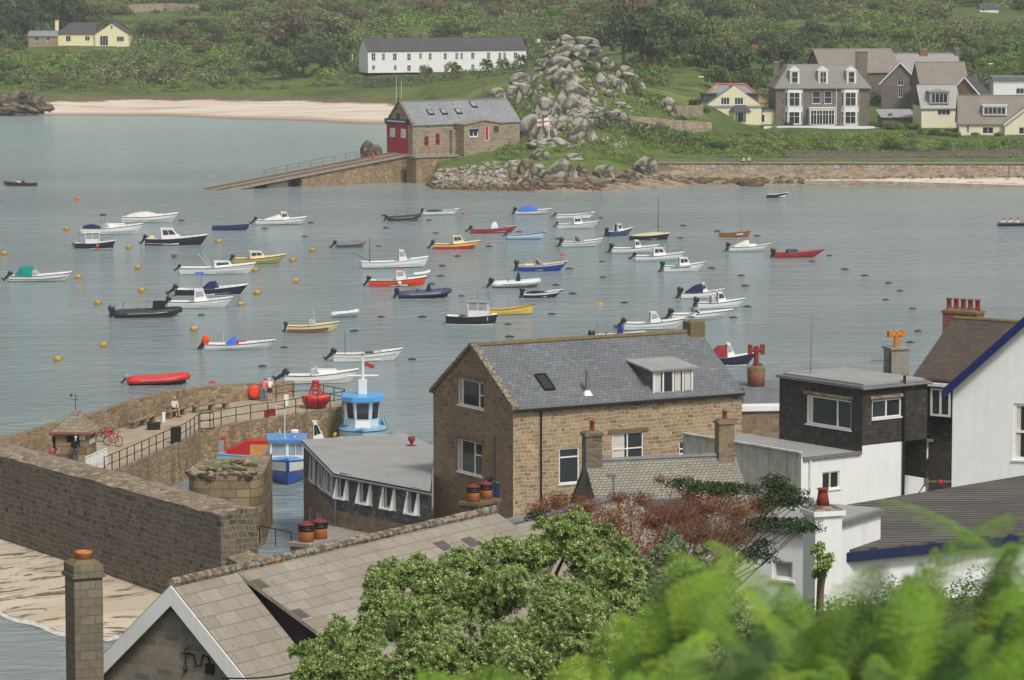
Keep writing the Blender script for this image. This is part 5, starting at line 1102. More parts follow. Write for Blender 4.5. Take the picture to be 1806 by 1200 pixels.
Boat('pale blue open rowing boat with white stripe near the red console boat', 885, 957, 422, [('seats', (.3, .5, .7)), ('stripe', .5, .7, GW), ('outboard', 55, .7)], top=GS, bot=gel('blue', S(30, 66, 160)), fb=.7, fore=.95, beam=.32, name='rowing_boat', deckmat=GS)
Boat('white speedboat under a vivid blue cover in the far row', 901, 965, 378, [('cover', .1, .72, .6, CB, .95, .5), ('outboard', 30, 1.2)], fb=.55, fore=.7, name='speedboat')
Boat('plain off-white open boat with no cabin in the far row', 972, 1042, 386, [('seats', (.3, .6)), ('outboard', 55, .8)], fb=.62, fore=.93, bot=GW)
Boat('white cuddy boat with dark cabin windows just below the plain open boat', 975, 1048, 403, [('cuddy', .46, .74, .66), ('stripe', .62, .67, GDK), ('outboard', 40, .8)], fb=.66, bot=GG, fore=.5)
Boat('white open boat with a small grey windscreen and dark waterline', 982, 1055, 435, [('shield', .5, .55, GG, 'glass', .5), ('stripe', .5, .56, GDK), ('outboard', 30, 1.3, GDK)], fb=.7, bot=GG, fore=.62)
Boat('royal blue hulled speedboat with cream deck and raised screen', 903, 992, 478, [('shield', .52, .62, GC, 'glass', .75), ('stripe', .78, .98, GW), ('box', .3, .7, .5, .15, GC, 'seat'), ('rail', .7, .97, .3), ('outboard', 15, 1.3, GDK)], top=GB, bot=GB, fb=.78, fore=.58, deckmat=GC, name='speedboat')
Rib('white inflatable with a tall navy covered console', 858, 955, 507, RUB['white'], [('console', .54, 1.15, CN, .28, .26), ('pods', (.36,)), ('outboard', 35, 1.3)], r=.26)
Boat('low black and white speedboat with a black cockpit cover', 912, 982, 525, [('cover', .12, .66, .16, CK, .95), ('stripe', .6, 1.0, GW), ('outboard', 20, 1.2)], top=GK, bot=GK, fb=.6, fore=.7, name='speedboat')
Boat('black hulled fishing launch with white deck, wheelhouse and short mast', 788, 875, 572, [('wheelhouse', .46, .86, 1.35, GW, GG, .6, .35), ('mast', .64, 3.1, .04, 0, None, MATS['grey_metal']), ('box', .32, .3, .5, .12, GK, 'hatch'), ('stripe', .03, .1, GW)], hd=-8, top=GK, bot=GW, fb=.95, beam=.42, fore=.9, rake=.3, sheer=.15, motor=False, name='fishing_boat', floor=.5)
Boat('yellow open wooden boat with a dark gunwale behind the black launch', 858, 937, 555, [('seats', (.4, .65)), ('mast', .5, 1.5, .025)], top=GY, bot=gel('blue', S(30, 66, 160)), fb=.66, fore=.97, motor=False, beam=.3, rake=.4, sheer=.7, name='rowing_boat', deckmat=GY)
# --- right part of the moorings
Boat('small navy and white boat with its stern turned towards the town', 1064, 1110, 416, [('cuddy', .4, .72, .7, GW, GW, True, .8, .4), ('outboard', 20, 1.1)], hd=38, top=gel('denim', S(58, 74, 110)), fb=.7, fore=.5)
Boat('black keelboat with a beige cockpit cover and tall black mast', 1110, 1178, 423, [('cover', .02, .97, .32, CE, 1.0, .6), ('mast', .76, 5.0, .05, 0, None, GK), ('yard', .76, 1.55, .55)], top=GK, bot=GK, fb=.6, fore=.7, motor=False, rake=.3, name='sailing_boat', cat='sailing boat')
Boat('white boat with a short forward cabin beside the beige covered keelboat', 1070, 1155, 446, [('cuddy', .56, .74, .68, GW, GW, True, .7, .35), ('outboard', 30, 1.3)], fb=.68, bot=GG, fore=.6)
Boat('white cabin boat with a teal waterline and bow rail', 1110, 1200, 460, [('cuddy', .42, .74, .74, GW, GW, True, .72, .4), ('rail', .72, .97, .4), ('aerial', .7, 1.2, 0), ('stripe', .02, .16, gel('aqua', S(84, 150, 160))), ('outboard', 48, 1.0)], fb=.7, bot=gel('aqua', S(84, 150, 160)), fore=.46)
Boat('white fishing boat with a dark lettered band along its hull', 1160, 1235, 479, [('cuddy', .44, .76, .72, GW, GW, True, .76, .2), ('stripe', .62, .78, GK, .18, .72), ('outboard', 20, 1.2)], fb=.76, bot=GW, fore=.5)
Boat('small varnished orange brown sailing dinghy with a thin mast', 1269, 1321, 418, [('mast', .74, 3.2, .03), ('seats', (.3, .55)), ('stripe', .5, .9, GC, .55, .78)], top=GWD, bot=gel('brown', S(120, 74, 44)), fb=.55, fore=.8, motor=False, rake=.3, name='sailing_dinghy', cat='sailing boat', deckmat=GWD)
Boat('white motorboat under a white sloping canopy near the red speedboat', 1276, 1350, 443, [('hood', .12, .56, .78, CW, .9, .9), ('box', .7, .5, .5, .2, GW, 'cabin'), ('rail', .75, .97, .3), ('outboard', 25, 1.2)], fb=.62, bot=GG, fore=.56)
Boat('sleek red speedboat with a low blue screen', 1355, 1442, 454, [('shield', .52, .3, GN, 'glass', .8, .3), ('stripe', .1, .16, GM), ('outboard', 20, 1.3)], top=gel('scarlet', S(176, 36, 44)), bot=gel('maroon', S(140, 44, 48)), deckmat=gel('scarlet', S(176, 36, 44)), fb=.62, fore=.5, name='speedboat', rake=1.3)
Boat('white motorboat with a rounded navy canopy in the right hand row', 1190, 1268, 526, [('cuddy', .58, .76, .74), ('hood', .14, .58, .85, CN, .9, .7), ('rail', .72, .97, .35), ('outboard', 25, 1.4)], fb=.68, bot=GG, fore=.58)
Boat('white cuddy boat with an open shelter just right of the navy canopy boat', 1218, 1305, 544, [('cuddy', .5, .74, .8, GW, GW, True, .72, .4), ('shield', .44, .5), ('outboard', 25, 1.3)], fb=.72, bot=GDK, fore=.5)
Boat('sleek white speedboat with a sharp bow and low screen', 1172, 1278, 563, [('shield', .54, .42, GW, 'glass', .75), ('stripe', .3, .34, GG), ('outboard', 40, 1.3)], fb=.66, bot=GW, fore=.55, rake=1.4, name='speedboat')
Boat('white open fishing boat with a small forward cabin just beyond the slate roof', 1088, 1198, 581, [('cuddy', .5, .72, .78, GW, GW, True, .66, .45, 'pale_glass', 1), ('stripe', .5, .54, GG), ('outboard', 52, 1.2)], fb=.76, bot=GG, fore=.7)
Rib('white inflatable with a royal blue console cover half hidden by the slate roof ridge', 1035, 1143, 603, RUB['white'], [('console', .5, 1.2, cloth('royal', S(40, 52, 130)), .3, .28), ('frame', .1, 1.2), ('pods', (.28,)), ('outboard', 10, 1.4)], r=.28)
Boat('navy hulled boat with a maroon canopy beyond the slate roof end', 1244, 1322, 645, [('cuddy', .5, .72, .95, GW, GW, True, .74, .35, 'pale_glass', 1), ('hood', .08, .5, 1.05, CM, .9, .5), ('stripe', .06, .12, GW)], top=GN, bot=GW, fb=.85, fore=.52, motor=False, deckmat=GW)
Boat('tiny dark open boat moored alone under the sea wall', 1352, 1382, 349, [('seats', (.3, .6))], top=GN, bot=GK, fb=.55, fore=.93, motor=False, hd=4, name='rowing_boat')
# --- rowed gigs at both edges
def gig(label, x0, x1, y, top, n, hd):
    k = Boat(label, x0, x1, y, [('seats', [.2+.6*i/(n-1) for i in range(n)])], hd=hd, top=top, bot=top, fb=.55, beam=.22, fore=.985, motor=False, rake=.5, name='rowing_gig', trim=GM, deckmat=MATS['timber'], grp='rowing gigs under way')
    return k
gig_green = gig('dark green rowing gig with a crew at the far left', 8, 66, 328, gel('bottle', S(40, 52, 48)), 4, 176)
gig_navy = gig('dark navy rowing gig with a crew at the right edge', 1760, 1836, 399, GN, 4, 4)
# ---------------------------------------------------------------- harbour boats behind the old quay
k = Boat('blue and white passenger launch lying bow on beside the slate hung building', 470, 530, 858, [('stripe', .56, .93, GW, .04, .99), ('stripe', .5, .56, GM, .04, .99), ('fender', .74, 1, gel('coral', S(226, 104, 84)))], hd=-86, top=gel('bright', S(24, 84, 176)), bot=gel('maroon', S(140, 44, 48)), fb=1.35, beam=.36, L=8.2, fore=.25, sheer=.25, motor=False, name='passenger_launch', trim=GB, grp='boats inside the old harbour', pos=at(497, 858)+Vector((.1, 4.2, 0)), deckmat=gel('deckblue', S(96, 160, 206)))
xa, xb, w_ = k.x(.3), k.x(.66), k.B*.42; z0 = k.zsh(.5)-.1; b = MB(); zt = z0+1.35
T0 = Matrix.Identity(4); wl_ = MB()
corner = [(xa, -w_), (xb, -w_*.92), (xb, w_*.92), (xa, w_)]
for i in range(4):
    p, q = Vector(corner[i]), Vector(corner[(i+1) % 4]); t_ = (q-p).normalized(); L_ = (q-p).length; n_ = 2 if i == 1 else 3
    hs_ = [(.1+j*(L_-.1)/n_, (j+1)*(L_-.1)/n_, z0+.35, zt-.12) for j in range(n_)]
    wall(b, p, t_, [(0, z0), (L_, z0), (L_, zt), (0, zt)], hs_, .06)
wh = b.build('wheelhouse', GW, k.o)
for i in range(4):
    p, q = Vector(corner[i]), Vector(corner[(i+1) % 4]); t_ = (q-p).normalized(); L_ = (q-p).length; n_ = 2 if i == 1 else 3
    for j in range(n_): window(wh, p, t_, .1+j*(L_-.1)/n_, (j+1)*(L_-.1)/n_, z0+.35, zt-.12, (.5,) if i == 1 and j == 1 else (), (), .04, .05, GW, MATS['pale_glass'], sill=False)
b = MB(); b.prism([(xa-.3, -w_-.12), (xb+.25, -w_-.05), (xb+.25, w_+.05), (xa-.3, w_+.12)], zt+.003, zt+.12); b.build('roof', gel('roofblue', S(70, 140, 206)), wh)
b = MB(); b.cyl((xb-.2, -.15, zt), (xb-.2, -.15, zt+2.1), .03, n=6); b.build('mast', GW, k.o)
b = MB(); b.lathe([(.2, 0), (.28, .06), (.28, .2), (.2, .26)], (xb-1.2, .5, zt+.35), 12); b.box(xb-1.28, xb-1.12, .42, .58, zt+.12, zt+.36); b.build('radar', GW, k.o)
k = Boat('light blue boat with red framed screens and a red sided cabin behind the old quay', 333, 486, 818, [], hd=178, top=gel('pale_blue', S(150, 190, 214)), bot=GDK, fb=.85, beam=.34, fore=.32, motor=False, name='workboat', trim=gel('trimblue', S(110, 170, 206)), grp='boats inside the old harbour', deckmat=GG, rake=1.4)
red = gel('frame_red', S(186, 40, 36))
for u0, u1, nm in ((.76, .9, 'screen'), (.62, .75, 'screen')):
    xa, xb = k.x(u0), k.x(u1); z0 = k.zsh(.7); b = MB(); g = MB(); w_ = k.hw(.8)*.8
    for y_ in (-w_, w_):
        T = Matrix(((1, 0, 0, xa), (0, 1, 0, y_), (0, 0, 1, z0-.05), (0, 0, 0, 1))); bars(b, T, 0, xb-xa, 0, 1.0, .07, -.03, .03); g.box(.05+xa, xb-.05, y_-.006, y_+.006, z0, z0+.9)
    b.box(xa, xb, -w_+.04, w_-.04, z0+.9, z0+.96); so_ = b.build('screen', red, k.o); g.build('pane', MATS['pale_glass'], so_)
b = MB(); z0 = k.zsh(.4)
b.loft([[(k.x(u), -k.hw(u)*.9, z0-.1), (k.x(u), k.hw(u)*.9, z0-.1), (k.x(u), k.hw(u)*.9, z0+h_), (k.x(u), -k.hw(u)*.9, z0+h_)] for u, h_ in ((.02, 1.0), (.34, .95), (.6, .3))]); ca = b.build('cabin_side', red, k.o)
b = MB(); y_ = k.hw(.2)*.9+.02; b.box(k.x(.06), k.x(.3), y_, y_+.03, z0-.02, z0+.72); b.build('hatch_cover', paint('plywood', S(206, 146, 84), .8, .15), ca)
k = Boat('powder blue tug with a tall glazed wheelhouse and white mast beyond the flat grey roof', 590, 676, 806, [('fender', .5, 1, GK), ('fender', .45, -1, gel('yellow', S(214, 182, 84)))], hd=-88, top=gel('powder', S(176, 206, 226)), bot=GK, fb=1.5, beam=.34, L=10, fore=.35, sheer=.25, motor=False, name='tug', grp='boats inside the old harbour', pos=at(636, 806)+Vector((0, 4, 0)), deckmat=gel('deck_powder', S(130, 180, 214)))
xa, xb, w_ = k.x(.3), k.x(.58), 1.08; z0 = k.zsh(.5)-.1; zt = z0+2.1; b = MB(); pan = MB()
oc = [(xa, -w_), (xb-.7, -w_), (xb, -w_*.5), (xb, w_*.5), (xb-.7, w_), (xa, w_)]
b.loft([[(x, y_, z0) for x, y_ in oc], [(x+(.0), y_*1.0, z0+.75) for x, y_ in oc], [(x+(.25 if x > xa else 0), y_*1.14, zt) for x, y_ in oc]])
wh = b.build('wheelhouse', gel('wheel_white', S(206, 216, 224)), k.o); lo = [(x, y_, z0+.75) for x, y_ in oc]; up_ = [(x+(.25 if x > xa else 0), y_*1.14, zt) for x, y_ in oc]
for i in range(5): panel(pan, [lo[i], lo[i+1], up_[i+1], up_[i]], .14, .86, .06, .9, .02)
pan.build('window', MATS['glass'], wh)
b = MB(); b.prism([(x+(.55 if x > xa else -.3), y_*1.34) for x, y_ in oc], zt+.003, zt+.28); b.build('roof', gel('tug_roof', S(76, 160, 222)), wh)
b = MB(); b.box(xa+.6, xa+1.0, -.3, .3, zt+.28, zt+1.3); b.cyl((xa+.8, 0, zt+1.3), (xa+.8, 0, zt+2.9), .12, .08, 8); b.cyl((xa+.8, -1.1, zt+1.55), (xa+.8, 1.1, zt+1.55), .07, n=7); b.build('mast', GW, k.o)
b = MB(); b.ball((xa+.8, 0, zt+3.05), .13); b.build('mast_light', GG, k.o, True)
b = MB()
for j in range(5): b.poly([(xa+.75, .15+j*.13, zt+2.2-.03*j+.04*math.sin(j*1.5)), (xa+.75, .28+j*.13, zt+2.17-.03*j+.04*math.sin(j*1.5+1.5)), (xa+.75, .28+j*.13, zt+2.5-.05*j+.04*math.sin(j*1.5+1.5)), (xa+.75, .15+j*.13, zt+2.53-.05*j+.04*math.sin(j*1.5))])
b.build('ensign', gel('ensign', S(170, 60, 54)), k.o)
k.box(.7, .5, .6, .55, GW, 'winch_cover')
# white canopies of two more boats lying further along the quay
k = Boat('boat with a white canopy and red ensign lying behind the blue launch', 440, 505, 800, [('box', .5, .95, .8, 1.15, GW, 'canopy'), ('cuddy', .3, .7, .9, GW, GW)], hd=10, fb=.9, motor=False, grp='boats inside the old harbour', name='motorboat')
b = MB(); b.cyl((.6, 0, .8), (.6, 0, 3.4), .03, n=6); b.build('mast', GW, k.o)
b = MB()
for j in range(5): b.poly([(.55-j*.16, 0, 2.55+.05*math.sin(j)), (.55-(j+1)*.16, 0, 2.55+.05*math.sin(j+1)), (.55-(j+1)*.16, 0, 3.05+.05*math.sin(j+1)), (.55-j*.16, 0, 3.05+.05*math.sin(j))])
b.build('ensign', GM, k.o)
Boat('white roofed boat peeping over the edge of the flat grey roof', 536, 590, 800, [('cuddy', .3, .75, 1.25, GW, GW)], hd=6, fb=.9, motor=False, grp='boats inside the old harbour')
# ---------------------------------------------------------------- mooring buoys
def buoy_mesh(mat, kind):
    b = MB()
    if kind == 'drum': b.tube([(-.3, 0, .12), (-.27, 0, .12), (.27, 0, .12), (.3, 0, .12)], [.18, .26, .26, .18], 12); o = b.build('mooring_buoy', mat, None, True)
    else: b.lathe([(.12, -.18), (.36, -.1), (.42, .02), (.36, .1), (.12, .14), (.04, .15)], (0, 0, 0), 12); o = b.build('mooring_buoy', mat, None, True)
    r = MB(); r_z = .16; r.tube([(-.08+.08*math.cos(a), 0, r_z+.05*math.sin(a)) for a in [k*math.tau/8 for k in range(9)]] if kind != 'drum' else [(.32, 0, .1), (.5, 0, .2), (.42, 0, .32)], .022, 5); r.build('ring', MATS['black_iron'], o); return o
black = [(467, 404), (548, 394), (538, 418), (681, 403), (677, 381), (757, 389), (769, 412), (668, 435), (807, 453), (780, 470), (777, 488), (762, 502), (814, 523), (745, 560), (672, 560), (625, 585), (501, 614), (463, 647), (727, 635), (916, 410), (1060, 385), (863, 436), (984, 422), (1062, 462), (1004, 475), (1064, 490), (980, 504), (1010, 519), (1101, 535), (973, 555), (896, 573), (899, 595), (1205, 399), (1200, 421), (1265, 409), (1335, 417), (1255, 474), (1307, 487), (1314, 505), (1318, 542), (1293, 561), (1432, 462), (1336, 644), (1463, 452), (1490, 476), (1525, 487), (1567, 500), (1587, 514), (1562, 530), (1610, 545), (1619, 585), (1606, 605), (355, 557), (320, 390)]
bb = buoy_mesh(paint('buoy_black', S(38, 42, 42), .7, .3), 'disc')
for i, (x, y) in enumerate(black):
    o = bb if i == 0 else dup(bb); o.location = at(x, y, -.02); o.rotation_euler.z = random.uniform(0, 6); s_ = random.uniform(.85, 1.1); o.scale = (s_, s_, s_); tag(o, 'low black mooring buoy floating on the grey water', 'buoy', 'black mooring buoys')
yl = [(7, 449), (117, 406), (227, 438), (385, 428), (243, 474), (138, 491), (250, 515), (172, 537), (424, 539), (453, 519), (342, 583), (183, 611), (101, 636), (522, 498), (551, 444), (516, 461), (450, 479)]
bb = buoy_mesh(paint('buoy_yellow', S(188, 148, 52), .7, .35, 4), 'drum')
for i, (x, y) in enumerate(yl):
    o = bb if i == 0 else dup(bb); o.location = at(x, y, .03); o.rotation_euler.z = random.uniform(-.6, .6); o.rotation_euler.y = random.uniform(-.15, .15); tag(o, 'barrel shaped yellow mooring buoy with a weathered top', 'buoy', 'yellow mooring buoys')
for x, y, m, kd, lab in ((307, 454, paint('buoy_brown', S(112, 88, 72), .8, .3), 'drum', 'brown barrel shaped mooring buoy right of the navy hardtop cruiser'), (137, 353, MATS['orange_paint'], 'drum', 'lone orange buoy on open water at upper left'), (818, 378, MATS['red_paint'], 'disc', 'small red buoy in the far row left of the blue covered speedboat'), (375, 675, MATS['red_paint'], 'disc', 'small red and white buoy right of the red inflatable'), (1058, 536, gel('marker', S(226, 160, 40)), 'disc', 'tiny orange yellow marker buoy among the black buoys'), (993, 450, MATS['red_paint'], 'disc', 'small red buoy in front of the open boat with the grey screen')):
    o = buoy_mesh(m, kd); o.location = at(x, y, 0); o.scale = (.8, .8, .8) if kd == 'disc' else (1, 1, 1); tag(o, lab, 'buoy')
# ---------------------------------------------------------------- near ground: slope from the viewpoint down to the quay
NC = [(-400, [(0, 33), (11, 32.9), (30, 28), (60, 21.5), (97, 8), (112, 3), (122, -.6), (150, -2), (186, -2)]),
      (330, [(0, 33), (11, 32.9), (30, 28), (60, 21.5), (97, 9), (118, 3), (135, -.6), (186, -1.5)]),
      (520, [(0, 33), (11, 32.9), (30, 28), (60, 21.5), (97, 11), (130, 6), (165, 3), (186, 2.2), (200, 2.2)]),
      (900, [(0, 33), (11, 32.9), (30, 28), (60, 21.5), (97, 13), (130, 9), (165, 6), (190, 3), (206, 2.4)]),
      (1250, [(0, 33), (11, 32.9), (30, 28.5), (60, 22.5), (85, 19.3), (97, 17.2), (130, 12), (160, 8), (185, 4), (206, 2.4)]),
      (2300, [(0, 33), (11, 32.9), (30, 28.5), (60, 23), (85, 20), (97, 18.3), (130, 13), (160, 9), (185, 6), (206, 2.4)])]
def nground(px, d):
    c0, c1 = NC[0], NC[-1]
    for a, b in zip(NC, NC[1:]):
        if px <= b[0]: c0, c1 = a, b; break
    else: c0 = c1
    k = 0 if c0 is c1 else max(0, min(1, (px-c0[0])/(c1[0]-c0[0])))
    return colz(c0, d)*(1-k)+colz(c1, d)*k
xs = list(range(-400, 2301, 60)); ds = [4, 7, 10, 15, 20, 30, 40, 50, 60, 72, 84, 97, 110, 120, 130, 140, 150, 160, 170, 178, 186]
V = np.array([((p-903)*d/F, d, nground(p, d)) for d in ds for p in xs]); n = len(xs)
Q = np.array([(r*n+c, r*n+c+1, (r+1)*n+c+1, (r+1)*n+c) for r in range(len(ds)-1) for c in range(n-1)])
me = raw_mesh('near_slope', V, Q, MATS['turf']); o = bpy.data.objects.new('near_slope', me); C.objects.link(o); setting(o)
b = MB(); b.prism([(p.x, p.y) for p in (at(536, 955, 2.4), at(700, 1010, 2.4), at(1100, 1010, 2.4), at(1420, 960, 2.4), at(1420, 890, 2.4), at(1300, 840, 2.4), at(770, 842, 2.4), at(600, 900, 2.4))], -1.5, 2.4); setting(b.build('quay', MATS['concrete']))
# small beach under the dark harbour wall
V, Q = [], []
nx, ny = 40, 16
for j in range(ny+1):
    for i in range(nx+1):
        px = -200+600*i/nx; yw = 952+.336*px-8; ye = 1078+22*math.sin(px/90)+px*.13; k = j/ny
        p = at(px, yw+(ye+60-yw)*k, 0); zt = 1.1-1.1*((yw+(ye+60-yw)*k-yw)/(ye-yw))
        q = at(px, yw+(ye+60-yw)*k, zt); V.append((q.x, q.y, q.z+.03*noise.noise((q.x*.5, q.y*.5, 0))))
for j in range(ny):
    for i in range(nx): a = j*(nx+1)+i; Q.append((a, a+nx+1, a+nx+2, a+1))
o = bpy.data.objects.new('small_beach', raw_mesh('small_beach', np.array(V), np.array(Q), MATS['near_sand'])); C.objects.link(o); setting(o)
b = MB()
for k in range(40):
    px = -200+600*k/40; f = lambda px, e: at(px, 1078+22*math.sin(px/90)+px*.13+e+3*math.sin(px/13), .025)
    b.poly([f(px, 0), f(px+15, 0), f(px+15, 7), f(px, 7)])
t = NT('foam'); MATS['foam'] = t.done(t.mix(t.ramp(t.noise(t.co('Object'), 3, 5, .7), [(.4, (0, 0, 0)), (.6, (1, 1, 1))]), S(170, 160, 146), S(226, 226, 222)), .8, .3)
o = b.build('surf_line', MATS['foam']); setting(o)
# ---------------------------------------------------------------- dark harbour wall
def strip(mb, pts, z0, z1, m=0, u0=0):
    """vertical ribbon along plan points; uv follows its length"""
    u = u0
    for k in range(len(pts)-1):
        p, q = Vector(pts[k]).to_2d(), Vector(pts[k+1]).to_2d(); l = (q-p).length
        a0, a1 = (z0[k], z0[k+1]) if isinstance(z0, list) else (z0, z0); c0, c1 = (z1[k], z1[k+1]) if isinstance(z1, list) else (z1, z1)
        mb.poly([(p.x, p.y, a0), (q.x, q.y, a0 if not isinstance(z0, list) else a1), (q.x, q.y, c1), (p.x, p.y, c0)], m, [(u, a0), (u+l, a1), (u+l, c1), (u, c0)]); u += l
def flat(mb, a, c, z, m=0):
    """ribbon between two plan lines; z may be a number or a list of pairs"""
    u = 0
    for k in range(len(a)-1):
        p, q, r, s_ = Vector(a[k]).to_2d(), Vector(a[k+1]).to_2d(), Vector(c[k+1]).to_2d(), Vector(c[k]).to_2d(); l = (q-p).length
        za = z[k] if isinstance(z, list) else (z, z); zb = z[k+1] if isinstance(z, list) else (z, z)
        mb.poly([(*p, za[0]), (*q, zb[0]), (*r, zb[1]), (*s_, za[1])], m, [(u, 0), (u+l, 0), (u+l, (q-r).length), (u, (p-s_).length)]); u += l
WA, WB = at(-220, 952-.336*220, 1), at(391, 1083.5, 1); wt = (WB-WA).normalized(); wn = Vector((-wt.y, wt.x, 0)); N = 36
fr = [WA+(WB-WA)*k/N for k in range(N+1)]; bk = [p+wn*2.1 for p in fr]; b = MB()
zt = [5.72+.35*k/N+.12*noise.noise((k*.9, 0, 0)) for k in range(N+1)]
strip(b, fr, .3, zt); flat(b, fr, [p+wn*1.0 for p in fr], [(z, z+.28+.1*noise.noise((k, 3, 1))) for k, z in enumerate(zt)], 1); flat(b, [p+wn*1.0 for p in fr], bk, [(z+.28+.1*noise.noise((k, 3, 1)), z+.2) for k, z in enumerate(zt)], 1)
strip(b, bk[::-1], .3, [z+.2 for z in zt[::-1]]); ze_ = zt[-1]+.28+.1*noise.noise((N, 3, 1)); strip(b, [fr[-1], fr[-1]+wn*1.0, bk[-1]], .3, [zt[-1], ze_, zt[-1]+.2])
tag(b.build('harbour_wall', [MATS['dark_wall'], MATS['wall_top']]), 'tall dark weathered stone wall above the small sandy beach', 'wall')
fr = [WB+wn*.3+wt*k*.9 for k in range(11)]; bk = [p+wn*1.3 for p in fr]; b = MB(); zt = [3.9-.07*k for k in range(11)]
strip(b, fr, .3, zt); flat(b, fr, bk, [(z, z+.25) for z in zt], 1); strip(b, bk[::-1], .3, [z+.25 for z in zt[::-1]])
tag(b.build('low_wall', [MATS['dark_wall'], MATS['wall_top']]), 'lower stone wall stepping down behind the near tiled roof', 'wall')
o = thing('quay_railing', 'thin black handrail at the water edge below the clay chimney pots', 'railing'); b = MB()
q = [at(458+k*14, 957+k*3, 3.2) for k in range(5)]; b.tube([p+Vector((0, 0, .9)) for p in q], .035, 6)
b.build('rail', MATS['black_iron'], o)
for p in q[::2]: b = MB(); b.cyl(p, p+Vector((0, 0, .88)), .03, n=6); b.build('post', MATS['black_iron'], o)
# round head of the old quay with boulders and weeds on top
bc = Vector(((392-903)/30.6, 214.3, 0)); arc = [bc+Vector((2.2*math.copysign(abs(math.cos(a))**.5, math.cos(a)), 2.6*math.copysign(abs(math.sin(a))**.5, math.sin(a)), 0)) for a in [R(200)+R(150)*k/14 for k in range(15)]]
pl = [bc+Vector((-2.05, 3.5, 0))]+arc+[bc+Vector((2.17, 7, 0))]; b = MB(); strip(b, pl, -2, 4.25); b.poly([(p.x, p.y, 4.25) for p in pl], 1)
tag(b.build('quay_bastion', [MATS['granite_blocks'], MATS['wall_top']]), 'rounded quay head of large granite blocks topped with rough stones and weeds', 'quay')
for k in range(17):
    a = R(185)+R(170)*(k/16); p = bc+Vector((1.9*math.copysign(abs(math.cos(a))**.5, math.cos(a)), 2.3*math.copysign(abs(math.sin(a))**.5, math.sin(a)), 4.3)) if k < 12 else bc+Vector((random.uniform(-1.5, 1.7), random.uniform(-1, 3), 4.4))
    o = bpy.data.objects.new('coping_stone', CROCK[k % 5]); C.objects.link(o); o.location = p; o.scale = (random.uniform(.4, .7), random.uniform(.45, .7), random.uniform(.2, .34)); o.rotation_euler = (random.uniform(-.2, .2), random.uniform(-.2, .2), a); tag(o, 'rough stone lying on top of the round quay head', 'stone', 'loose stones on the quay head')
# ---------------------------------------------------------------- curved pier
DZ = 2.5
inn = [at(x, y, DZ) for x, y in ((60, 905), (150, 858), (186, 841), (239, 818), (290, 795), (330, 778), (352, 762), (392, 754), (444, 745), (504, 737), (562, 727), (603, 721))]
out = [at(x, y, DZ) for x, y in ((-60, 840), (60, 806), (110, 790), (170, 772), (225, 751), (262, 740), (300, 729), (330, 721), (385, 713), (440, 706), (520, 699), (608, 712))]
b = MB(); flat(b, inn, out, DZ, 0); o = b.build('pier_deck', MATS['concrete']); setting(o)
t = NT('pier_floor'); MATS['pier_floor'] = t.done(t.mix(t.ramp(t.noise(t.co('Object'), .5, 6, .7), [(.35, (0, 0, 0)), (.65, (1, 1, 1))]), S(150, 136, 112), S(178, 164, 138)), .95, .15); o.data.materials[0] = MATS['pier_floor']
b = MB(); strip(b, inn, -2, DZ-.005); strip(b, [inn[-1], out[-1]], -2, DZ-.005); strip(b, out[::-1], -2, DZ-.005); tag(b.build('pier_wall', MATS['quay_rubble']), 'curved stone pier wall round the old harbour, patched with weed', 'pier')
b = MB(); fr = [p+(q-p).normalized()*.02 for p, q in zip(inn, out)]; bk = [p+(q-p).normalized()*.55 for p, q in zip(inn, out)]; strip(b, fr, DZ+.004, DZ+.1); flat(b, fr, bk, DZ+.1); strip(b, bk[::-1], DZ+.004, DZ+.1); o = b.build('kerb', MATS['wall_top']); setting(o)
# parapet on the seaward side, thick, stepping down towards the end
po = out[:-1]; n = len(po); pi = [p+(q-p).normalized()*.02 for p, q in zip(po, inn[:-1])]; pb = [p-(q-p).normalized()*1.0 for p, q in zip(po, inn[:-1])]; hz = [4.2, 4.2, 4.2, 4.15, 4.1, 4.05, 4.0, 3.9, 3.8, 3.65, 3.55]
def dens(L_, k=6):
    r = []
    for a, c in zip(L_, L_[1:]): r += [a+(c-a)*(j/k) for j in range(k)]
    return r+[L_[-1]]
pi, pb = dens(pi), dens(pb); hz = [h_+.09*noise.noise((k*.7, 1, 2)) for k, h_ in enumerate(dens(hz))]
b = MB(); strip(b, pi, DZ+.006, hz); flat(b, pi, pb, [(z, z-.03) for z in hz], 1); strip(b, pb[::-1], -2, [z-.03 for z in hz[::-1]]); strip(b, [pi[-1], pb[-1]], DZ, [hz[-1], hz[-1]-.03])
tag(b.build('parapet', [MATS['pier_rubble'], MATS['wall_top']]), 'curving stone parapet along the seaward side of the pier', 'wall')
# railings
def railing(label, pts, mat='black_iron', step=1.45, h_=1.05, name='pier_railing', mid=(.5,)):
    o = thing(name, label, 'railing'); pts = [Vector(p) for p in pts]; r = MB()
    for z in [h_]+[h_*m for m in mid]: r.tube([p+Vector((0, 0, z)) for p in pts], .028, 5)
    r.build('rail', MATS[mat], o); run = 0
    for a, c in zip(pts, pts[1:]):
        L_ = (c-a).length; k = max(1, round(L_/step))
        for j in range(k+(c is pts[-1])): p = a+(c-a)*j/k; m = MB(); m.cyl(p, p+Vector((0, 0, h_+.03)), .035, n=6); m.build('post', MATS[mat], o)
    return o
rl = [p+(q-p).normalized()*.3+Vector((0, 0, .1)) for p, q in zip(inn, out)]
railing('black iron railing following the inner edge of the curved pier', [rl[2]]+rl[3:])
railing('black iron railing closing the seaward end of the pier', [at(487, 707, DZ), at(517, 703, DZ), at(552, 702, DZ), at(608, 713, DZ), rl[-1]])
o = thing('railing_gate', 'small square gate panel in the pier railing above the red framed boat', 'gate'); b = MB()
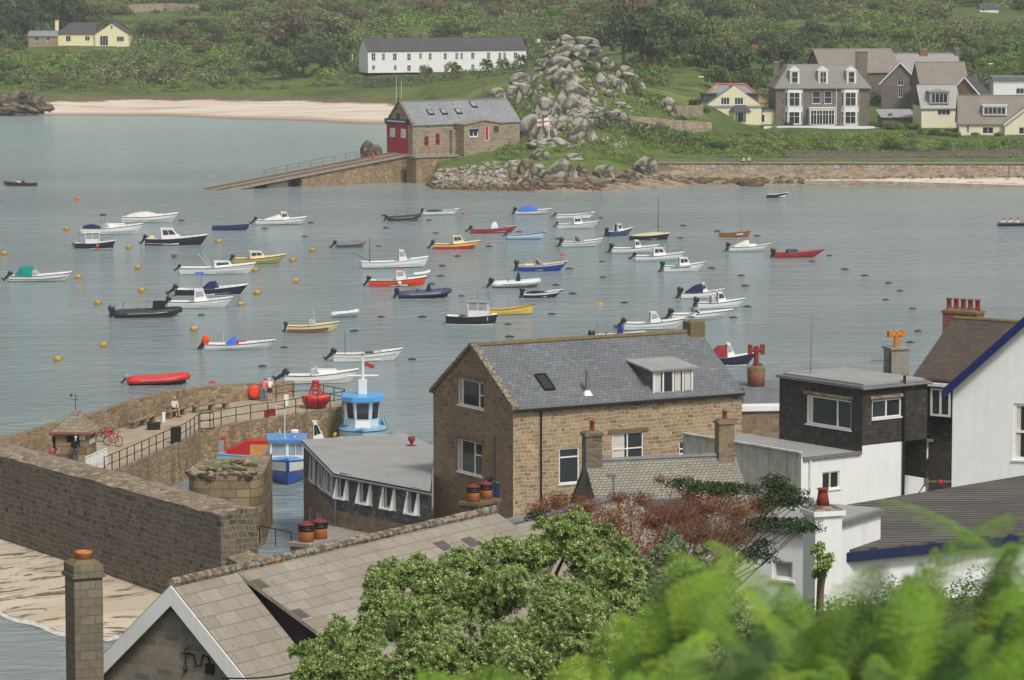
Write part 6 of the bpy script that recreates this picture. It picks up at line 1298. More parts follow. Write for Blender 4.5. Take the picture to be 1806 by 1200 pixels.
g0, g1 = rl[6]+Vector((.1, -.25, 0)), rl[7]+Vector((-.3, -.2, 0)); T = Matrix(((*(g1-g0).normalized(), g0.x), (0, 1, 0, g0.y), (0, 0, 1, DZ+.1), (0, 0, 0, 1)))
bars(b, T, 0, (g1-g0).length, .1, 1.2, .05, -.02, .02, (), (.5,)); b.build('frame', MATS['black_iron'], o)
o = thing('barrier', 'white slatted barrier panel with notices by the hut end of the railing', 'barrier'); g0, g1 = at(152, 838, DZ+.1), at(190, 822, DZ+.1)
for k in range(3):
    a, c = g0+(g1-g0)*(k/3), g0+(g1-g0)*((k+.93)/3); d_ = (c-a).normalized(); T = Matrix(((d_.x, -d_.y, 0, a.x), (d_.y, d_.x, 0, a.y), (0, 0, 1, DZ+.1), (0, 0, 0, 1))); b = MB(); bars(b, T, 0, (c-a).length, .05, 1.15, .06, -.03, .03, (.33, .66), ()); b.box(.06, (c-a).length-.06, -.01, .01, .45, 1.0, 0, T); b.build('panel', MATS['white_frame'], o)
# hut
hc = at(155, 816, DZ); h = H('hut', 'small square stone kiosk with a stone slab hipped roof on the pier', (hc.x-2.05, hc.y+.28), R(-8), 2.1, 2.1, DZ, cat='kiosk')
rw = h.rect('front', (117, 762, 141, 781)); b = MB()
wall(b, (0, 0), (1, 0), [(0, DZ), (h.W, DZ), (h.W, 4.5), (0, 4.5)], [rw], .4); wall(b, (h.W, 0), (0, 1), [(0, DZ), (h.D, DZ), (h.D, 4.5), (0, 4.5)], [(.9, 1.3, 3.7, 4.25)], .3); wall(b, (0, h.D), (0, -1), [(0, DZ), (h.D, DZ), (h.D, 4.5), (0, 4.5)]); wall(b, (h.W, h.D), (-1, 0), [(0, DZ), (h.W, DZ), (h.W, 4.5), (0, 4.5)])
b.build('wall', MATS['granite_blocks'], h.o); b = MB(); b.box(rw[0], rw[1], .38, .42, rw[2], rw[3]); b.box(h.W-.35, h.W-.3, .9, 1.3, 3.7, 4.25); b.build('hatch', MATS['black_iron'], h.o)
h.roof(4.5, 5.45, MATS['hut_slabs'] if 'hut_slabs' in MATS else courses('hut_slabs', [S(142, 128, 104), S(162, 150, 128), S(150, 140, 116)], S(104, 92, 76), .5, .28, .02, .8, lichen=S(176, 128, 60), lich_amt=.57), .3, .3, ridge=None, hip=(1.3, 1.3))
b = MB(); b.box(.8, 1.3, .8, 1.3, 5.4, 5.68); b.build('roof_cap', MATS['concrete'], h.o)
b = MB(); b.cyl((1.05, 1.05, 5.6), (1.05, 1.05, 6.75), .025, n=6); b.cyl((.75, 1.05, 6.35), (1.25, 1.05, 6.35), .02, n=5); b.ball((.78, 1.05, 6.62), .09); b.build('wind_vane', MATS['black_iron'], h.o)
b = MB(); b.box(-.32, h.W+.32, -.36, -.32, 4.32, 4.46); b.build('fascia', paint('faded_red', S(142, 96, 78), .85, .3), h.o)
for r_, sd, nm in (((140, 763, 150, 776), 'front', 'notice'), ((158, 774, 166, 782), 'right', 'notice')):
    u = h.rect(sd, r_); O, t_ = h.side[sd]; T = Matrix(((t_[0], -t_[1], 0, O[0]), (t_[1], t_[0], 0, O[1]), (0, 0, 1, 0), (0, 0, 0, 1))); b = MB(); b.box(u[0], u[1], -.04, -.005, u[2], u[3], 0, T); nb = b.build(nm, MATS['white_frame'], h.o)
    b = MB()
    for k in range(5): b.box(u[0]+.06, u[1]-.06-.05*(k % 3), -.046, -.041, u[3]-.1-.09*k, u[3]-.07-.09*k, 0, T)
    b.build('lettering', MATS['grey_metal'], nb)
# benches, bins and gear on the pier
def bench(px, py, px1, py1, label):
    a, c = at(px, py, DZ), at(px1, py1, DZ); L_ = (c-a).length; o = thing('stone_bench', label, 'bench', a, math.atan2(c.y-a.y, c.x-a.x), 'stone benches on the pier'); b = MB(); b.box(-.1, L_+.1, -.5, 0, .42, .52); b.build('seat', MATS['wall_top'], o, bevel=.02)
    for x in (.1, L_*.5, L_-.3): b = MB(); b.box(x, x+.3, -.45, -.05, 0, .42); b.build('leg', MATS['pier_rubble'], o)
    b = MB(); b.box(0, L_, -.02, .1, .75, .98); b.build('backrest', MATS['wall_top'], o, bevel=.02)
    return o
bench(226, 757, 264, 744, 'stone bench against the parapet beside the bicycles'); bench(336, 728, 396, 720, 'long stone bench against the parapet right of the seated man'); bench(289, 739, 318, 731, 'stone bench on which the man in the pale shirt sits')
def lumpbox(name, label, cat, p, sx, sy, sz, mat, lid=None, rz=0, taper=.9):
    o = thing(name, label, cat, p, rz); b = MB(); b.loft([[(x*sx*k, y*sy*k, z) for x, y in ((-.5, -.5), (.5, -.5), (.5, .5), (-.5, .5))] for z, k in ((0, taper), (sz, 1))]); b.build('body', mat, o, bevel=.02)
    b = MB(); b.box(-.54*sx, .54*sx, -.54*sy, .54*sy, sz+.003, sz+.06); b.build('lid', lid or mat, o, bevel=.02); return o
lumpbox('waste_bin', 'tall dark waste bin standing at the pier railing', 'bin', at(311, 782, DZ), .62, .62, 1.0, MATS['dark_rubber'])
lumpbox('crate', 'low black crate on the pier near the first bench', 'crate', at(271, 758, DZ), .85, .6, .42, MATS['dark_rubber'], rz=.3)
lumpbox('post_box', 'short white post standing before the seated man', 'post', at(289, 745, DZ), .22, .22, .62, MATS['white_frame'])
lumpbox('white_bin', 'small white bin on the pier before the red buoy', 'bin', at(505, 716, DZ), .32, .32, .72, MATS['white_frame'])
p = at(448, 706, DZ); o = thing('lifebuoy_cabinet', 'round orange lifebuoy housing fixed at the end of the parapet', 'lifebuoy', p, R(8)); b = MB(); b.loft([[(r*.42*math.cos(a), y, .62+r*.5*math.sin(a)) for a in [k*math.tau/18 for k in range(18)]] for y, r in ((-.02, 1), (-.16, 1), (-.26, .86), (-.3, .6))]); b.build('shell', paint('lifebuoy_orange', S(232, 70, 28), .45, .08), o, True)
b = MB(); b.box(-.05, .05, -.0, .06, 0, 1.25); b.build('post', MATS['grey_metal'], o)
p = at(557, 720, DZ); o = thing('navigation_buoy', 'big red navigation buoy with a lattice top standing on the pier end', 'buoy', p); b = MB(); b.lathe([(.3, 0), (.7, .12), (.94, .42), (1.0, .72), (1.0, .8)], n=20); b.build('float', paint('buoy_red', S(186, 30, 32), .4, .15), o, True); b = MB(); b.lathe([(1.0, .803), (.98, .9), (.5, 1.0)], n=20); b.build('deck_ring', paint('buoy_orange', S(222, 92, 60), .5, .2), o, True)
b = MB()
for k in range(6): a = k*math.tau/6; b.cyl((.48*math.cos(a), .48*math.sin(a), .95), (.2*math.cos(a), .2*math.sin(a), 1.75), .05, n=5)
for z, r in ((1.25, .38), (1.5, .29)): b.lathe([(r, z), (r+.05, z+.04), (r, z+.08)], n=14)
b.build('lattice', MATS['buoy_red'], o); b = MB(); b.lathe([(.24, 1.7), (.26, 1.95), (.2, 1.97)], n=14); b.build('lantern', MATS['buoy_red'], o, True)
o = thing('lamp_housing', 'white lamp housing on a post against the pier wall above the red framed boat', 'lamp', at(372, 768, 1.8)); b = MB(); b.tube([(-.22, 0, .1), (.22, 0, .1)], .11, 10); b.build('lamp', MATS['white_frame'], o); b = MB(); b.box(-.08, .08, .0, .1, -1.2, 0); b.build('bracket', MATS['grey_metal'], o)
def bicycle(px, py, rz, col, label):
    o = thing('bicycle', label, 'bicycle', at(px, py, DZ), rz, 'bicycles leaning on the pier'); o.rotation_euler.x = R(-12)
    for x in (-.52, .52):
        b = MB(); b.tube([(x+.33*math.cos(a), 0, .34+.33*math.sin(a)) for a in [k*math.tau/20 for k in range(21)]], .022, 6); w_ = b.build('wheel', MATS['dark_rubber'], o); b = MB()
        for k in range(8): a = k*math.tau/8; b.cyl((x, 0, .34), (x+.32*math.cos(a), 0, .34+.32*math.sin(a)), .005, n=4)
        b.build('spoke', MATS['grey_metal'], w_)['kind'] = 'stuff'
    b = MB(); P = {'r': (-.52, 0, .34), 'b': (-.08, 0, .3), 's': (-.2, 0, .82), 'h': (.36, 0, .8), 'f': (.52, 0, .34)}
    for a, c in (('r', 'b'), ('r', 's'), ('b', 's'), ('b', 'h'), ('s', 'h'), ('h', 'f')): b.cyl(P[a], P[c], .024, n=6)
    b.build('frame', col, o); b = MB(); b.loft([[(-.34, y, .9), (-.04, y*.4, .9), (-.04, y*.4, .95), (-.34, y, .95)] for y in (-.09, .09)]); b.build('saddle', MATS['black_iron'], o); b = MB(); b.tube([(.26, -.28, 1.02), (.38, -.2, 1.0), (.36, 0, .98), (.38, .2, 1.0), (.26, .28, 1.02)], .016, 5); b.cyl((.36, 0, .8), (.36, 0, .98), .02, n=5); b.build('handlebar', MATS['black_iron'], o)
    b = MB(); b.cyl((-.08, -.08, .3), (-.02, -.08, .14), .012, n=4); b.cyl((-.08, .08, .3), (-.14, .08, .46), .012, n=4); b.build('pedal', MATS['grey_metal'], o)
    if col is not MATS['black_iron']: b = MB(); b.box(-.66, -.3, -.14, .14, .74, .98); b.build('pannier', paint('pannier_pink', S(206, 50, 90), .8, .1), o, bevel=.03)
bicycle(198, 787, R(-38), paint('bike_pink', S(206, 60, 96), .5, .1), 'bicycle with a pink frame and bag leaning by the parapet'); bicycle(188, 781, R(-30), MATS['black_iron'], 'dark bicycle parked behind the pink one')
# ---------------------------------------------------------------- flat roofed slate hung building on the water
h = None; fz = 5.3; P_ = [at(535, 780, fz), at(592, 838, fz), at(757, 870, fz), at(762, 792, fz), at(712, 768, fz)]
o = thing('slate_hung_building', 'flat roofed two storey building with slate hung upper walls at the harbour edge', 'building')
def prism_walls(root, P_, z0, zm, z1, ml, mu, wins, sash=True):
    lo, up = MB(), MB(); todo = []
    for k in range(len(P_)):
        p, q = P_[k], P_[(k+1) % len(P_)]; t_ = (q-p).normalized(); L_ = (Vector((q.x-p.x, q.y-p.y))).length; hl, hu = [], []
        for r_ in wins.get(k, ()):
            x0, y0, x1, y1 = r_; u0 = onwall(x0, (y0+y1)/2, p, t_)[0]; u1 = onwall(x1, (y0+y1)/2, p, t_)[0]; za = onwall((x0+x1)/2, y1, p, t_)[1]; zb = onwall((x0+x1)/2, y0, p, t_)[1]
            (hu if zb > zm else hl).append((u0, u1, max(za, zm+.02) if zb > zm else za, zb)); todo.append((p, t_, (u0, u1, max(za, zm+.02) if zb > zm else za, zb)))
        wall(lo, p, t_, [(0, z0), (L_, z0), (L_, zm), (0, zm)], hl); wall(up, p, t_, [(0, zm), (L_, zm), (L_, z1), (0, z1)], hu)
    lo.build('wall', ml, root); up.build('upper_wall', mu, root); return todo
W1 = [(549, 798, 556, 850), (564, 816, 574, 862), (579, 826, 587, 871), (544, 896, 551, 940), (557, 906, 567, 926), (576, 920, 582, 960)]
W2 = [(597, 836, 615, 880), (636, 845, 656, 889), (678, 853, 698, 898), (721, 861, 740, 907), (631, 940, 650, 956)]
for p, t_, r_ in prism_walls(o, P_, -1, fz-2.0, fz-.05, MATS['granite_gable'], MATS['slate_blue'], {0: W1, 1: W2}):
    wo = window(o, p, t_, *r_, vs=(), hs=(), w=.09, dep=.1)
    if r_[3] > fz-2:   # top hung sash standing open, with its white cheeks
        inn_ = Vector((-t_.y, t_.x, 0)); hgt = r_[3]-r_[2]; b = MB(); e = lambda u, d_, z: tuple(Vector((p.x, p.y, 0))+t_*u-inn_*d_+Vector((0, 0, z)))
        pj = .36 if abs(t_.x) > .6 else .14
        for ua, ub in ((r_[0]-.02, r_[0]+.08), (r_[1]-.08, r_[1]+.02)): b.loft([[e(ua, .0+pj*k, r_[3]-hgt*k), e(ub, .0+pj*k, r_[3]-hgt*k), e(ub, .05+pj*k, r_[3]-hgt*k), e(ua, .05+pj*k, r_[3]-hgt*k)] for k in (0, 1)])
        b.loft([[e(r_[0]+.083, pj-.03, r_[2]), e(r_[1]-.083, pj-.03, r_[2]), e(r_[1]-.083, pj+.04, r_[2]), e(r_[0]+.083, pj+.04, r_[2])], [e(r_[0]+.083, pj-.05, r_[2]+.1), e(r_[1]-.083, pj-.05, r_[2]+.1), e(r_[1]-.083, pj+.02, r_[2]+.1), e(r_[0]+.083, pj+.02, r_[2]+.1)]])
        b.poly([e(r_[0]-.01, .0, r_[3]), e(r_[0]-.01, .0, r_[2]), e(r_[0]-.01, pj, r_[2])]); b.poly([e(r_[1]+.01, .0, r_[3]), e(r_[1]+.01, .0, r_[2]), e(r_[1]+.01, pj, r_[2])])
        b.build('open_sash', MATS['white_frame'], wo)
ctr = sum(P_, Vector())/5; ov = [p+(p-ctr).normalized()*.25 for p in P_]
b = MB(); b.prism([(p.x, p.y) for p in ov], fz-.045, fz+.12, 1, 0); ro = b.build('roof', [MATS['flat_roof'], MATS['black_iron']], o)
b = MB()
for k in (0, 1): b.tube([(p.x, p.y, fz-.02) for p in ((ov[k]-ctr)*1.015+ctr, (ov[k+1]-ctr)*1.015+ctr)], .07, 6)
b.build('gutter', MATS['grey_metal'], ro)
p = at(726, 786, fz+.13); b = MB(); b.lathe([(.3, 0), (.12, .05), (.1, .16), (.2, .34), (.22, .52), (.05, .56)], p, 12); b.build('roof_vent', MATS['red_pot'], o, True)
c = P_[1]; b = MB(); b.tube([(c.x-.1, c.y-.1, fz-.15), (c.x-.02, c.y-.14, fz-.4), (c.x-.02, c.y-.14, -.5)], .06, 7); b.build('drainpipe', MATS['grey_metal'], o)
# ---------------------------------------------------------------- the big granite house
A = math.atan2(.507, .862); h = MH = H('granite_house', 'tall granite house with a slate roof, gable windows and a white framed dormer', (.06, 197), A, 14.85, 8.8, 1.5)
ze, zr = 10.05, 12.95; ws = wins('left', [(808, 671, 853, 718)], (.8,), ((.5, (1,)),), w=.07, curtain=((.06, .16),))+wins('left', [(806.5, 778, 850, 836)], (.68,), ((.62, (1,)),), w=.07, curtain=((.06, .16),))
ws += wins('front', [(986, 790, 1022, 853)], (), (.74,), w=.08)+wins('front', [(1079.5, 763, 1135, 812)], (.5,), (.42,), w=.07, curtain=((.03, .42),))+wins('front', [(1198, 778, 1228, 801)], (), (.42,), w=.07)
blue = paint('blue_door', S(44, 96, 150), .5, .12); ws += [('left', (860, 848, 881, 889), (), (), {'door': blue})]
h.walls(ze, zr, MATS['granite_front'], ws, mats={'left': MATS['granite_gable']})
for r_, sd in (((800, 664, 857, 671), 'left'), ((797, 771, 856, 778), 'left'), ((1073, 757, 1143, 763), 'front')):
    u = h.rect(sd, r_); O, t_ = h.side[sd]; T = Matrix(((t_[0], -t_[1], 0, O[0]), (t_[1], t_[0], 0, O[1]), (0, 0, 1, 0), (0, 0, 0, 1))); b = MB(); b.box(u[0], u[1], -.06, .05, u[2]+.01, u[3]+.03, 0, T); b.build('lintel', MATS['timber'], h.o)
u = h.rect('front', (905, 760, 918, 800)); ro = h.roof(ze, zr, MATS['slate'], .18, .02, .1, ridge='ridge_moss', rr=.16)
k = (zr-ze)/(h.D/2); b = MB()
for ys in ((h.D/2, -.2), (h.D/2, h.D+.2)): b.loft([[(-.16, y, z), (.26, y, z), (.26, y, z+.2), (-.16, y, z+.2)] for y, z in ((ys[0], zr+.1), (ys[1], ze-.05))])
b.build('gable_coping', MATS['ridge_lichen'], h.o)
b = MB(); b.tube([(-.0, -.24, ze-.1), (h.W, -.24, ze-.1)], .075, 7); g_ = b.build('gutter', MATS['black_iron'], h.o)
x = h.rect('front', (953, 730, 956, 800))[0]; b = MB(); b.cyl((x, -.1, 1.5), (x, -.1, ze-.1), .05, n=7); b.build('drainpipe', MATS['black_iron'], h.o)
yf = .3; fside = ((0, yf), (1, 0)); u = h.rect(fside, (1151, 653, 1221, 697)); b = MB(); ya = yf; zb_ = u[3]+.02
yr = min(h.D/2-.3, (zb_+.35-ze)/k); x0, x1 = u[0], u[1]; zq = lambda y: ze+y*k+.1
b.poly([(x0, ya, zq(ya)-.2), (x0, ya, zb_), (x0, yr, zb_+.3), (x0, yr, zb_-.5)]); b.poly([(x1, ya, zq(ya)-.2), (x1, yr, zb_-.5), (x1, yr, zb_+.3), (x1, ya, zb_)])
d_ = b.build('dormer', MATS['slate'], h.o); b = MB(); b.loft([[(x0-.3, y, z), (x1+.25, y, z), (x1+.25, y, z+.1), (x0-.3, y, z+.1)] for y, z in ((ya-.25, zb_+.01), (yr+.2, zb_+.36))]); b.build('dormer_roof', MATS['flat_roof'], d_)
window(d_, (0, ya-.02), (1, 0), x0, x1, u[2], zb_, (.25, .5, .75), (), .1, .0, curtain=((.03, .2), (.55, .7), (.8, .95)), sill=True)
# rooflight and flue
def onroof(px, py):
    n_ = h.wd((0, -k, 1)) if False else None
    M_ = h.o.matrix_basis; P0 = M_ @ Vector((0, 0, ze+.12)); a_, c_ = (M_.to_3x3() @ Vector((1, 0, 0))), (M_.to_3x3() @ Vector((0, 1, k))); nn = a_.cross(c_); d = ray(px, py); t_ = (P0-Vector((0, 0, CAMZ))).dot(nn)/d.dot(nn); return M_.inverted() @ (Vector((0, 0, CAMZ))+d*t_)
q = [onroof(*p) for p in ((959, 690), (977, 688), (963, 661), (943, 663))]; x0, x1 = q[3].x, q[1].x; y0, y1 = q[0].y, q[2].y; x0 = (q[0].x+q[3].x)/2; x1 = (q[1].x+q[2].x)/2
zr_ = lambda y: ze+y*k+.12
b = MB(); M_ = Matrix(((1, 0, 0, x0), (0, 1/math.hypot(1, k), -k/math.hypot(1, k), y0), (0, k/math.hypot(1, k), 1/math.hypot(1, k), zr_(y0)), (0, 0, 0, 1))); Ls = (y1-y0)*math.hypot(1, k); M2 = M_ @ Matrix(((1, 0, 0, 0), (0, 0, 1, 0), (0, 1, 0, 0), (0, 0, 0, 1)))
bars(b, M2, 0, x1-x0, 0, Ls, .1, .0, .14); rf = b.build('rooflight', MATS['black_iron'], h.o); b = MB(); b.poly([M_ @ Vector(p) for p in ((.09, .09, .1), (x1-x0-.09, .09, .1), (x1-x0-.09, Ls-.09, .1), (.09, Ls-.09, .1))]); b.build('pane', MATS['glass'], rf)
q = onroof(1036, 694); b = MB(); b.cyl((q.x, q.y, q.z-.1), (q.x, q.y, q.z+1.3), .13, n=10); b.build('flue_pipe', MATS['grey_metal'], h.o); b = MB(); b.lathe([(.32, -.12), (.2, .06), (.12, .2)], (q.x, q.y, q.z), 10); b.build('flue_collar', MATS['white_frame'], h.o)
b = MB(); xe = h.W-.75; b.box(xe-.1, xe+.9, h.D/2-.42, h.D/2+.42, zr-.3, zr+.72); b.build('chimney', MATS['ochre'], h.o, bevel=.04)
b = MB(); u = h.rect('left', (868, 838, 876, 846)); yy = h.D-u[0]; b.ball((-.2, yy, u[2]), (.22, .16, .2)); b.cyl((-.2, yy, u[2]), (-.02, yy, u[2]+.1), .04, n=5); b.tube([(-.06, yy-.4, u[2]-2), (-.06, yy-.35, u[2]+2.4)], .02, 5); b.build('wall_lamp', MATS['black_iron'], h.o)
# gull on that chimney
cw = h.o.matrix_basis @ Vector((xe+.3, h.D/2, zr+.72)); o = thing('gull', 'white gull with grey wings standing on the ochre chimney block of the granite house', 'gull', cw, R(20)); b = MB()
b.loft([[(x, r*math.cos(a)*.8, .24+dz+r*math.sin(a)) for a in [j*math.tau/8 for j in range(8)]] for x, r, dz in ((-.26, .015, .0), (-.18, .06, .0), (-.05, .1, .0), (.08, .1, .03), (.15, .065, .12), (.19, .06, .19), (.24, .045, .2), (.27, .018, .19), (.33, .008, .17))]); b.cyl((.0, -.04, 0), (.0, -.04, .16), .012, n=5); b.cyl((.0, .04, 0), (.0, .04, .16), .012, n=5); b.build('body', MATS['white_frame'], o, True)
b = MB()
for sg in (-1, 1): b.loft([[(x, sg*(.085+dy), .24+z) for z in (-w_, w_)]+[(x, sg*(.1+dy), .25+z) for z in (w_, -w_)] for x, w_, dy in ((.08, .06, -.005), (-.08, .07, .01), (-.36, .012, -.06))])
b.build('wing', MATS['grey_metal'], o)
# ---------------------------------------------------------------- low stone building with round brick chimney, right of the granite house
P0 = at(1309, 790, 6.9); h = H('low_stone_building', 'low stone outbuilding with a lead roof between the granite house and the slate box', (12.9, 205.6), R(8), 4.2, 5, 2, cat='outbuilding'); z_ = lambda y: 35-(y+100)/31.6
h.walls(z_(727), 0, MATS['granite_gable'], (), gable=False); b = MB(); b.box(-.1, 4.3, -.15, 5.1, z_(727)+.003, z_(718)); b.build('parapet_band', MATS['white_render'], h.o); b = MB(); b.box(.3, 4.1, 1.0, 4.8, z_(718)+.003, z_(690)); b.build('roof', MATS['lead'], h.o)
c = (1.25, 2.0); b = MB(); b.lathe([(.5, z_(692)), (.52, z_(662)), (.36, z_(655))], (*c, 0), 14); ch = b.build('chimney', MATS['red_brick'], h.o, True); b = MB(); b.lathe([(.54, z_(662)), (.5, z_(656)), (.2, z_(653))], (*c, 0), 14); b.build('chimney_cap', MATS['ridge_moss'], ch)
b = MB(); b.cyl((*c, z_(655)), (*c, z_(618)), .15, n=10); b.cyl((c[0]-.34, c[1], z_(625)), (c[0]+.34, c[1], z_(625)), .13, n=10)
for s_ in (-1, 1): b.box(c[0]+s_*.36-.11, c[0]+s_*.36+.11, c[1]-.13, c[1]+.13, z_(633), z_(615))
b.build('chimney_pot', MATS['red_pot'], ch)
# ---------------------------------------------------------------- stone cottage with a scantle roof
h = H('scantle_cottage', 'grey stone cottage with a rough pale slate roof and tall chimney', at(1110, 905, 8.2), R(17), 7.2, 5.6, 5); z_ = lambda y: 35-(y+100)/39.4
zr = 11.5; ze = 8.7; h.P = Vector((at(1108, 892, 9.2).x-1.2, 163.0, 0)); h.o.location = h.P
h.walls(ze, zr, MATS['grey_stone']); h.roof(ze, zr, MATS['scantle'], .2, .05, ridge='lead'); h.chimney(.3, 2.8, 10.5, z_(770), .78, .6, MATS['grey_stone'], 1, 'red_pot', 'ridge_moss', .5, .12)
h.chimney(6.7, 2.8, 10.6, z_(758), .75, .6, MATS['granite_gable'], 1, 'red_pot', 'ridge_moss', .4, .12)
b = MB(); k = (zr-ze)/2.8
b.loft([[(1.0, -2.6, 7.6), (4.8, -2.6, 7.6), (4.8, -2.6, 7.72), (1.0, -2.6, 7.72)], [(1.0, 1.05, ze+1.05*k+.14), (4.8, 1.05, ze+1.05*k+.14), (4.8, 1.05, ze+1.05*k+.26), (1.0, 1.05, ze+1.05*k+.26)]]); b.build('lean_to_roof', MATS['slate_dark'], h.o); b = MB(); b.box(1.1, 4.7, -2.4, -.02, 4, 7.55); b.build('lean_to', MATS['grey_stone'], h.o)
p = at(1071, 845, 11); o = thing('street_lamp', 'thin grey lamp post in front of the scantle roofed cottage', 'street lamp', (at(1071, 900, 9).x, 158, 0)); b = MB(); b.cyl((0, 0, 6), (0, 0, 35-945/41.1), .045, n=6); b.build('pole', MATS['grey_metal'], o); b = MB(); b.box(-.3, .12, -.08, .08, 35-945/41.1, 35-940/41.1); b.build('lamp_head', MATS['grey_metal'], o)
# ---------------------------------------------------------------- white house with a slate hung upper box
E0 = at(1413, 811, 10.1); tv = Vector((.80, .60, 0)); h = H('white_house', 'white rendered house with a dark slate hung box storey and flat roofs', E0, math.atan2(.6, .8), 13.0, 9.0, 4.5)
zf = 10.15; r1 = h.rect('front', (1450, 832, 1481, 863)); b = MB(); xB = h.rect('front', (1521, 700, 1523, 790))[0]; xC = h.rect('front', (1635, 700, 1637, 790))[0]; xD = h.rect('front', (1592, 700, 1593, 790))[0]
h.W = xD+.02; wall(b, (0, 0), (1, 0), [(0, 4.5), (xD, 4.5), (xD, zf+.3), (xB, zf+.3), (xB, zf), (0, zf)], [r1]); wall(b, (xD, 0), (0, 1), [(0, 4.5), (1.6, 4.5), (1.6, zf), (0, zf)]); b.build('wall', MATS['white_render'], h.o); window(h.o, (0, 0), (1, 0), *r1, vs=(.48,), w=.07)
b = MB(); wall(b, (0, 9), (0, -1), [(0, 4.5), (9, 4.5), (9, zf+.25), (0, zf+.25)]); b.box(-.12, .1, -.0, 9, zf+.253, zf+.33); b.build('side_wall', MATS['dirty_render'], h.o)
b = MB(); b.box(.1, xB-.002, .02, 8.9, zf-.25, zf-.02); b.box(.1, xB-.1, -.12, -.005, zf-.1, zf+.06, 1); b.build('extension_roof', [MATS['flat_roof'], MATS['lead']], h.o)
bz0, bz1 = zf+.3, 13.25; bs = ((xB, 0), (1, 0)); b = MB(); rw = h.rect(bs, (1538, 704, 1590, 737)); rw2 = h.rect(((xB, 6.2), (0, -1)), (1422, 702, 1501, 753))
wall(b, (xB, 0), (1, 0), [(0, bz0), (xC-xB, bz0), (xC-xB, bz1), (0, bz1)], [rw]); wall(b, (xB, 6.2), (0, -1), [(0, bz0-.4), (6.2, bz0-.4), (6.2, bz1), (0, bz1)], [rw2]); wall(b, (xC, 0), (0, 1), [(0, bz0-2), (6.2, bz0-2), (6.2, bz1), (0, bz1)]); b.build('upper_wall', MATS['slate_hung'], h.o)
window(h.o, (xB, 0), (1, 0), *rw, vs=(.5,), w=.08); window(h.o, (xB, 6.2), (0, -1), *rw2, vs=(.68,), w=.08, curtain=((.03, .12),))
b = MB(); b.box(xB+rw[0]-.15, xB+rw[1]+.15, -.1, .03, rw[3]+.06, rw[3]+.2); b.box(xB-.1, xB+.03, 6.2-rw2[1]-.15, 6.2-rw2[0]+.15, rw2[3]+.06, rw2[3]+.2); b.build('lintel', MATS['wall_top'], h.o)
b = MB(); b.prism([(xB-.15, -.15), (xC+.1, -.15), (xC+.1, 6.3), (xB-.15, 6.3)], bz1+.003, bz1+.14, 1, 1); b.prism([(xB+.15, .1), (xC-.1, .1), (xC-.1, 6.1), (xB+.15, 6.1)], bz1+.143, bz1+.24, 0); b.build('roof', [MATS['flat_roof'], MATS['lead']], h.o)
b = MB(); b.tube([(xB-.15, -.2, bz1+.02), (xC+.1, -.2, bz1+.02)], .06, 6); b.build('gutter', MATS['lead'], h.o)
b = MB(); b.cyl((xD, -.1, 5), (xD, -.1, bz1+.5), .07, n=8); b.build('soil_pipe', MATS['black_iron'], h.o); b = MB(); x = h.rect('front', (1427, 820, 1429, 880))[0]; b.cyl((x, -.08, 5), (x, -.08, zf-.1), .05, n=7); b.build('drainpipe', MATS['white_frame'], h.o)
p = h.w2((xB+1, 5)); o = thing('whip_aerial', 'tall thin radio aerial rising behind the slate hung box', 'aerial', (p.x, p.y, bz1+.2)); b = MB(); zt = atY(1450, 560, p.y).z-bz1-.2; b.cyl((0, 0, 0), (.05, 0, zt), .03, .015, 6); b.build('mast', MATS['grey_metal'], o); b = MB()
for k in range(4): b.cyl((-.5, 0, .3+.08*k), (.5, 0, .3+.08*k), .012, n=4)
b.build('dipole', MATS['grey_metal'], o)
# set back link with door, small terrace and handrail
h2 = H('link_building', 'recessed white and slate link between the slate box and the white gable', h.w2((xD+.03, 1.65)), h.ang, 6.5, 4, 4.5, cat='building')
r1 = h2.rect('front', (1628, 808, 1642, 862)); xm = h2.rect('front', (1648, 800, 1650, 860))[0]; zl = 10.0
b = MB(); wall(b, (0, 0), (1, 0), [(0, 4.5), (xm, 4.5), (xm, zl), (0, zl)], [r1]); b.build('wall', MATS['white_render'], h2.o); h2.door('front', r1, {'door': MATS['grey_metal']}); r2 = h2.rect('front', (1669, 820, 1685, 856)); b = MB(); wall(b, (0, 0), (1, 0), [(xm, 4.5), (6.5, 4.5), (6.5, zl), (xm, zl)], [r2]); b.build('slate_wall', MATS['slate_hung'], h2.o); window(h2.o, (0, 0), (1, 0), *r2, hs=(.65,), w=.08)
b = MB(); b.box(-.1, 6.6, -.3, 4, zl+.003, zl+.15); b.build('roof', MATS['lead'], h2.o); b = MB(); b.tube([(.4, -.1, zl), (.4, -.1, 5)], .05, 6); b.build('drainpipe', MATS['white_frame'], h2.o)
p = at(1598, 880, 8.2); o = thing('handrail', 'weathered timber handrail with a red cloth by the grey door', 'handrail', (p.x, 168, 0)); z0 = atY(1600, 885, 168).z; zq = atY(1600, 848, 168).z; b = MB()
for x in (0, 1.35): b.box(x-.06, x+.06, -.06, .06, z0-2, zq+.1)
b.box(0, 1.35, -.03, .03, zq-.08, zq); b.loft([[(x, -.03, z), (x, .03, z), (x, .03, z+.09), (x, -.03, z+.09)] for x, z in ((-.9, z0-.5), (-.06, zq-.1))]); b.build('rail', MATS['timber'], o); b = MB(); b.ball((.6, -.04, zq-.06), (.12, .06, .12), jit=.4); b.build('cloth', MATS['red_paint'], o)
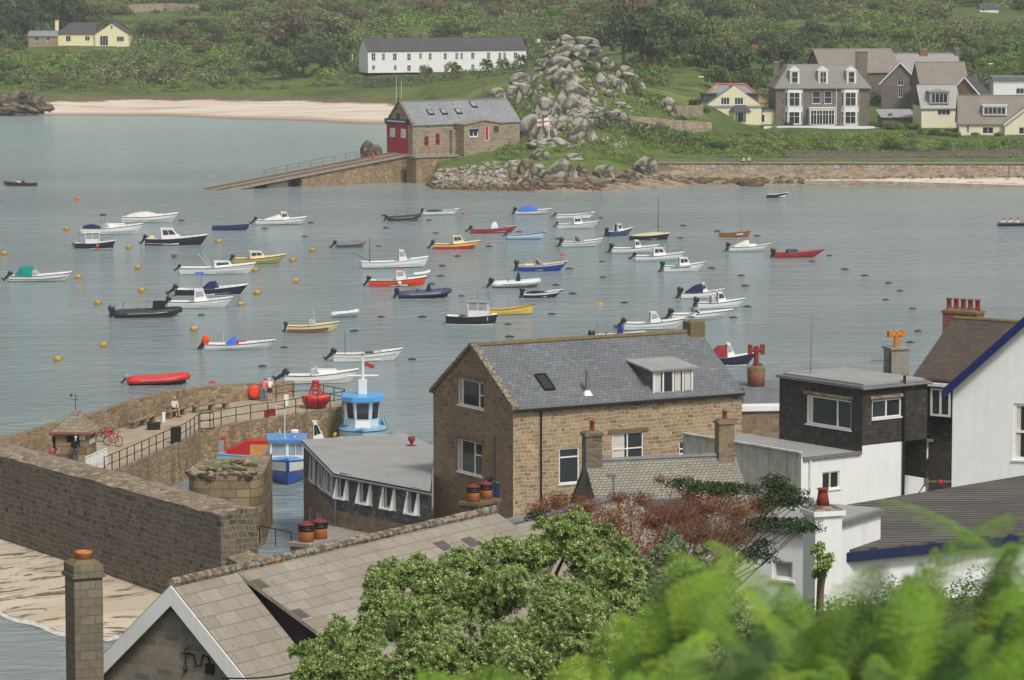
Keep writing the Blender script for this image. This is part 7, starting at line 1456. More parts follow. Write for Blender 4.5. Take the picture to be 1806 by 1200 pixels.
# ---------------------------------------------------------------- slate roofed house with five red pots
A5 = R(-35); h = H('five_pot_house', 'house with a brown slate roof and brick stack of five red pots', (0, 0), A5, 11.0, 8, 6); z_ = lambda y, d: 35-(y+100)*d/F
zr, ze = 15.75, 13.3; rp_ = Vector((pxw(1690, 188), 188, 0)); h.P = rp_-h.n*4; h.o.location = h.P
h.walls(ze, zr, MATS['slate_hung']); h.roof(ze, zr, MATS['slate_brown'], .3, .15, ridge='ridge_moss'); h.chimney(.1, 4.6, zr-2.4, z_(549, 188), 1.95, .85, MATS['red_brick'], 5, 'red_pot', 'ridge_moss', .55, .14)
b = MB(); u = h.rect('front', (1649, 684, 1684, 733)); u = (u[0], u[1], u[2], min(u[3], ze-.3)); b.box(u[0]-.2, u[1]+.6, -.45, -.005, u[2]-.1, u[3]+.1); bx = b.build('oriel', MATS['slate_hung'], h.o); b = MB(); b.box(u[0]-.4, u[1]+.8, -.65, -.005, u[3]+.103, u[3]+.25); b.build('oriel_roof', MATS['white_frame'], bx); window(bx, (0, -.45), (1, 0), u[0], u[1], u[2], u[3], (.5,), (), .1, .0, sill=False)
p = Vector((pxw(1585, 186), 186, 0)); o = thing('grey_chimney', 'grey rendered chimney with an orange lichened cross pot behind the slate box', 'chimney', p, R(20)); z0 = z_(612, 186); b = MB(); b.box(-.48, .48, -.48, .48, 8, z0-.1); b.box(-.56, .56, -.56, .56, z0-.1, z0); b.build('stack', MATS['concrete'], o); b = MB(); b.cyl((0, 0, z0), (0, 0, z0+.8), .15, n=9); b.cyl((-.34, 0, z0+.62), (.34, 0, z0+.62), .13, n=9)
for s_ in (-1, 1): b.box(s_*.36-.11, s_*.36+.11, -.13, .13, z0+.5, z0+.82)
b.build('chimney_pot', paint('orange_lichen_pot', S(200, 126, 48), .85, .3, 4), o)
b = MB(); b.cyl((-.62, -.5, z0-1.6), (-.62, -.5, z0-.2), .03, n=5); b.cyl((-1.6, -.5, z0-.6), (-.5, -.5, z0-.6), .016, n=4)
for k in range(6): b.cyl((-1.6+k*.17, -.5, z0-.8), (-1.6+k*.17, -.5, z0-.4), .012, n=4)
b.build('aerial', MATS['black_iron'], o)
# ---------------------------------------------------------------- big white gable at the right edge with a blue bargeboard
d = 138; s_ = F/d; xL = (1686-903)*d/F; zt = 35-(562+100)/s_; h = H('white_gable_house', 'large white rendered gable house with a dark blue bargeboard at the right edge', (xL+8.99, d-2.75), R(73), 8, 9.4, 11)
ze = 35-(678+100)/s_; zr = ze+4.7*((678-566)/(1806-1686)); ws = wins('left', [(1787, 713, 1850, 812)], (.5,), (.5,), w=.1, curtain=((.03, .2), (.8, .97)))
h.walls(ze, zr, MATS['white_render'], ws); h.roof(ze, zr, MATS['slate_brown'], .3, .3, ridge='slate_brown'); b = MB(); k = (zr-ze)/4.7
for ys in ((4.7, 9.75), (4.7, -.35)): b.loft([[(-.36, y, z-.26), (-.28, y, z-.26), (-.28, y, z+.1), (-.36, y, z+.1)] for y, z in ((ys[0], zr), (ys[1], zr-k*5.05))])
b.build('bargeboard', paint('barge_blue', S(30, 40, 96), .4, .15), h.o)
b = MB(); b.tube([(-.1, 9.4, ze-6.1+.0), (-.12, 7.5, ze-5.8), (-.12, 6.2, ze-5.2), (-.12, 4, ze-5.25)], .07, 6); b.build('skirting_pipe', MATS['white_frame'], h.o)
# ---------------------------------------------------------------- mossy low roof, white walls and chimney at lower right
zb = 19.4; P4 = [Vector((pxw(1474, 94), 94, zb-.15)), Vector((pxw(1870, 97), 97, zb-.05)), Vector((pxw(1870, 107), 107, zb+.1)), Vector((pxw(1500, 101), 101, zb))]
o = thing('low_outhouse', 'long low building with a mossy sheet roof and dark blue fascia over white walls', 'outbuilding')
t = NT('mossy_sheet'); uv = t.co('Object'); rb = t.n('ShaderNodeTexWave', {'Vector': t.co('Object', (.25, 1.0, 1)), 'Scale': .9, 'Distortion': 3.5, 'Detail': 5.0}, bands_direction='Y'); ms = t.noise(t.co('Object', (.3, .8, 1)), .8, 7, .7)
col = t.mix(t.ramp(ms, [(.4, (0, 0, 0)), (.6, (1, 1, 1))]), S(90, 88, 84), S(112, 107, 102)); col = t.mix(t.ramp(rb.outputs['Fac'], [(.1, (1, 1, 1)), (.35, (0, 0, 0))]), col, S(64, 61, 58)); col = t.mix(t.ramp(t.noise(t.co('Object', (.2, 1.2, 1), (4, 2, 0)), .7, 6, .7), [(.52, (0, 0, 0)), (.62, (1, 1, 1))]), col, S(96, 98, 80)); t.bump(rb.outputs['Fac'], .7, .08); MATS['mossy_sheet'] = t.done(col, .9, .15)
b = MB(); b.loft([[tuple(p) for p in P4], [tuple(p+Vector((0, 0, .14))) for p in P4]]); b.build('roof', MATS['mossy_sheet'], o); b = MB()
for p, q in ((P4[0], P4[1]), (P4[3], P4[0])):
    n_ = (q-p).cross(Vector((0, 0, 1))).normalized(); b.loft([[tuple(c+n_*a+Vector((0, 0, z))) for a, z in ((.02, -.17), (.09, -.17), (.09, .08), (.02, .08))] for c in (p, q)])
b.build('fascia', paint('fascia_navy', S(34, 40, 78), .5, .15), o); b = MB(); cc = sum(P4, Vector())/4; P5 = [p+(cc-p)*.05 for p in P4]; lo = [(p.x, p.y, 12) for p in P5]; b.loft([lo, [(p.x, p.y, p.z-.01) for p in P5]], cap=False); b.build('wall', MATS['white_render'], o)
h = H('white_annex', 'small white flat roofed annex behind the pittosporum with a grey window', (pxw(1302, 93.5), 93.5, 0), R(-32), 2.15, 4, 14, cat='annex'); s_ = F/91; ze = 35-(965+100)/s_; r1 = h.rect('front', (1362, 990, 1398, 1022))
h.walls(ze, 0, MATS['white_render'], [('front', (1362, 990, 1398, 1022), (), (), {'glass': MATS['pale_glass']})], gable=False); b = MB(); b.box(-.1, 2.25, -.15, 4.1, ze+.003, ze+.12, 1); b.box(0, 2.15, -.0, 4, ze+.123, ze+.16, 0); b.build('roof', [MATS['flat_roof'], MATS['lead']], h.o)
o = thing('white_chimney', 'square white rendered chimney with one red pot and pebbled cap', 'chimney', (pxw(1457, 90), 90, 0), R(20)); s_ = F/90; zt = 35-(903+100)/s_; b = MB(); b.box(-.36, .36, -.36, .36, 13, zt-.12); b.box(-.43, .43, -.43, .43, zt-.12, zt); b.build('stack', MATS['white_render'], o); b = MB(); b.loft([[(x*k, y*k, z) for x, y in ((-.4, -.4), (.4, -.4), (.4, .4), (-.4, .4))] for z, k in ((zt+.003, 1), (zt+.1, .6))]); b.build('cap', MATS['ridge_lichen'], o)
b = MB(); b.lathe([(.17, 0), (.13, .3), (.11, .4), (.14, .42), (.14, .46), (.1, .46)], (0, 0, zt+.06), 14); b.build('chimney_pot', MATS['red_pot'], o, True)
# ---------------------------------------------------------------- tiled house in the foreground
zr = 17.55; Pa = at(311, 1033, zr); Pe = at(872, 905, zr); tv = Pe-Pa; A = math.atan2(tv.y, tv.x); D = 9.0; L_ = tv.length
h = H('tiled_house', 'grey tiled house with white bargeboards and a lichened ridge in the foreground', (0, 0), A, L_, D, 8); h.P = Pa-h.n*(D/2); h.P.z = 0; h.o.location = h.P
k = .9; ze = zr-k*D/2; xs_ = h.rect(((0, D/2), (1, 0)), (414, 1000, 415, 1020))[0]
b = MB()
for sd in ('left', 'right'): O, t_ = h.side[sd]; wall(b, O, t_, [(0, 8), (D, 8), (D, ze), (D/2, zr-.05), (0, ze)])
wall(b, (0, 0), (1, 0), [(0, 8), (L_, 8), (L_, ze), (0, ze)]); wall(b, (L_, D), (-1, 0), [(0, 8), (L_, 8), (L_, ze), (0, ze)]); b.build('wall', MATS['coursed_gable'], h.o)
b = MB(); e = -.22; yo = -.35; P = lambda x, y: (x, y, zr-k*abs(D/2-y)+.08)
b.poly([P(e, yo), P(xs_, yo), P(xs_, D/2), P(e, D/2)]); b.poly([P(L_, D-yo), P(e, D-yo), P(e, D/2), P(L_, D/2)]); b.poly([P(e, yo), P(e, D/2), (e, D/2, zr-.02), (e, yo, P(e, yo)[2]-.1)]); b.poly([P(e, D/2), P(e, D-yo), (e, D-yo, P(e, D-yo)[2]-.1), (e, D/2, zr-.02)]); b.build('roof', MATS['asbestos_tile'], h.o)
kd = .5; ys = D/2-.1; b = MB(); zs_ = zr+.06; Q = lambda x, y, dz=0: (x, y, zs_-kd*(D/2-y)+dz)
b.poly([Q(xs_, -1.2), Q(L_, -1.2), Q(L_, D/2), Q(xs_, D/2)]); b.poly([Q(xs_, -1.2, -.12), Q(xs_, -1.2), Q(xs_, D/2), Q(xs_, D/2, -.12)]); ro = b.build('catslide_roof', MATS['asbestos_tile'], h.o)
b = MB(); b.poly([(xs_+.12, -1.1, zs_-kd*(D/2+1.1)-.1), (xs_+.12, D/2, zr), (xs_+.12, -1.1, zr-k*(D/2+1.1))]); b.poly([(L_, -1.1, zs_-kd*(D/2+1.1)-.02), (L_, -1.1, 10), (L_, D/2, 10), (L_, D/2, zr)]); b.poly([(xs_+.12, -1.05, zs_-kd*(D/2+1.05)-.1), (xs_+.12, -1.05, 9), (L_, -1.05, 9), (L_, -1.05, zs_-kd*(D/2+1.05)-.1)]); b.build('cheek', paint('tarred', S(30, 28, 28), .85, .3, 2), h.o)
random.seed(3); tl = lambda *q_: (b.poly(q_), b.build('replaced_tile', paint('dark_tile', S(92, 84, 80), .8, .15), ro))
for k_ in range(3): b = MB(); x = xs_+.02+.0*k_; y = (.8, 2.2, 3.6)[k_]; tl(Q(x, y, .012), Q(x+.42, y, .012), Q(x+.42, y+.38, .012), Q(x, y+.38, .012))
for x, y in ((11.2, 3.4), (11.9, 2.9), (12.5, 3.3), (12.2, 2.4)): b = MB(); tl(Q(x, y, .012), Q(x+.55, y, .012), Q(x+.55, y+.4, .012), Q(x, y+.4, .012))
b = MB(); rnd = random.Random(5); x = e
while x < L_: b.tube([(x, D/2, zr+.1), (x+.44, D/2, zr+.1)], .135+rnd.uniform(-.01, .012), 8); x += .45
b.build('ridge_tiles', MATS['ridge_lichen'], h.o)
b = MB()
for s_ in (1, -1): b.loft([[(e-.04, D/2-s_*y, zr-k*y+dz) for dz in (-.52, .03)]+[(e+.0, D/2-s_*y, zr-k*y+dz) for dz in (.03, -.52)] for y in (.0, D/2+.5)])
b.build('bargeboard', MATS['white_render'], h.o)
# iron bracket with a hanging scroll and junction box on that gable
p0 = onwall(372, 1178, h.w2((0, D)), -h.n); u_, z_0 = p0; yb = D-u_; o = thing('wall_bracket', 'wrought iron bracket and black junction box fixed to the stone gable', 'bracket'); o.matrix_basis = h.o.matrix_basis.copy(); b = MB(); b.box(-.09, -.01, yb-.13, yb+.13, z_0-.16, z_0+.12); b.build('junction_box', MATS['black_iron'], o)
b = MB(); b.tube([(-.05, yb, z_0+.1), (-.05, yb+.06, z_0+.3), (-.05, yb+.24, z_0+.34), (-.05, yb+.3, z_0+.05), (-.05, yb+.48, z_0), (-.05, yb+.55, z_0+.3), (-.05, yb+.75, z_0+.36)], .025, 6); b.tube([(-.05, yb+.6, z_0+.32), (-.05, yb+1.0, z_0+.3)], .02, 5); b.tube([(-.06, yb+.78+.12*math.sin(a)*(1-a/12), z_0+.3+.3*(a/6)) for a in [j*.5 for j in range(9)]], .015, 5); b.tube([(-.06, yb+.82, z_0+.3), (-.06, yb+.84, z_0-.1)], .018, 5); b.lathe([(.0, -.14), (.07, -.02), (.02, .04)], (-.06, yb+.84, z_0-.1), 6); b.build('scroll', MATS['black_iron'], o)
b = MB(); p = at(390, 1196, 16); q = at(560, 1176, 16.5); b.tube([p+(q-p)*k_/8+Vector((0, 0, -.12*math.sin(math.pi*k_/8))) for k_ in range(9)]+[at(760, 1240, 16)], .022, 5); tag(b.build('cable', MATS['black_iron']), 'black cable sagging across the lower edge of the near tiled roof', 'cable')
# lower continuation of the roof beyond
h2 = H('rear_house', 'lower grey tiled roof continuing behind the near house towards the granite house', (0, 0), A, 7.5, 9, 8); h2.P = h.w2((L_+.05, 0)); h2.o.location = (h2.P.x, h2.P.y, 0); zr2 = zr-.55; h2.walls(zr2-.52*4.5, zr2, MATS['grey_stone']); h2.roof(zr2-.52*4.5, zr2, MATS['asbestos_tile'], .3, .1, ridge='lead', rr=.15)
# paired clay pots behind the ridge
def stack(px, py, w_, d_, pots, lab, dpx, cap, d):
    s_ = F/d; o = thing('chimney_stack', lab, 'chimney', (pxw(px, d), d, 0), A); zt = 35-(py+100)/s_; b = MB(); b.box(-w_/2, w_/2, -d_/2, d_/2, zt-5, zt); b.box(-w_/2-.07, w_/2+.07, -d_/2-.07, d_/2+.07, zt+.003, zt+.12, 1); b.build('stack', [MATS['grey_stone'], MATS[cap]], o)
    for sx in (-.5, .5):
        x = sx*dpx/s_; b = MB(); q = lambda *a_: [(r_, z_*.66) for r_, z_ in a_]; b.lathe(q((.23, 0), (.22, .42), (.235, .48), (.235, .5)), (x, 0, zt+.1), 16); po = b.build('chimney_pot', MATS['terracotta'], o, True); b = MB(); b.lathe(q((.24, .503), (.25, .62), (.215, .63), (.25, .66), (.25, .7), (.215, .71), (.25, .74), (.25, .78)), (x, 0, zt+.1), 16); b.build('louvre', MATS['black_iron'], po, True); b = MB(); b.lathe(q((.27, .783), (.2, .85), (.08, .92), (.05, .96), (.01, .98)), (x, 0, zt+.1), 16); b.build('cowl', paint('cowl_red', S(118, 48, 44), .6, .2), po, True)
stack(548, 966, 1.3, .7, 2, 'chimney with two orange clay pots under black and red cowls beside the harbour water', 40, 'concrete', 108)
stack(845, 893, 1.25, .7, 2, 'chimney with two smaller clay pots and red cowls before the blue door', 40, 'ridge_moss', 124)
# free standing stone chimney at lower left
o = thing('stone_chimney', 'tall square stone chimney with a short clay pot at the lower left', 'chimney', (pxw(138, 98), 98, 0), R(25)); s_ = F/98; zt = 35-(1000+100)/s_; b = MB(); b.box(-.4, .4, -.4, .4, 9, zt-.35); b.box(-.47, .47, -.47, .47, zt-.35, zt-.25); b.box(-.42, .42, -.42, .42, zt-.247, zt); b.build('stack', MATS['chimney_stone'], o)
b = MB(); b.loft([[(x*q, y*q, z) for x, y in ((-.4, -.4), (.4, -.4), (.4, .4), (-.4, .4))] for z, q in ((zt+.003, 1), (zt+.12, .62))]); b.build('cap', MATS['ridge_moss'], o); b = MB(); b.lathe([(.24, 0), (.22, .14), (.24, .16), (.24, .22), (.17, .22), (.16, .1)], (0, 0, zt+.1), 16); b.build('chimney_pot', MATS['terracotta'], o, True)
# ---------------------------------------------------------------- people
def skin(name, chains, mat, parent, sub=2):
    """one continuous surface grown from chains of (point, radius); the first point of a later chain joins the nearest existing vertex"""
    vs, es, rs = [], [], []
    for ch in chains:
        prev = None
        for k, (p, r) in enumerate(ch):
            p = Vector(p)
            if k == 0 and vs:
                j = min(range(len(vs)), key=lambda i: (vs[i]-p).length)
                if (vs[j]-p).length < 1e-4: prev = j; continue
            vs.append(p); rs.append(r); i = len(vs)-1
            if prev is not None: es.append((prev, i))
            elif k == 0 and i: es.append((min(range(i), key=lambda q: (vs[q]-p).length), i))
            prev = i
    me = bpy.data.meshes.new(name); me.from_pydata(vs, es, []); me.materials.append(mat)
    o = bpy.data.objects.new(name, me); C.objects.link(o); o.parent = parent
    o.modifiers.new('skin', 'SKIN')
    for i, v in enumerate(me.skin_vertices[0].data): v.radius = (rs[i], rs[i]*.92); v.use_root = i == 0
    m = o.modifiers.new('smooth', 'SUBSURF'); m.levels = 1; m.render_levels = sub
    return o
PS = {'stand': dict(pel=(0, 0, .93), ch=(0, .01, 1.3), nk=(0, .0, 1.48), hd=(0, .03, 1.63), kn=(.1, .03, .5), an=(.11, 0, .09), to=(.13, .16, .03), el=(.26, -.03, 1.13), ha=(.27, .1, .9)),
      'counter': dict(pel=(0, 0, .93), ch=(0, .05, 1.29), nk=(0, .09, 1.46), hd=(0, .15, 1.6), kn=(.1, .02, .5), an=(.11, -.02, .09), to=(.13, .15, .03), el=(.27, .08, 1.1), ha=(.18, .34, 1.12)),
      'lean': dict(pel=(0, -.12, .92), ch=(0, .1, 1.23), nk=(0, .22, 1.37), hd=(0, .32, 1.47), kn=(.1, -.08, .5), an=(.11, -.14, .09), to=(.13, .02, .03), el=(.24, .2, 1.06), ha=(.14, .42, 1.05)),
      'sit': dict(pel=(0, 0, .55), ch=(0, .06, .92), nk=(0, .1, 1.1), hd=(0, .17, 1.23), kn=(.12, .44, .53), an=(.12, .52, .09), to=(.14, .68, .03), el=(.24, .14, .78), ha=(.1, .38, .66)),
      'bend': dict(pel=(0, -.05, .7), ch=(0, .22, .88), nk=(0, .36, .93), hd=(0, .47, .96), kn=(.12, .16, .45), an=(.12, -.04, .09), to=(.14, .12, .03), el=(.22, .34, .68), ha=(.13, .42, .45)),
      'row': dict(pel=(0, 0, .2), ch=(0, -.05, .57), nk=(0, -.04, .75), hd=(0, .0, .89), kn=(.12, .42, .3), an=(.12, .75, .08), to=(.13, .85, .14), el=(.25, .2, .5), ha=(.14, .46, .5))}
def person(label, loc, rz, pose, top, legs, hair, shorts=False, sleeves=True, hat=None, scale=1.0, grp=None):
    q = {k: Vector(v) for k, v in PS[pose].items()}; mx = lambda v, s: Vector((v.x*s, v.y, v.z)); o = thing('person', label, 'person', loc, rz, grp); o.scale = (scale,)*3
    hip = lambda s: q['pel']+Vector((.09*s, 0, -.03)); sh = lambda s: q['nk']+Vector((.18*s, 0, -.07))
    ch = [[(q['pel'], .08), (q['pel'].lerp(q['ch'], .5), .075), (q['ch'], .08), (q['nk'], .055), (q['nk'].lerp(q['hd'], .4), .06), (q['hd'], .088), (q['hd']+(q['hd']-q['nk']).normalized()*.07, .075)]]
    for s in (-1, 1):
        ch.append([(q['pel'], 0), (hip(s), .07), (mx(q['kn'], s), .052), (mx(q['an'], s), .036), (mx(q['to'], s), .03)])
        ha = mx(q['ha'], s); d = (ha-mx(q['el'], s)).normalized(); wr = ha-d*.0
        ch.append([(q['ch'], 0), (sh(s), .045), (mx(q['el'], s), .036), (wr, .026), (wr+d*.07, .03)])
        pa = wr+d*.07
        for k in range(4): u = Vector((.011*(k-1.5), 0, .004*k)); L_ = (.05, .06, .062, .045)[k]; ch.append([(pa, 0), (pa+d*L_*.5+u*1.6, .0085), (pa+d*L_+u*1.9-Vector((0, 0, .012)), .007)])
        ch.append([(wr, 0), (wr+d*.035+Vector((-.03*s, 0, .008)), .0095), (wr+d*.065+Vector((-.036*s, 0, .002)), .008)])
    skin('body', ch, MATS['skin'], o)
    g = .016; tr = [[(q['pel']+Vector((0, 0, .05)), .135+g), (q['pel'], .135+g)]]
    for s in (-1, 1):
        kn, an = mx(q['kn'], s), mx(q['an'], s); tr.append([(q['pel'], 0), (hip(s), .095+g), (hip(s).lerp(kn, .9) if shorts else kn, .064+g)]+([] if shorts else [(an+Vector((0, 0, .03)), .05+g)]))
    skin('trousers', tr, legs, o)
    tp = [[(q['pel']-Vector((0, 0, .04)), .15+g), (q['pel'].lerp(q['ch'], .5), .128+g), (q['ch'], .15+g), (q['nk']-Vector((0, 0, .05)), .085)]]
    for s in (-1, 1): tp.append([(q['ch'], 0), (sh(s), .07+g), (mx(q['el'], s) if sleeves else sh(s).lerp(mx(q['el'], s), .6), .05+g)]+([(mx(q['ha'], s)-(mx(q['ha'], s)-mx(q['el'], s)).normalized()*.03, .038+g)] if sleeves else []))
    skin('jacket' if sleeves else 'shirt', tp, top, o)
    up = (q['hd']-q['nk']).normalized(); b = MB(); c = q['hd']+up*.045+Vector((0, -.018, 0)); b.ball(c, (.096, .108, .1), n=12, k=8, jit=.05); b.build('hair' if not hat else 'hat', hat or hair, o, True)
    b = MB(); f = q['hd']+Vector((0, .088, .01))
    b.lathe([(.016, -.03), (.012, 0), (.003, .02)], f+Vector((0, .0, -.005)), 6); b.build('nose', MATS['skin'], o)
    b = MB(); [b.ball(f+Vector((sx*.032, -.006, .03)), .011, n=6, k=4) for sx in (-1, 1)]; b.build('eyes', MATS['black_iron'], o); b = MB(); b.box(f.x-.022, f.x+.022, f.y-.012, f.y-.004, f.z-.052, f.z-.044); b.build('mouth', MATS['red_pot'], o)
    for s in (-1, 1): b = MB(); t_ = mx(q['to'], s); a_ = mx(q['an'], s); b.ball(a_.lerp(t_, .55)+Vector((0, .0, -.02+.0)), (.05, .14, .05), n=8); b.build('shoe', MATS['dark_rubber'], o, True)
    return o
HG, HB = paint('hair_grey', S(196, 192, 186), .9, .1), paint('hair_brown', S(76, 56, 42), .9, .2)
DN, JK = cloth('denim', S(96, 120, 156)), cloth('dark_jacket', S(30, 34, 38)); PKJ = cloth('pink', S(196, 40, 116)); PKT = cloth('coral', S(226, 92, 100))
person('grey haired person in a dark jacket and jeans standing at the kiosk hatch', at(133, 818, DZ), R(-8), 'counter', JK, cloth('jeans', S(70, 88, 104)), HG)
person('person in black jacket and cap standing behind the kiosk corner', at(92, 812, DZ)+Vector((.1, .6, 0)), R(-60), 'stand', JK, CK, HB, hat=CK)
person('person in a bright pink jacket bending down beside the kiosk', at(86, 818, DZ)+Vector((0, -.2, 0)), R(-100), 'bend', PKJ, CK, HB)
person('bald seated man in pale shirt and dark shorts on a stone bench', at(306, 735, DZ)+Vector((0, .1, 0)), R(-140), 'sit', CW, CK, paint('hair_bald', S(196, 146, 120), .6, .05), shorts=True, sleeves=True)
person('person in a coral top and pale jeans leaning on the pier railing', at(466, 708, DZ), R(-5), 'lean', PKT, DN, HB, hat=cloth('redhat', S(200, 50, 56)))
person('person in a white top and dark shorts leaning on the railing beside the coral top', at(474, 707, DZ)+Vector((.05, .15, 0)), R(5), 'lean', CW, CK, HG, shorts=True, hat=CW)
person('person in white sitting on the sea wall coping under the gardens', Vector((pxw(1313, 541.3), 541.6, 2.55)), R(100), 'sit', GW, CK, HB); person('person in a pale top and dark trousers sitting close by on the sea wall', Vector((pxw(1321, 541.3), 541.5, 2.55)), R(-160), 'sit', CE, CK, HG)
person('person in a red top walking on the sand at the right end of the beach', gpos(1780, 537), R(80), 'stand', GR, DN, HB); person('person in orange standing beside the boathouse slipway', Vector((pxw(657, 537), 540, 2.9)), R(120), 'stand', GO, GO, HB)
for g_, nm, cols in ((gig_green, 'dark green gig', (GW, CK)), (gig_navy, 'navy gig', (GW, GW, GW))):
    for k, m in enumerate(cols):
        p = g_.o.matrix_basis @ Vector((g_.x(.62-.16*k if g_ is gig_green else .14+.17*k), 0, .02)); person(('rower in %s top sitting in the %s' % (('a white', 'a dark')[k] if g_ is gig_green else 'a white', nm)), p, g_.o.rotation_euler.z+R(90), 'row', m, CK, HB, grp='rowers in the '+nm)
HAZE = .00015
# ---------------------------------------------------------------- vegetation
rng = np.random.default_rng(11)
LF = [leafy('leaf_dark', [(0, S(54, 70, 44)), (.5, S(76, 94, 56)), (1, S(102, 118, 72))]), leafy('leaf_mid', [(0, S(70, 92, 48)), (.5, S(98, 120, 62)), (1, S(132, 150, 84))]), leafy('leaf_olive', [(0, S(92, 100, 62)), (.5, S(124, 130, 80)), (1, S(154, 158, 102))]), leafy('leaf_brown', [(0, S(90, 82, 58)), (.5, S(120, 108, 78)), (1, S(144, 132, 96))]), leafy('leaf_bright', [(0, S(84, 112, 46)), (.5, S(116, 144, 60)), (1, S(150, 172, 84))])]
def leaves(P, Nn, L_, W_, tilt=.6, fold=0):
    """diamond leaves at points P facing roughly along Nn: returns verts, quads"""
    n = len(P); d = Nn+rng.normal(0, tilt, (n, 3)); d /= np.linalg.norm(d, axis=1)[:, None]; r = rng.normal(0, 1, (n, 3)); s = np.cross(d, r); s /= np.linalg.norm(s, axis=1)[:, None]; t = np.cross(d, s)
    L_ = (L_*rng.uniform(.7, 1.3, n))[:, None]; W_ = (W_*rng.uniform(.7, 1.3, n))[:, None]
    V = np.stack([P-t*L_*.5, P+s*W_*.5, P+t*L_*.5, P-s*W_*.5], 1).reshape(-1, 3); return V, np.arange(4*n).reshape(-1, 4)
def lobes_cloud(lobes, per, shell=.25):
    """points on the outer shells of many overlapping lobes (x,y,z,rx,ry,rz)"""
    P, Nn = [], []
    for x, y, z, rx, ry, rz in lobes:
        n = max(6, int(per*(rx*ry+ry*rz+rx*rz)/3)); d = rng.normal(0, 1, (n, 3)); d /= np.linalg.norm(d, axis=1)[:, None]; d[:, 2] = np.where(d[:, 2] < -.35, -d[:, 2], d[:, 2]); k = 1-shell*rng.random(n)**1.6
        k *= 1+.16*np.sin(d[:, 0]*5+x*3)*np.cos(d[:, 1]*5+y)+.12*np.sin(d[:, 2]*9+z)
        P.append(np.array([x, y, z])+d*np.array([rx, ry, rz])*k[:, None]); Nn.append(d)
    return np.concatenate(P), np.concatenate(Nn)
def crown(seed, r=2.5, h_=1.0, n=16, per=70, leaf=.5, flat_=.8):
    rd = random.Random(seed); lb = []
    for k in range(n):
        a = rd.uniform(0, 6.28); q = r*rd.random()**.6*.8; z = h_*r*rd.uniform(.25, 1.0)*(1-.5*(q/r)**2); s = r*rd.uniform(.28, .5); lb.append((q*math.cos(a), q*math.sin(a), z, s, s, s*flat_))
    P, Nn = lobes_cloud(lb, per); return leaves(P, Nn, leaf, leaf*.7, .55)
KINDS = [('shrub', 'dark rounded shrub on the wooded far hillside', 'shrub', 0, .9), ('shrub', 'mid green rounded shrub on the far hillside', 'shrub', 1, .9), ('shrub', 'olive green scrubby bush on the far hillside', 'bush', 2, .8), ('shrub', 'brownish dry bush on the far hillside', 'bush', 3, .8), ('shrub', 'bright green low bush on the far slopes', 'bush', 4, .7)]
CM_ = [raw_mesh('crown', *crown(k, 2.5, 1.0+.12*(k % 3), 13+k % 4, 150, .36), LF[KINDS[k % 5][3]]) for k in range(10)]
TM = MB(); TM.cyl((0, 0, -.6), (.1, 0, 2.0), .22, .12, 6); TM.cyl((.08, 0, 1.2), (.9, .2, 2.4), .1, .05, 5); TM.cyl((.06, 0, 1.0), (-.7, -.2, 2.3), .1, .05, 5)
BOXES = [(40, 232, 36, 82, 899), (600, 985, 68, 124, 812), (1236, 1378, 146, 229, 612), (1360, 1556, 112, 228, 617), (1430, 1705, 86, 215, 648), (1616, 1830, 135, 240, 588), (670, 915, 178, 275, 538), (1308, 1366, 96, 117, 725), (1748, 1830, 134, 170, 636), (860, 1150, 60, 335, 575), (215, 355, 0, 22, 1000), (0, 60, 0, 20, 1000), (1108, 1258, 198, 234, 556), (1165, 1200, 172, 212, 560)]
def py_of(x, y, z): return 600-F*((z-CAMZ)*cp+y*sp)/(y*cp-(z-CAMZ)*sp)
CLR = [(20, 150, 925, 962), (455, 545, 800, 828), (640, 720, 850, 885), (1640, 1850, 845, 915), (1175, 1300, 640, 684), (205, 370, 962, 1000), (1360, 1480, 820, 850), (700, 790, 905, 935)]
def clear(px, d, r, hh_):
    if r < 4 and any(a < px < b_ and c < d < e for a, b_, c, e in CLR): return False
    g = gpos(px, d); s_ = F/d; y0, y1 = py_of(g.x, d, g.z+hh_), py_of(g.x, d, g.z)
    for a, b_, c, e, bd in BOXES:
        if d < bd+6 and px+r*s_ > a and px-r*s_ < b_ and y0 < e and y1 > c and d > bd-140: return False
    return y1 > -25
trunk_me = None
def plant(kind, px, d, r, hs_=1.0, name=None, label=None, cat=None, grp=None):
    nm, lb, ct, mi, fl = KINDS[kind]; o = bpy.data.objects.new(name or nm, CM_[kind+5*random.randrange(2)]); C.objects.link(o); o.location = gpos(px, d)-Vector((0, 0, .2*r)); s_ = r/2.5; o.scale = (s_*random.uniform(.9, 1.25), s_, s_*hs_*random.uniform(.8, 1.1)); o.rotation_euler.z = random.uniform(0, 6.28)
    tag(o, label or lb, cat or ct, grp or 'shrubs on the far hillside: '+lb.split(' on ')[0]); return o
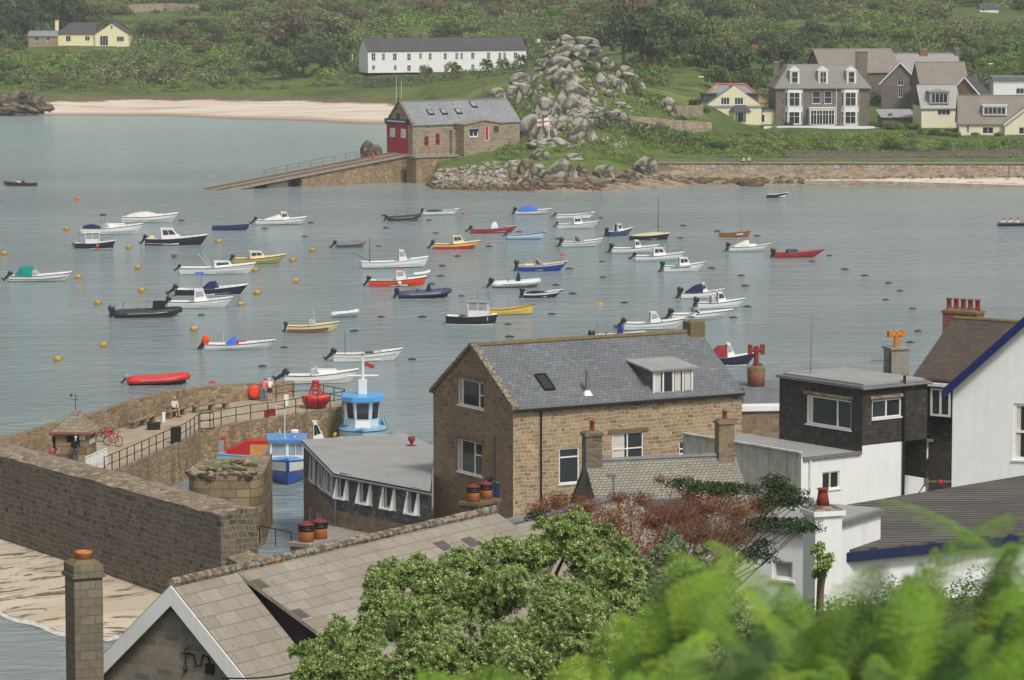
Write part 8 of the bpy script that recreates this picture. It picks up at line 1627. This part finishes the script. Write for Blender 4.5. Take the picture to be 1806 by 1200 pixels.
# trees that stand out
def tree(px, d, r, hs_, kind, label, grp):
    g = gpos(px, d); o = thing('tree', label, 'tree', g, random.uniform(0, 6.28), grp); s_ = r/2.5; c = bpy.data.objects.new('crown', CM_[kind+5*random.randrange(2)]); C.objects.link(c); c.parent = o; c.location = (0, 0, r*.35); c.scale = (s_, s_, s_*hs_); global trunk_me
    if trunk_me is None: t_ = TM.build('trunk', MATS['timber'], o); trunk_me = t_.data
    else: t_ = bpy.data.objects.new('trunk', trunk_me); C.objects.link(t_); t_.parent = o
    t_.scale = (s_, s_, s_*hs_)
for px, d, r, hs_, k in [(1130, 690, 5.5, 1.5, 0), (1155, 700, 5, 1.3, 0), (1100, 720, 5, 1.2, 0), (1115, 770, 6, 1.3, 3), (1180, 710, 5.5, 1.1, 1), (1215, 720, 5, 1.0, 1), (1150, 690, 4.5, 1, 0)]: tree(px, d, r, hs_, k, 'large dark tree standing on the slope just behind the crag', 'trees behind the crag')
for px, d, r, hs_, k in [(1300, 668, 4.2, 1.2, 0), (1275, 675, 3.8, 1.1, 0), (1240, 685, 4, 1, 1), (1345, 690, 3.5, 1, 1), (1260, 655, 2.8, 1, 1), (1385, 690, 4, 1.1, 0), (1320, 660, 3, 1, 0)]: tree(px, d, r, hs_, k, 'round dark green tree behind the cream villa', 'trees behind the villa')
for px, d, r, hs_, k in [(500, 820, 3.6, 1.0, 1), (535, 825, 4, 1.0, 0), (570, 822, 3.6, 1.0, 0), (555, 850, 4.4, 1.1, 1), (600, 835, 4, 1.1, 1), (478, 835, 4.5, 1, 1), (520, 870, 5.5, 1.2, 3), (590, 870, 5, 1.2, 2)]: tree(px, d, r, hs_, k, 'dark tree in the thicket left of the white terrace', 'trees left of the terrace')
for px, d, r, hs_, k in [(20, 905, 4.5, 1.3, 0), (45, 912, 5, 1.3, 0), (-5, 915, 6, 1.3, 0), (100, 930, 6, 1.4, 0), (125, 935, 5.5, 1.3, 0), (75, 950, 5, 1.2, 1), (28, 880, 2.4, 1, 1)]: tree(px, d, r, hs_, k, 'dark tree beside or above the yellow bungalow', 'trees round the yellow bungalow')
cnt = [0]*5
def scatter(n, x0, x1, d0, d1, rr, kinds, hs_=1.0, cap=46):
    for _ in range(n):
        px, d = random.uniform(x0, x1), random.uniform(d0, d1); r = random.uniform(*rr); k = random.choice(kinds)
        if cnt[k] < cap and clear(px, d, r*1.1, r*1.4) and ground(px, d) > 2.6: plant(k, px, d, r, hs_); cnt[k] += 1
scatter(70, 1030, 1830, 556, 600, (.9, 1.8), (1, 2, 4, 4, 0), .8, 22); scatter(60, -20, 640, 800, 895, (1.4, 2.6), (1, 2, 3, 0, 4), .7, 38); scatter(260, -30, 1830, 840, 1060, (2.6, 4.6), (0, 1, 2, 3, 4), 1.0, 50); scatter(60, 1180, 1830, 665, 790, (2.2, 3.8), (0, 1, 2, 4), 1.0, 56)
for px, d, r, k in [(1352, 610, 1.1, 1), (1362, 609, .9, 4), (1560, 606, 1.3, 0), (1578, 604, 1.5, 1), (1596, 606, 1.2, 0), (1612, 602, 1.4, 4), (1628, 598, 1.0, 1), (1648, 592, 1.1, 0), (1668, 590, 1.2, 1), (1684, 588, 1.0, 4), (1240, 606, 1.2, 1), (1228, 612, 1.5, 0), (1390, 614, .8, 0), (1420, 614, .6, 1), (1480, 614, .7, 0), (1540, 612, .9, 1), (1585, 625, 2.2, 0), (1605, 630, 2.0, 1), (1720, 586, .8, 4), (1760, 585, .9, 1)]: plant(k, px, d, r, .8)
# dense scrub: one mass over the hills
def scrub(name, n, zone, leaf, label, mats):
    Vs, Qs, ms, off = [], [], [], 0
    for _ in range(n):
        px, d, r, k = zone()
        if not clear(px, d, r, r*1.1) or ground(px, d) < 2.9: continue
        nq = rng.integers(70, 120); dd = rng.normal(0, 1, (nq, 3)); dd /= np.linalg.norm(dd, axis=1)[:, None]; dd[:, 2] = abs(dd[:, 2]); P = np.array(gpos(px, d))+dd*np.array([r, r, r*.75])*rng.uniform(.6, 1.1, (nq, 1)); V, q = leaves(P, dd, leaf*r, leaf*r*.7, .5); Vs.append(V); Qs.append(q+off); off += len(V); ms.append(np.full(nq, k))
    o = bpy.data.objects.new(name, raw_mesh(name, np.concatenate(Vs), np.concatenate(Qs), mats, np.concatenate(ms))); C.objects.link(o); o['kind'] = 'stuff'; tag(o, label, 'scrub')
def zA():
    d = 815+330*random.random()**1.1; px = random.uniform(-40, 1850); k = int(4.99*max(0, min(.999, .5+1.1*noise.noise((px*.006, d*.012, 3))+random.uniform(-.2, .2)))); return px, d, random.uniform(1.2, 3.0), (0, 2, 1, 1, 4)[k] if random.random() > .06 else 3
scrub('hill_scrub', 3600, zA, .27, 'dense green and brown scrub covering the far hillside', LF)
def zB():
    px = random.uniform(1110, 1850); d = random.uniform(640, 815); k = int(4.99*max(0, min(.999, .5+1.1*noise.noise((px*.008, d*.02, 7))+random.uniform(-.2, .2)))); return px, d, random.uniform(.9, 2.3), (0, 2, 1, 4, 1)[k]
scrub('slope_scrub', 1600, zB, .28, 'green scrub on the slopes behind the right hand houses', LF)
def zC():
    if random.random() < .55: return random.uniform(1030, 1850), random.uniform(553, 598), random.uniform(.35, 1.2), random.choice((1, 4, 2, 4, 4, 0))
    return random.uniform(-30, 640), random.uniform(797, 893), random.uniform(.5, 1.4), random.choice((1, 4, 2, 3, 4))
scrub('bank_scrub', 2300, zC, .3, 'low mixed greenery on the banks above the far shores', LF)
def zD(): return random.uniform(870, 1150), random.uniform(536, 612), random.uniform(.3, .9), random.choice((1, 4, 4, 2))
BX, BOXES = BOXES, BOXES[:6]
scrub('crag_greenery', 1000, zD, .3, 'tufts of green between the boulders of the crag', LF); BOXES = BX
# hedges
def hedge(pts, w_, hh_, mi, label, leaf=.45, per=26):
    P, Nn = [], []
    for (p0, d0), (p1, d1) in zip(pts, pts[1:]):
        a, c = gpos(p0, d0), gpos(p1, d1); n = int((c-a).length*per); t_ = rng.random(n); base = np.array(a)[None]*(1-t_[:, None])+np.array(c)[None]*t_[:, None]; ph = rng.uniform(0, math.pi, n); bx = np.clip(np.cos(ph)*1.5, -1, 1); bz = np.clip(np.sin(ph)*1.6, 0, 1)*rng.uniform(.1, 1.05, n)**.4
        P.append(base+np.stack([np.zeros(n), bx*w_/2, bz*hh_], 1)); Nn.append(np.stack([np.zeros(n), np.cos(ph), np.sin(ph)], 1))
    o = bpy.data.objects.new('hedge', raw_mesh('hedge', *leaves(np.concatenate(P), np.concatenate(Nn), leaf, leaf*.7, .6), LF[mi])); C.objects.link(o); tag(o, label, 'hedge')
hedge([(1040, 556), (1225, 556.5)], 1.6, 2.7, 0, 'tall clipped dark hedge right of the crag', .4, 60); hedge([(160, 955), (470, 950)], 2, 2.4, 0, 'dark shelter hedge just under the long stone terrace wall'); hedge([(190, 930), (470, 925)], 2, 2.3, 0, 'middle shelter hedge on the terraced left hillside'); hedge([(240, 905), (480, 900)], 2, 2.6, 3, 'lowest shelter hedge right of the yellow bungalow'); hedge([(640, 790), (760, 790), (930, 788)], 3, 1.9, 0, 'long dark hedge below the white terrace', .45, 40); hedge([(1090, 548), (1340, 549)], 1.2, .9, 4, 'low green hedge along the promenade', .35, 30)
# palms by the terrace
def palm(px, d, h_, label):
    o = thing('cabbage_palm', label, 'palm', gpos(px, d), 0, 'palms in front of the terrace'); b = MB(); b.cyl((0, 0, -.3), (.05, 0, h_*.6), .16, .12, 7); b.build('trunk', MATS['timber'], o); n = 70; a = rng.uniform(0, 6.28, n); e = rng.uniform(-.5, 1.3, n); d_ = np.stack([np.cos(a)*np.cos(e), np.sin(a)*np.cos(e), np.sin(e)], 1); s = np.cross(d_, [0, 0, 1.]); s /= np.linalg.norm(s, axis=1)[:, None]+1e-6; c = np.array([.05, 0, h_*.62]); L_ = h_*.45
    V = np.stack([c+d_*.1-s*.05, c+d_*.1+s*.05, c+d_*L_*.7+s*.06, c+d_*L_-np.array([0, 0, L_*.25])], 1).reshape(-1, 3); k = bpy.data.objects.new('crown', raw_mesh('crown', V, np.arange(4*n).reshape(-1, 4), LF[2])); C.objects.link(k); k.parent = o
for px in (751, 797, 806, 857, 886, 918): palm(px, 796, random.uniform(3.2, 4.2), 'spiky cabbage palm in front of the white terrace')
# ---------------------------------------------------------------- pittosporum, dead cypress and bracken near the viewpoint
def near_lobes(L_, s_, dep):
    out = []
    for px, py, r in L_:
        d = dep+(1000-py)*.028+random.uniform(-.5, .5); c = atY(px, py, d); q = r*d/F; out.append((c.x, c.y, c.z, q, q, q*.92))
    return out
PM = leafy('pittosporum_leaf', [(0, S(74, 96, 50)), (.3, S(126, 150, 80)), (.7, S(178, 194, 126)), (1, S(228, 234, 190))], .34, .08)
def rosettes(lobes, per, ln, wd, nl=8):
    lobes = [(x+r*.62*random.uniform(-1, 1), y+r*random.uniform(-.7, .3), z+r*random.uniform(-.6, .42), r*k_, r*k_, r*k_*.85) for x, y, z, r, _, _ in lobes for k_ in [random.uniform(.34, .56) for _j in range(9)]]; P, Nn = lobes_cloud(lobes, per, .3); n = len(P); Nn = Nn+rng.normal(0, .35, P.shape); Nn[:, 2] += .45; Nn /= np.linalg.norm(Nn, axis=1)[:, None]; r = rng.normal(0, 1, P.shape); s = np.cross(Nn, r); s /= np.linalg.norm(s, axis=1)[:, None]; t = np.cross(Nn, s); Vs = []
    for k in range(nl):
        a = k*2.4+rng.uniform(0, .5, n); ev = .35+.65*(k/nl)+rng.normal(0, .12, n); rad = (np.cos(a)[:, None]*s+np.sin(a)[:, None]*t); d = rad*np.cos(ev)[:, None]+Nn*np.sin(ev)[:, None]; w_ = np.cross(d, Nn); w_ /= np.linalg.norm(w_, axis=1)[:, None]+1e-6; L_ = (ln*rng.uniform(.7, 1.2, n))[:, None]; ww = wd*rng.uniform(.8, 1.2, n)[:, None]
        b0 = P-Nn*.03*(nl-k)/nl; Vs.append(np.stack([b0, b0+d*L_*.6+w_*ww*.5, b0+d*L_-Nn*L_*.12, b0+d*L_*.6-w_*ww*.5], 1))
    V = np.concatenate(Vs).reshape(-1, 3); return V, np.arange(len(V)).reshape(-1, 4)
def shrub_thing(name, label, cat, base, lobes, per, ln, wd, mat, nl=8, stems=14, wood='timber'):
    o = thing(name, label, cat, base); V, q = rosettes(lobes, per, ln, wd, nl); V = V-np.array(base); k = bpy.data.objects.new('foliage', raw_mesh('foliage', V, q, mat)); C.objects.link(k); k.parent = o; b = MB(); Bv = Vector(base)
    for x, y, z, r, _, _ in random.sample(lobes, min(stems, len(lobes))):
        e = Vector((x, y, z))-Bv; m = Vector((e.x*.35, e.y*.35, e.z*.6)); b.tube([(e.x*.02, 0, -.4), m*.5, m, m.lerp(e, .6), e], [.09, .07, .05, .035, .015], 6)
    b.build('stem', MATS[wood], o); return o
PL = [(560, 1165, 45), (590, 1130, 40), (620, 1150, 60), (650, 1100, 45), (690, 1090, 60), (668, 1030, 34), (660, 1065, 30), (740, 1035, 55), (720, 1010, 40), (800, 1015, 52), (760, 1100, 80), (850, 1060, 80), (845, 1000, 45), (890, 990, 50), (930, 985, 55), (965, 960, 52), (1010, 950, 45), (1050, 985, 60), (1000, 1050, 85), (1085, 1035, 65), (1020, 920, 22), (1060, 940, 26), (980, 925, 22), (930, 1110, 85), (1040, 1120, 85), (840, 1150, 85), (700, 1165, 80), (1120, 1070, 60), (620, 1195, 60), (760, 1195, 75), (920, 1195, 75), (1080, 1190, 75), (545, 1190, 35), (1012, 905, 14), (1030, 912, 12), (955, 925, 16), (735, 990, 18), (715, 1000, 16), (665, 1010, 22), (655, 1025, 20), (870, 965, 22), (810, 975, 16), (530, 1150, 20), (600, 1105, 22), (1090, 980, 45), (780, 1055, 50), (890, 1060, 45), (1100, 1100, 55)]
p = at(860, 1330, 21.6); shrub_thing('pittosporum', 'big rounded green bush with pale edged leaves hiding part of the tiled roof', 'bush', (p.x, 55, 21.4), near_lobes(PL, 118, 54), 2000, .066, .024, PM)
PL2 = [(1150, 1010, 40), (1175, 985, 36), (1190, 965, 24), (1186, 945, 12), (1165, 962, 12), (1238, 972, 14), (1275, 995, 18), (1200, 1030, 55), (1240, 1010, 45), (1265, 1040, 45), (1210, 1080, 60), (1290, 1070, 40), (1255, 1090, 50), (1150, 1060, 50), (1170, 1120, 70), (1260, 1140, 70), (1310, 1110, 50)]
shrub_thing('pittosporum', 'smaller paler bush right of the big rounded bush and below the dead cypress', 'bush', (pxw(1215, 57), 57, 21.4), near_lobes(PL2, 114, 57), 1900, .06, .02, leafy('pale_leaf', [(0, S(66, 84, 48)), (.4, S(118, 136, 86)), (1, S(206, 212, 172))], .4, .2))
shrub_thing('young_shrub', 'slim young leafy shrub against the white chimney', 'shrub', (pxw(1452, 84), 84, 19.2), near_lobes([(1445, 965, 10), (1450, 985, 14), (1455, 1000, 15), (1447, 1012, 14), (1440, 975, 8), (1460, 985, 9)], 77, 84), 200, .11, .05, PM, 6, 5)
MB_ = leafy('dead_needle', [(0, S(66, 38, 24)), (.5, S(110, 62, 36)), (1, S(138, 88, 54))], .8, .1); MG = leafy('cypress_leaf', [(0, S(34, 50, 28)), (.6, S(58, 78, 40)), (1, S(92, 108, 60))], .6, .1)
cy = thing('cypress', 'wind bent cypress with bare twigs, dead rusty foliage and a few dark green sprays', 'tree', (pxw(1140, 84), 84, 18)); Bv = Vector(cy.location); wood = MB(); rnd = random.Random(4)
Bl = [(950, 905, 24), (980, 895, 34), (1030, 905, 40), (1080, 930, 48), (1000, 945, 45), (1060, 970, 55), (1110, 985, 50), (1150, 930, 48), (1200, 920, 46), (1250, 905, 46), (1300, 915, 46), (1340, 900, 30), (1180, 970, 48), (1240, 955, 48), (1300, 955, 40), (1130, 890, 28), (1090, 885, 24), (1165, 850, 14), (1215, 880, 26), (1270, 875, 24), (1100, 1010, 45), (1160, 1000, 45)]
lb = near_lobes(Bl, 77, 84); Gl = [(1205, 858, 30, .5), (1255, 866, 42, .35), (1300, 868, 40, .35), (1365, 858, 26, .8), (1385, 876, 36, .45), (1410, 888, 28, .35), (1370, 892, 36, .35), (1395, 930, 46, .3), (1350, 925, 34, .35), (1420, 935, 28, .3), (945, 913, 18, .7), (1335, 985, 34, .5), (1345, 965, 20, .6), (1380, 868, 20, .8)]; gl = []
for px, py, r, f in Gl: d = 83.5; c = atY(px, py, d); q = 1.2*r*d/F; gl.append((c.x, c.y, c.z, q, q*.8, q*f))
P, Nn = lobes_cloud(lb, 2600, .9); V, q = leaves(P, Nn, .2, .01, .9); V2, q2 = leaves(*lobes_cloud(lb, 1500, .85), .06, .034, .8); k = bpy.data.objects.new('dead_foliage', raw_mesh('dead_foliage', np.concatenate([V, V2])-np.array(Bv), np.concatenate([q, q2+len(V)]), MB_)); C.objects.link(k); k.parent = cy
V, q = leaves(*lobes_cloud(gl, 4200, .6), .09, .03, .6); k = bpy.data.objects.new('green_foliage', raw_mesh('green_foliage', V-np.array(Bv), q, MG)); C.objects.link(k); k.parent = cy
for x, y, z, r, *_ in lb+gl:
    for _ in range(3 if r > .3 else 1):
        e = Vector((x+rnd.uniform(-r, r)*.8, y+rnd.uniform(-r, r)*.5, z+rnd.uniform(-.2, .8)*r))-Bv; st = Vector((rnd.uniform(-.5, .6), rnd.uniform(-.3, .3), .6)); m1 = st.lerp(e, .35)+Vector((rnd.uniform(-.35, .35), rnd.uniform(-.3, .3), rnd.uniform(-.1, .5))); m2 = st.lerp(e, .72)+Vector((rnd.uniform(-.3, .3), rnd.uniform(-.2, .2), rnd.uniform(-.1, .3))); wood.tube([st*.2, st, m1, m2, e], [.07, .045, .022, .013, .006], 5)
        for j in range(5): f_ = m2.lerp(e, rnd.random()); wood.tube([f_, f_+Vector((rnd.uniform(-.25, .35), rnd.uniform(-.2, .2), rnd.uniform(.05, .35)))], [.007, .003], 4)
wood.build('branch', paint('grey_bark', S(128, 106, 84), .9, .4, 6), cy)
# bracken
BM = [leafy('bracken', [(0, S(88, 124, 38)), (1, S(146, 178, 66))], .5, .25), leafy('bracken_dark', [(0, S(32, 54, 22)), (1, S(62, 92, 34))], .5, .2), leafy('bracken_yellow', [(0, S(116, 150, 44)), (1, S(170, 196, 74))], .5, .3), leafy('bracken_brown', [(0, S(92, 66, 36)), (.5, S(140, 92, 50)), (1, S(170, 120, 60))], .7, .2)]
def frond(L_, w_, seed):
    rd = random.Random(seed); V, q = [], []; bend = rd.uniform(.5, .95); sd = rd.uniform(-.25, .25)
    def rp(u): return np.array([sd*u*u*L_, bend*.55*L_*u*u, L_*(u-.42*bend*u**3)])
    n = 14
    for k in range(n):
        u = .18+.8*k/n; p = rp(u); t_ = rp(u+.02)-p; t_ /= np.linalg.norm(t_); ln = w_*(1-((u-.3)/.72)**2 if u > .3 else .75+.25*(u-.18)/.12)*rd.uniform(.85, 1.1)
        for sg in (-1, 1):
            d = np.array([sg*1., .1, .05])+t_*.55; d /= np.linalg.norm(d); nrm = np.cross(d, t_); m = max(4, int(ln/.019))
            for j in range(m):
                f = (j+.5)/m; c = p+d*ln*f-np.array([0, 0, .25*ln*f*f]); pl = .03*(1-f*.75)*(L_/.8)
                for s2 in (-1, 1):
                    e = t_*s2*.9+d*.45; e /= np.linalg.norm(e); wv = np.cross(e, nrm); wv /= np.linalg.norm(wv)+1e-9; i = len(V); V += [c, c+e*pl*.5+wv*.0075, c+e*pl, c+e*pl*.5-wv*.0075]; q.append((i, i+1, i+2, i+3))
    for k in range(10):
        a, c = rp(k/10), rp((k+1)/10); i = len(V); w0 = .006*(1-k/12); V += [a-[w0, 0, 0], a+[w0, 0, 0], c+[w0*.9, 0, 0], c-[w0*.9, 0, 0]]; q.append((i, i+1, i+2, i+3))
    return np.array(V), np.array(q)
FR = [frond(.8, .19, k) for k in range(6)]
def ytop(px):
    K = [(980, 1215), (1040, 1175), (1080, 1100), (1120, 1050), (1180, 1010), (1230, 985), (1300, 1020), (1340, 1010), (1400, 1075), (1470, 1055), (1560, 1030), (1640, 1020), (1720, 1010), (1806, 940), (1900, 930)]
    for (a, ya), (b_, yb) in zip(K, K[1:]):
        if px <= b_: return ya+(yb-ya)*(px-a)/(b_-a)
    return 930
Vs, Qs, ms, off = [], [], [], 0; rnd = random.Random(9)
def put(px, py, d, sc_, lean, mi=0, tw=None):
    global off
    V, q = FR[rnd.randrange(6)]; a = rnd.uniform(-1.2, 1.2) if tw is None else tw; ca, sa = math.cos(a), math.sin(a); V = V*sc_; V = np.stack([V[:, 0]*ca-V[:, 1]*sa+lean*V[:, 2], V[:, 0]*sa+V[:, 1]*ca, V[:, 2]], 1); tip = atY(px, py, d); zt_ = V[:, 2].max(); j = V[:, 2].argmax(); V = V-V[j]+np.array(tip); Vs.append(V); Qs.append(q+off); off += len(V); ms.append(np.full(len(q), mi))
for _ in range(300):
    px = rnd.uniform(1000, 1900); k = rnd.random()**1.1; y = ytop(px)+(rnd.uniform(-45, 30) if k < .16 else 25)+k*330; put(px, y, 9.6-2.6*k+rnd.uniform(-.5, .5), rnd.uniform(.34, .62), rnd.uniform(-.35, .35), rnd.choice((0, 0, 0, 0, 1, 1, 1, 1, 2, 2)) if rnd.random() > .004 else 3)
for px, y in ((755, 1178), (790, 1190), (860, 1180), (900, 1195), (720, 1200)): put(px, y, 8.6, .8, rnd.uniform(-.2, .2))
o = bpy.data.objects.new('bracken', raw_mesh('bracken', np.concatenate(Vs), np.concatenate(Qs), BM, np.concatenate(ms))); C.objects.link(o); o['kind'] = 'stuff'; tag(o, 'bank of bright green bracken close to the viewpoint', 'bracken')
for nm_, spec, lab in (('fern_frond', [(1548, 885, 9.4, 1.0, -.55, 0, 1.35)], 'tall bracken frond reaching up before the mossy roof'), ('fern_frond', [(1800, 905, 9.0, 1.0, .5, 0, -1.2)], 'arching bracken frond at the right edge of the view')):
    Vs, Qs, ms, off = [], [], [], 0
    for a in spec: put(*a)
    o = bpy.data.objects.new(nm_, raw_mesh(nm_, Vs[0], Qs[0], BM[0])); C.objects.link(o); tag(o, lab, 'fern')
# garden plants behind the bracken, weeds on the quay head
gp = []
for _ in range(26): px = random.uniform(1380, 1800); d = random.uniform(74, 88); c = Vector((pxw(px, d), d, nground(px, d))); r = random.uniform(.3, .8); gp.append((c.x, c.y, c.z+r*.3, r, r, r*.8))
o = bpy.data.objects.new('garden_plants', raw_mesh('garden_plants', *leaves(*lobes_cloud(gp, 420, .4), .13, .035, .6), LF[1])); C.objects.link(o); o['kind'] = 'stuff'; tag(o, 'mixed green garden plants below the white outhouse', 'plants')
wl_ = [(bc.x+random.uniform(-1.3, 1.5), bc.y+random.uniform(-1, 2), 4.45, .35, .35, .18) for _ in range(9)]
o = bpy.data.objects.new('weeds', raw_mesh('weeds', *leaves(*lobes_cloud(wl_, 900, .5), .11, .035, .6), LF[4])); C.objects.link(o); o['kind'] = 'stuff'; tag(o, 'green weeds growing on top of the round quay head', 'weeds')
# ---------------------------------------------------------------- hazy air
b = MB(); b.box(-330, 330, -6, 1640, -6, 62); hz_ = b.build('haze', MATS['glass']); hz_['kind'] = 'stuff'
m = bpy.data.materials.new('haze_air'); m.use_nodes = True; nt = m.node_tree; nt.nodes.remove(nt.nodes['Principled BSDF']); pv = nt.nodes.new('ShaderNodeVolumePrincipled'); pv.inputs['Color'].default_value = (.93, .96, 1, 1); pv.inputs['Density'].default_value = HAZE; nt.links.new(pv.outputs[0], nt.nodes['Material Output'].inputs['Volume']); hz_.data.materials[0] = m
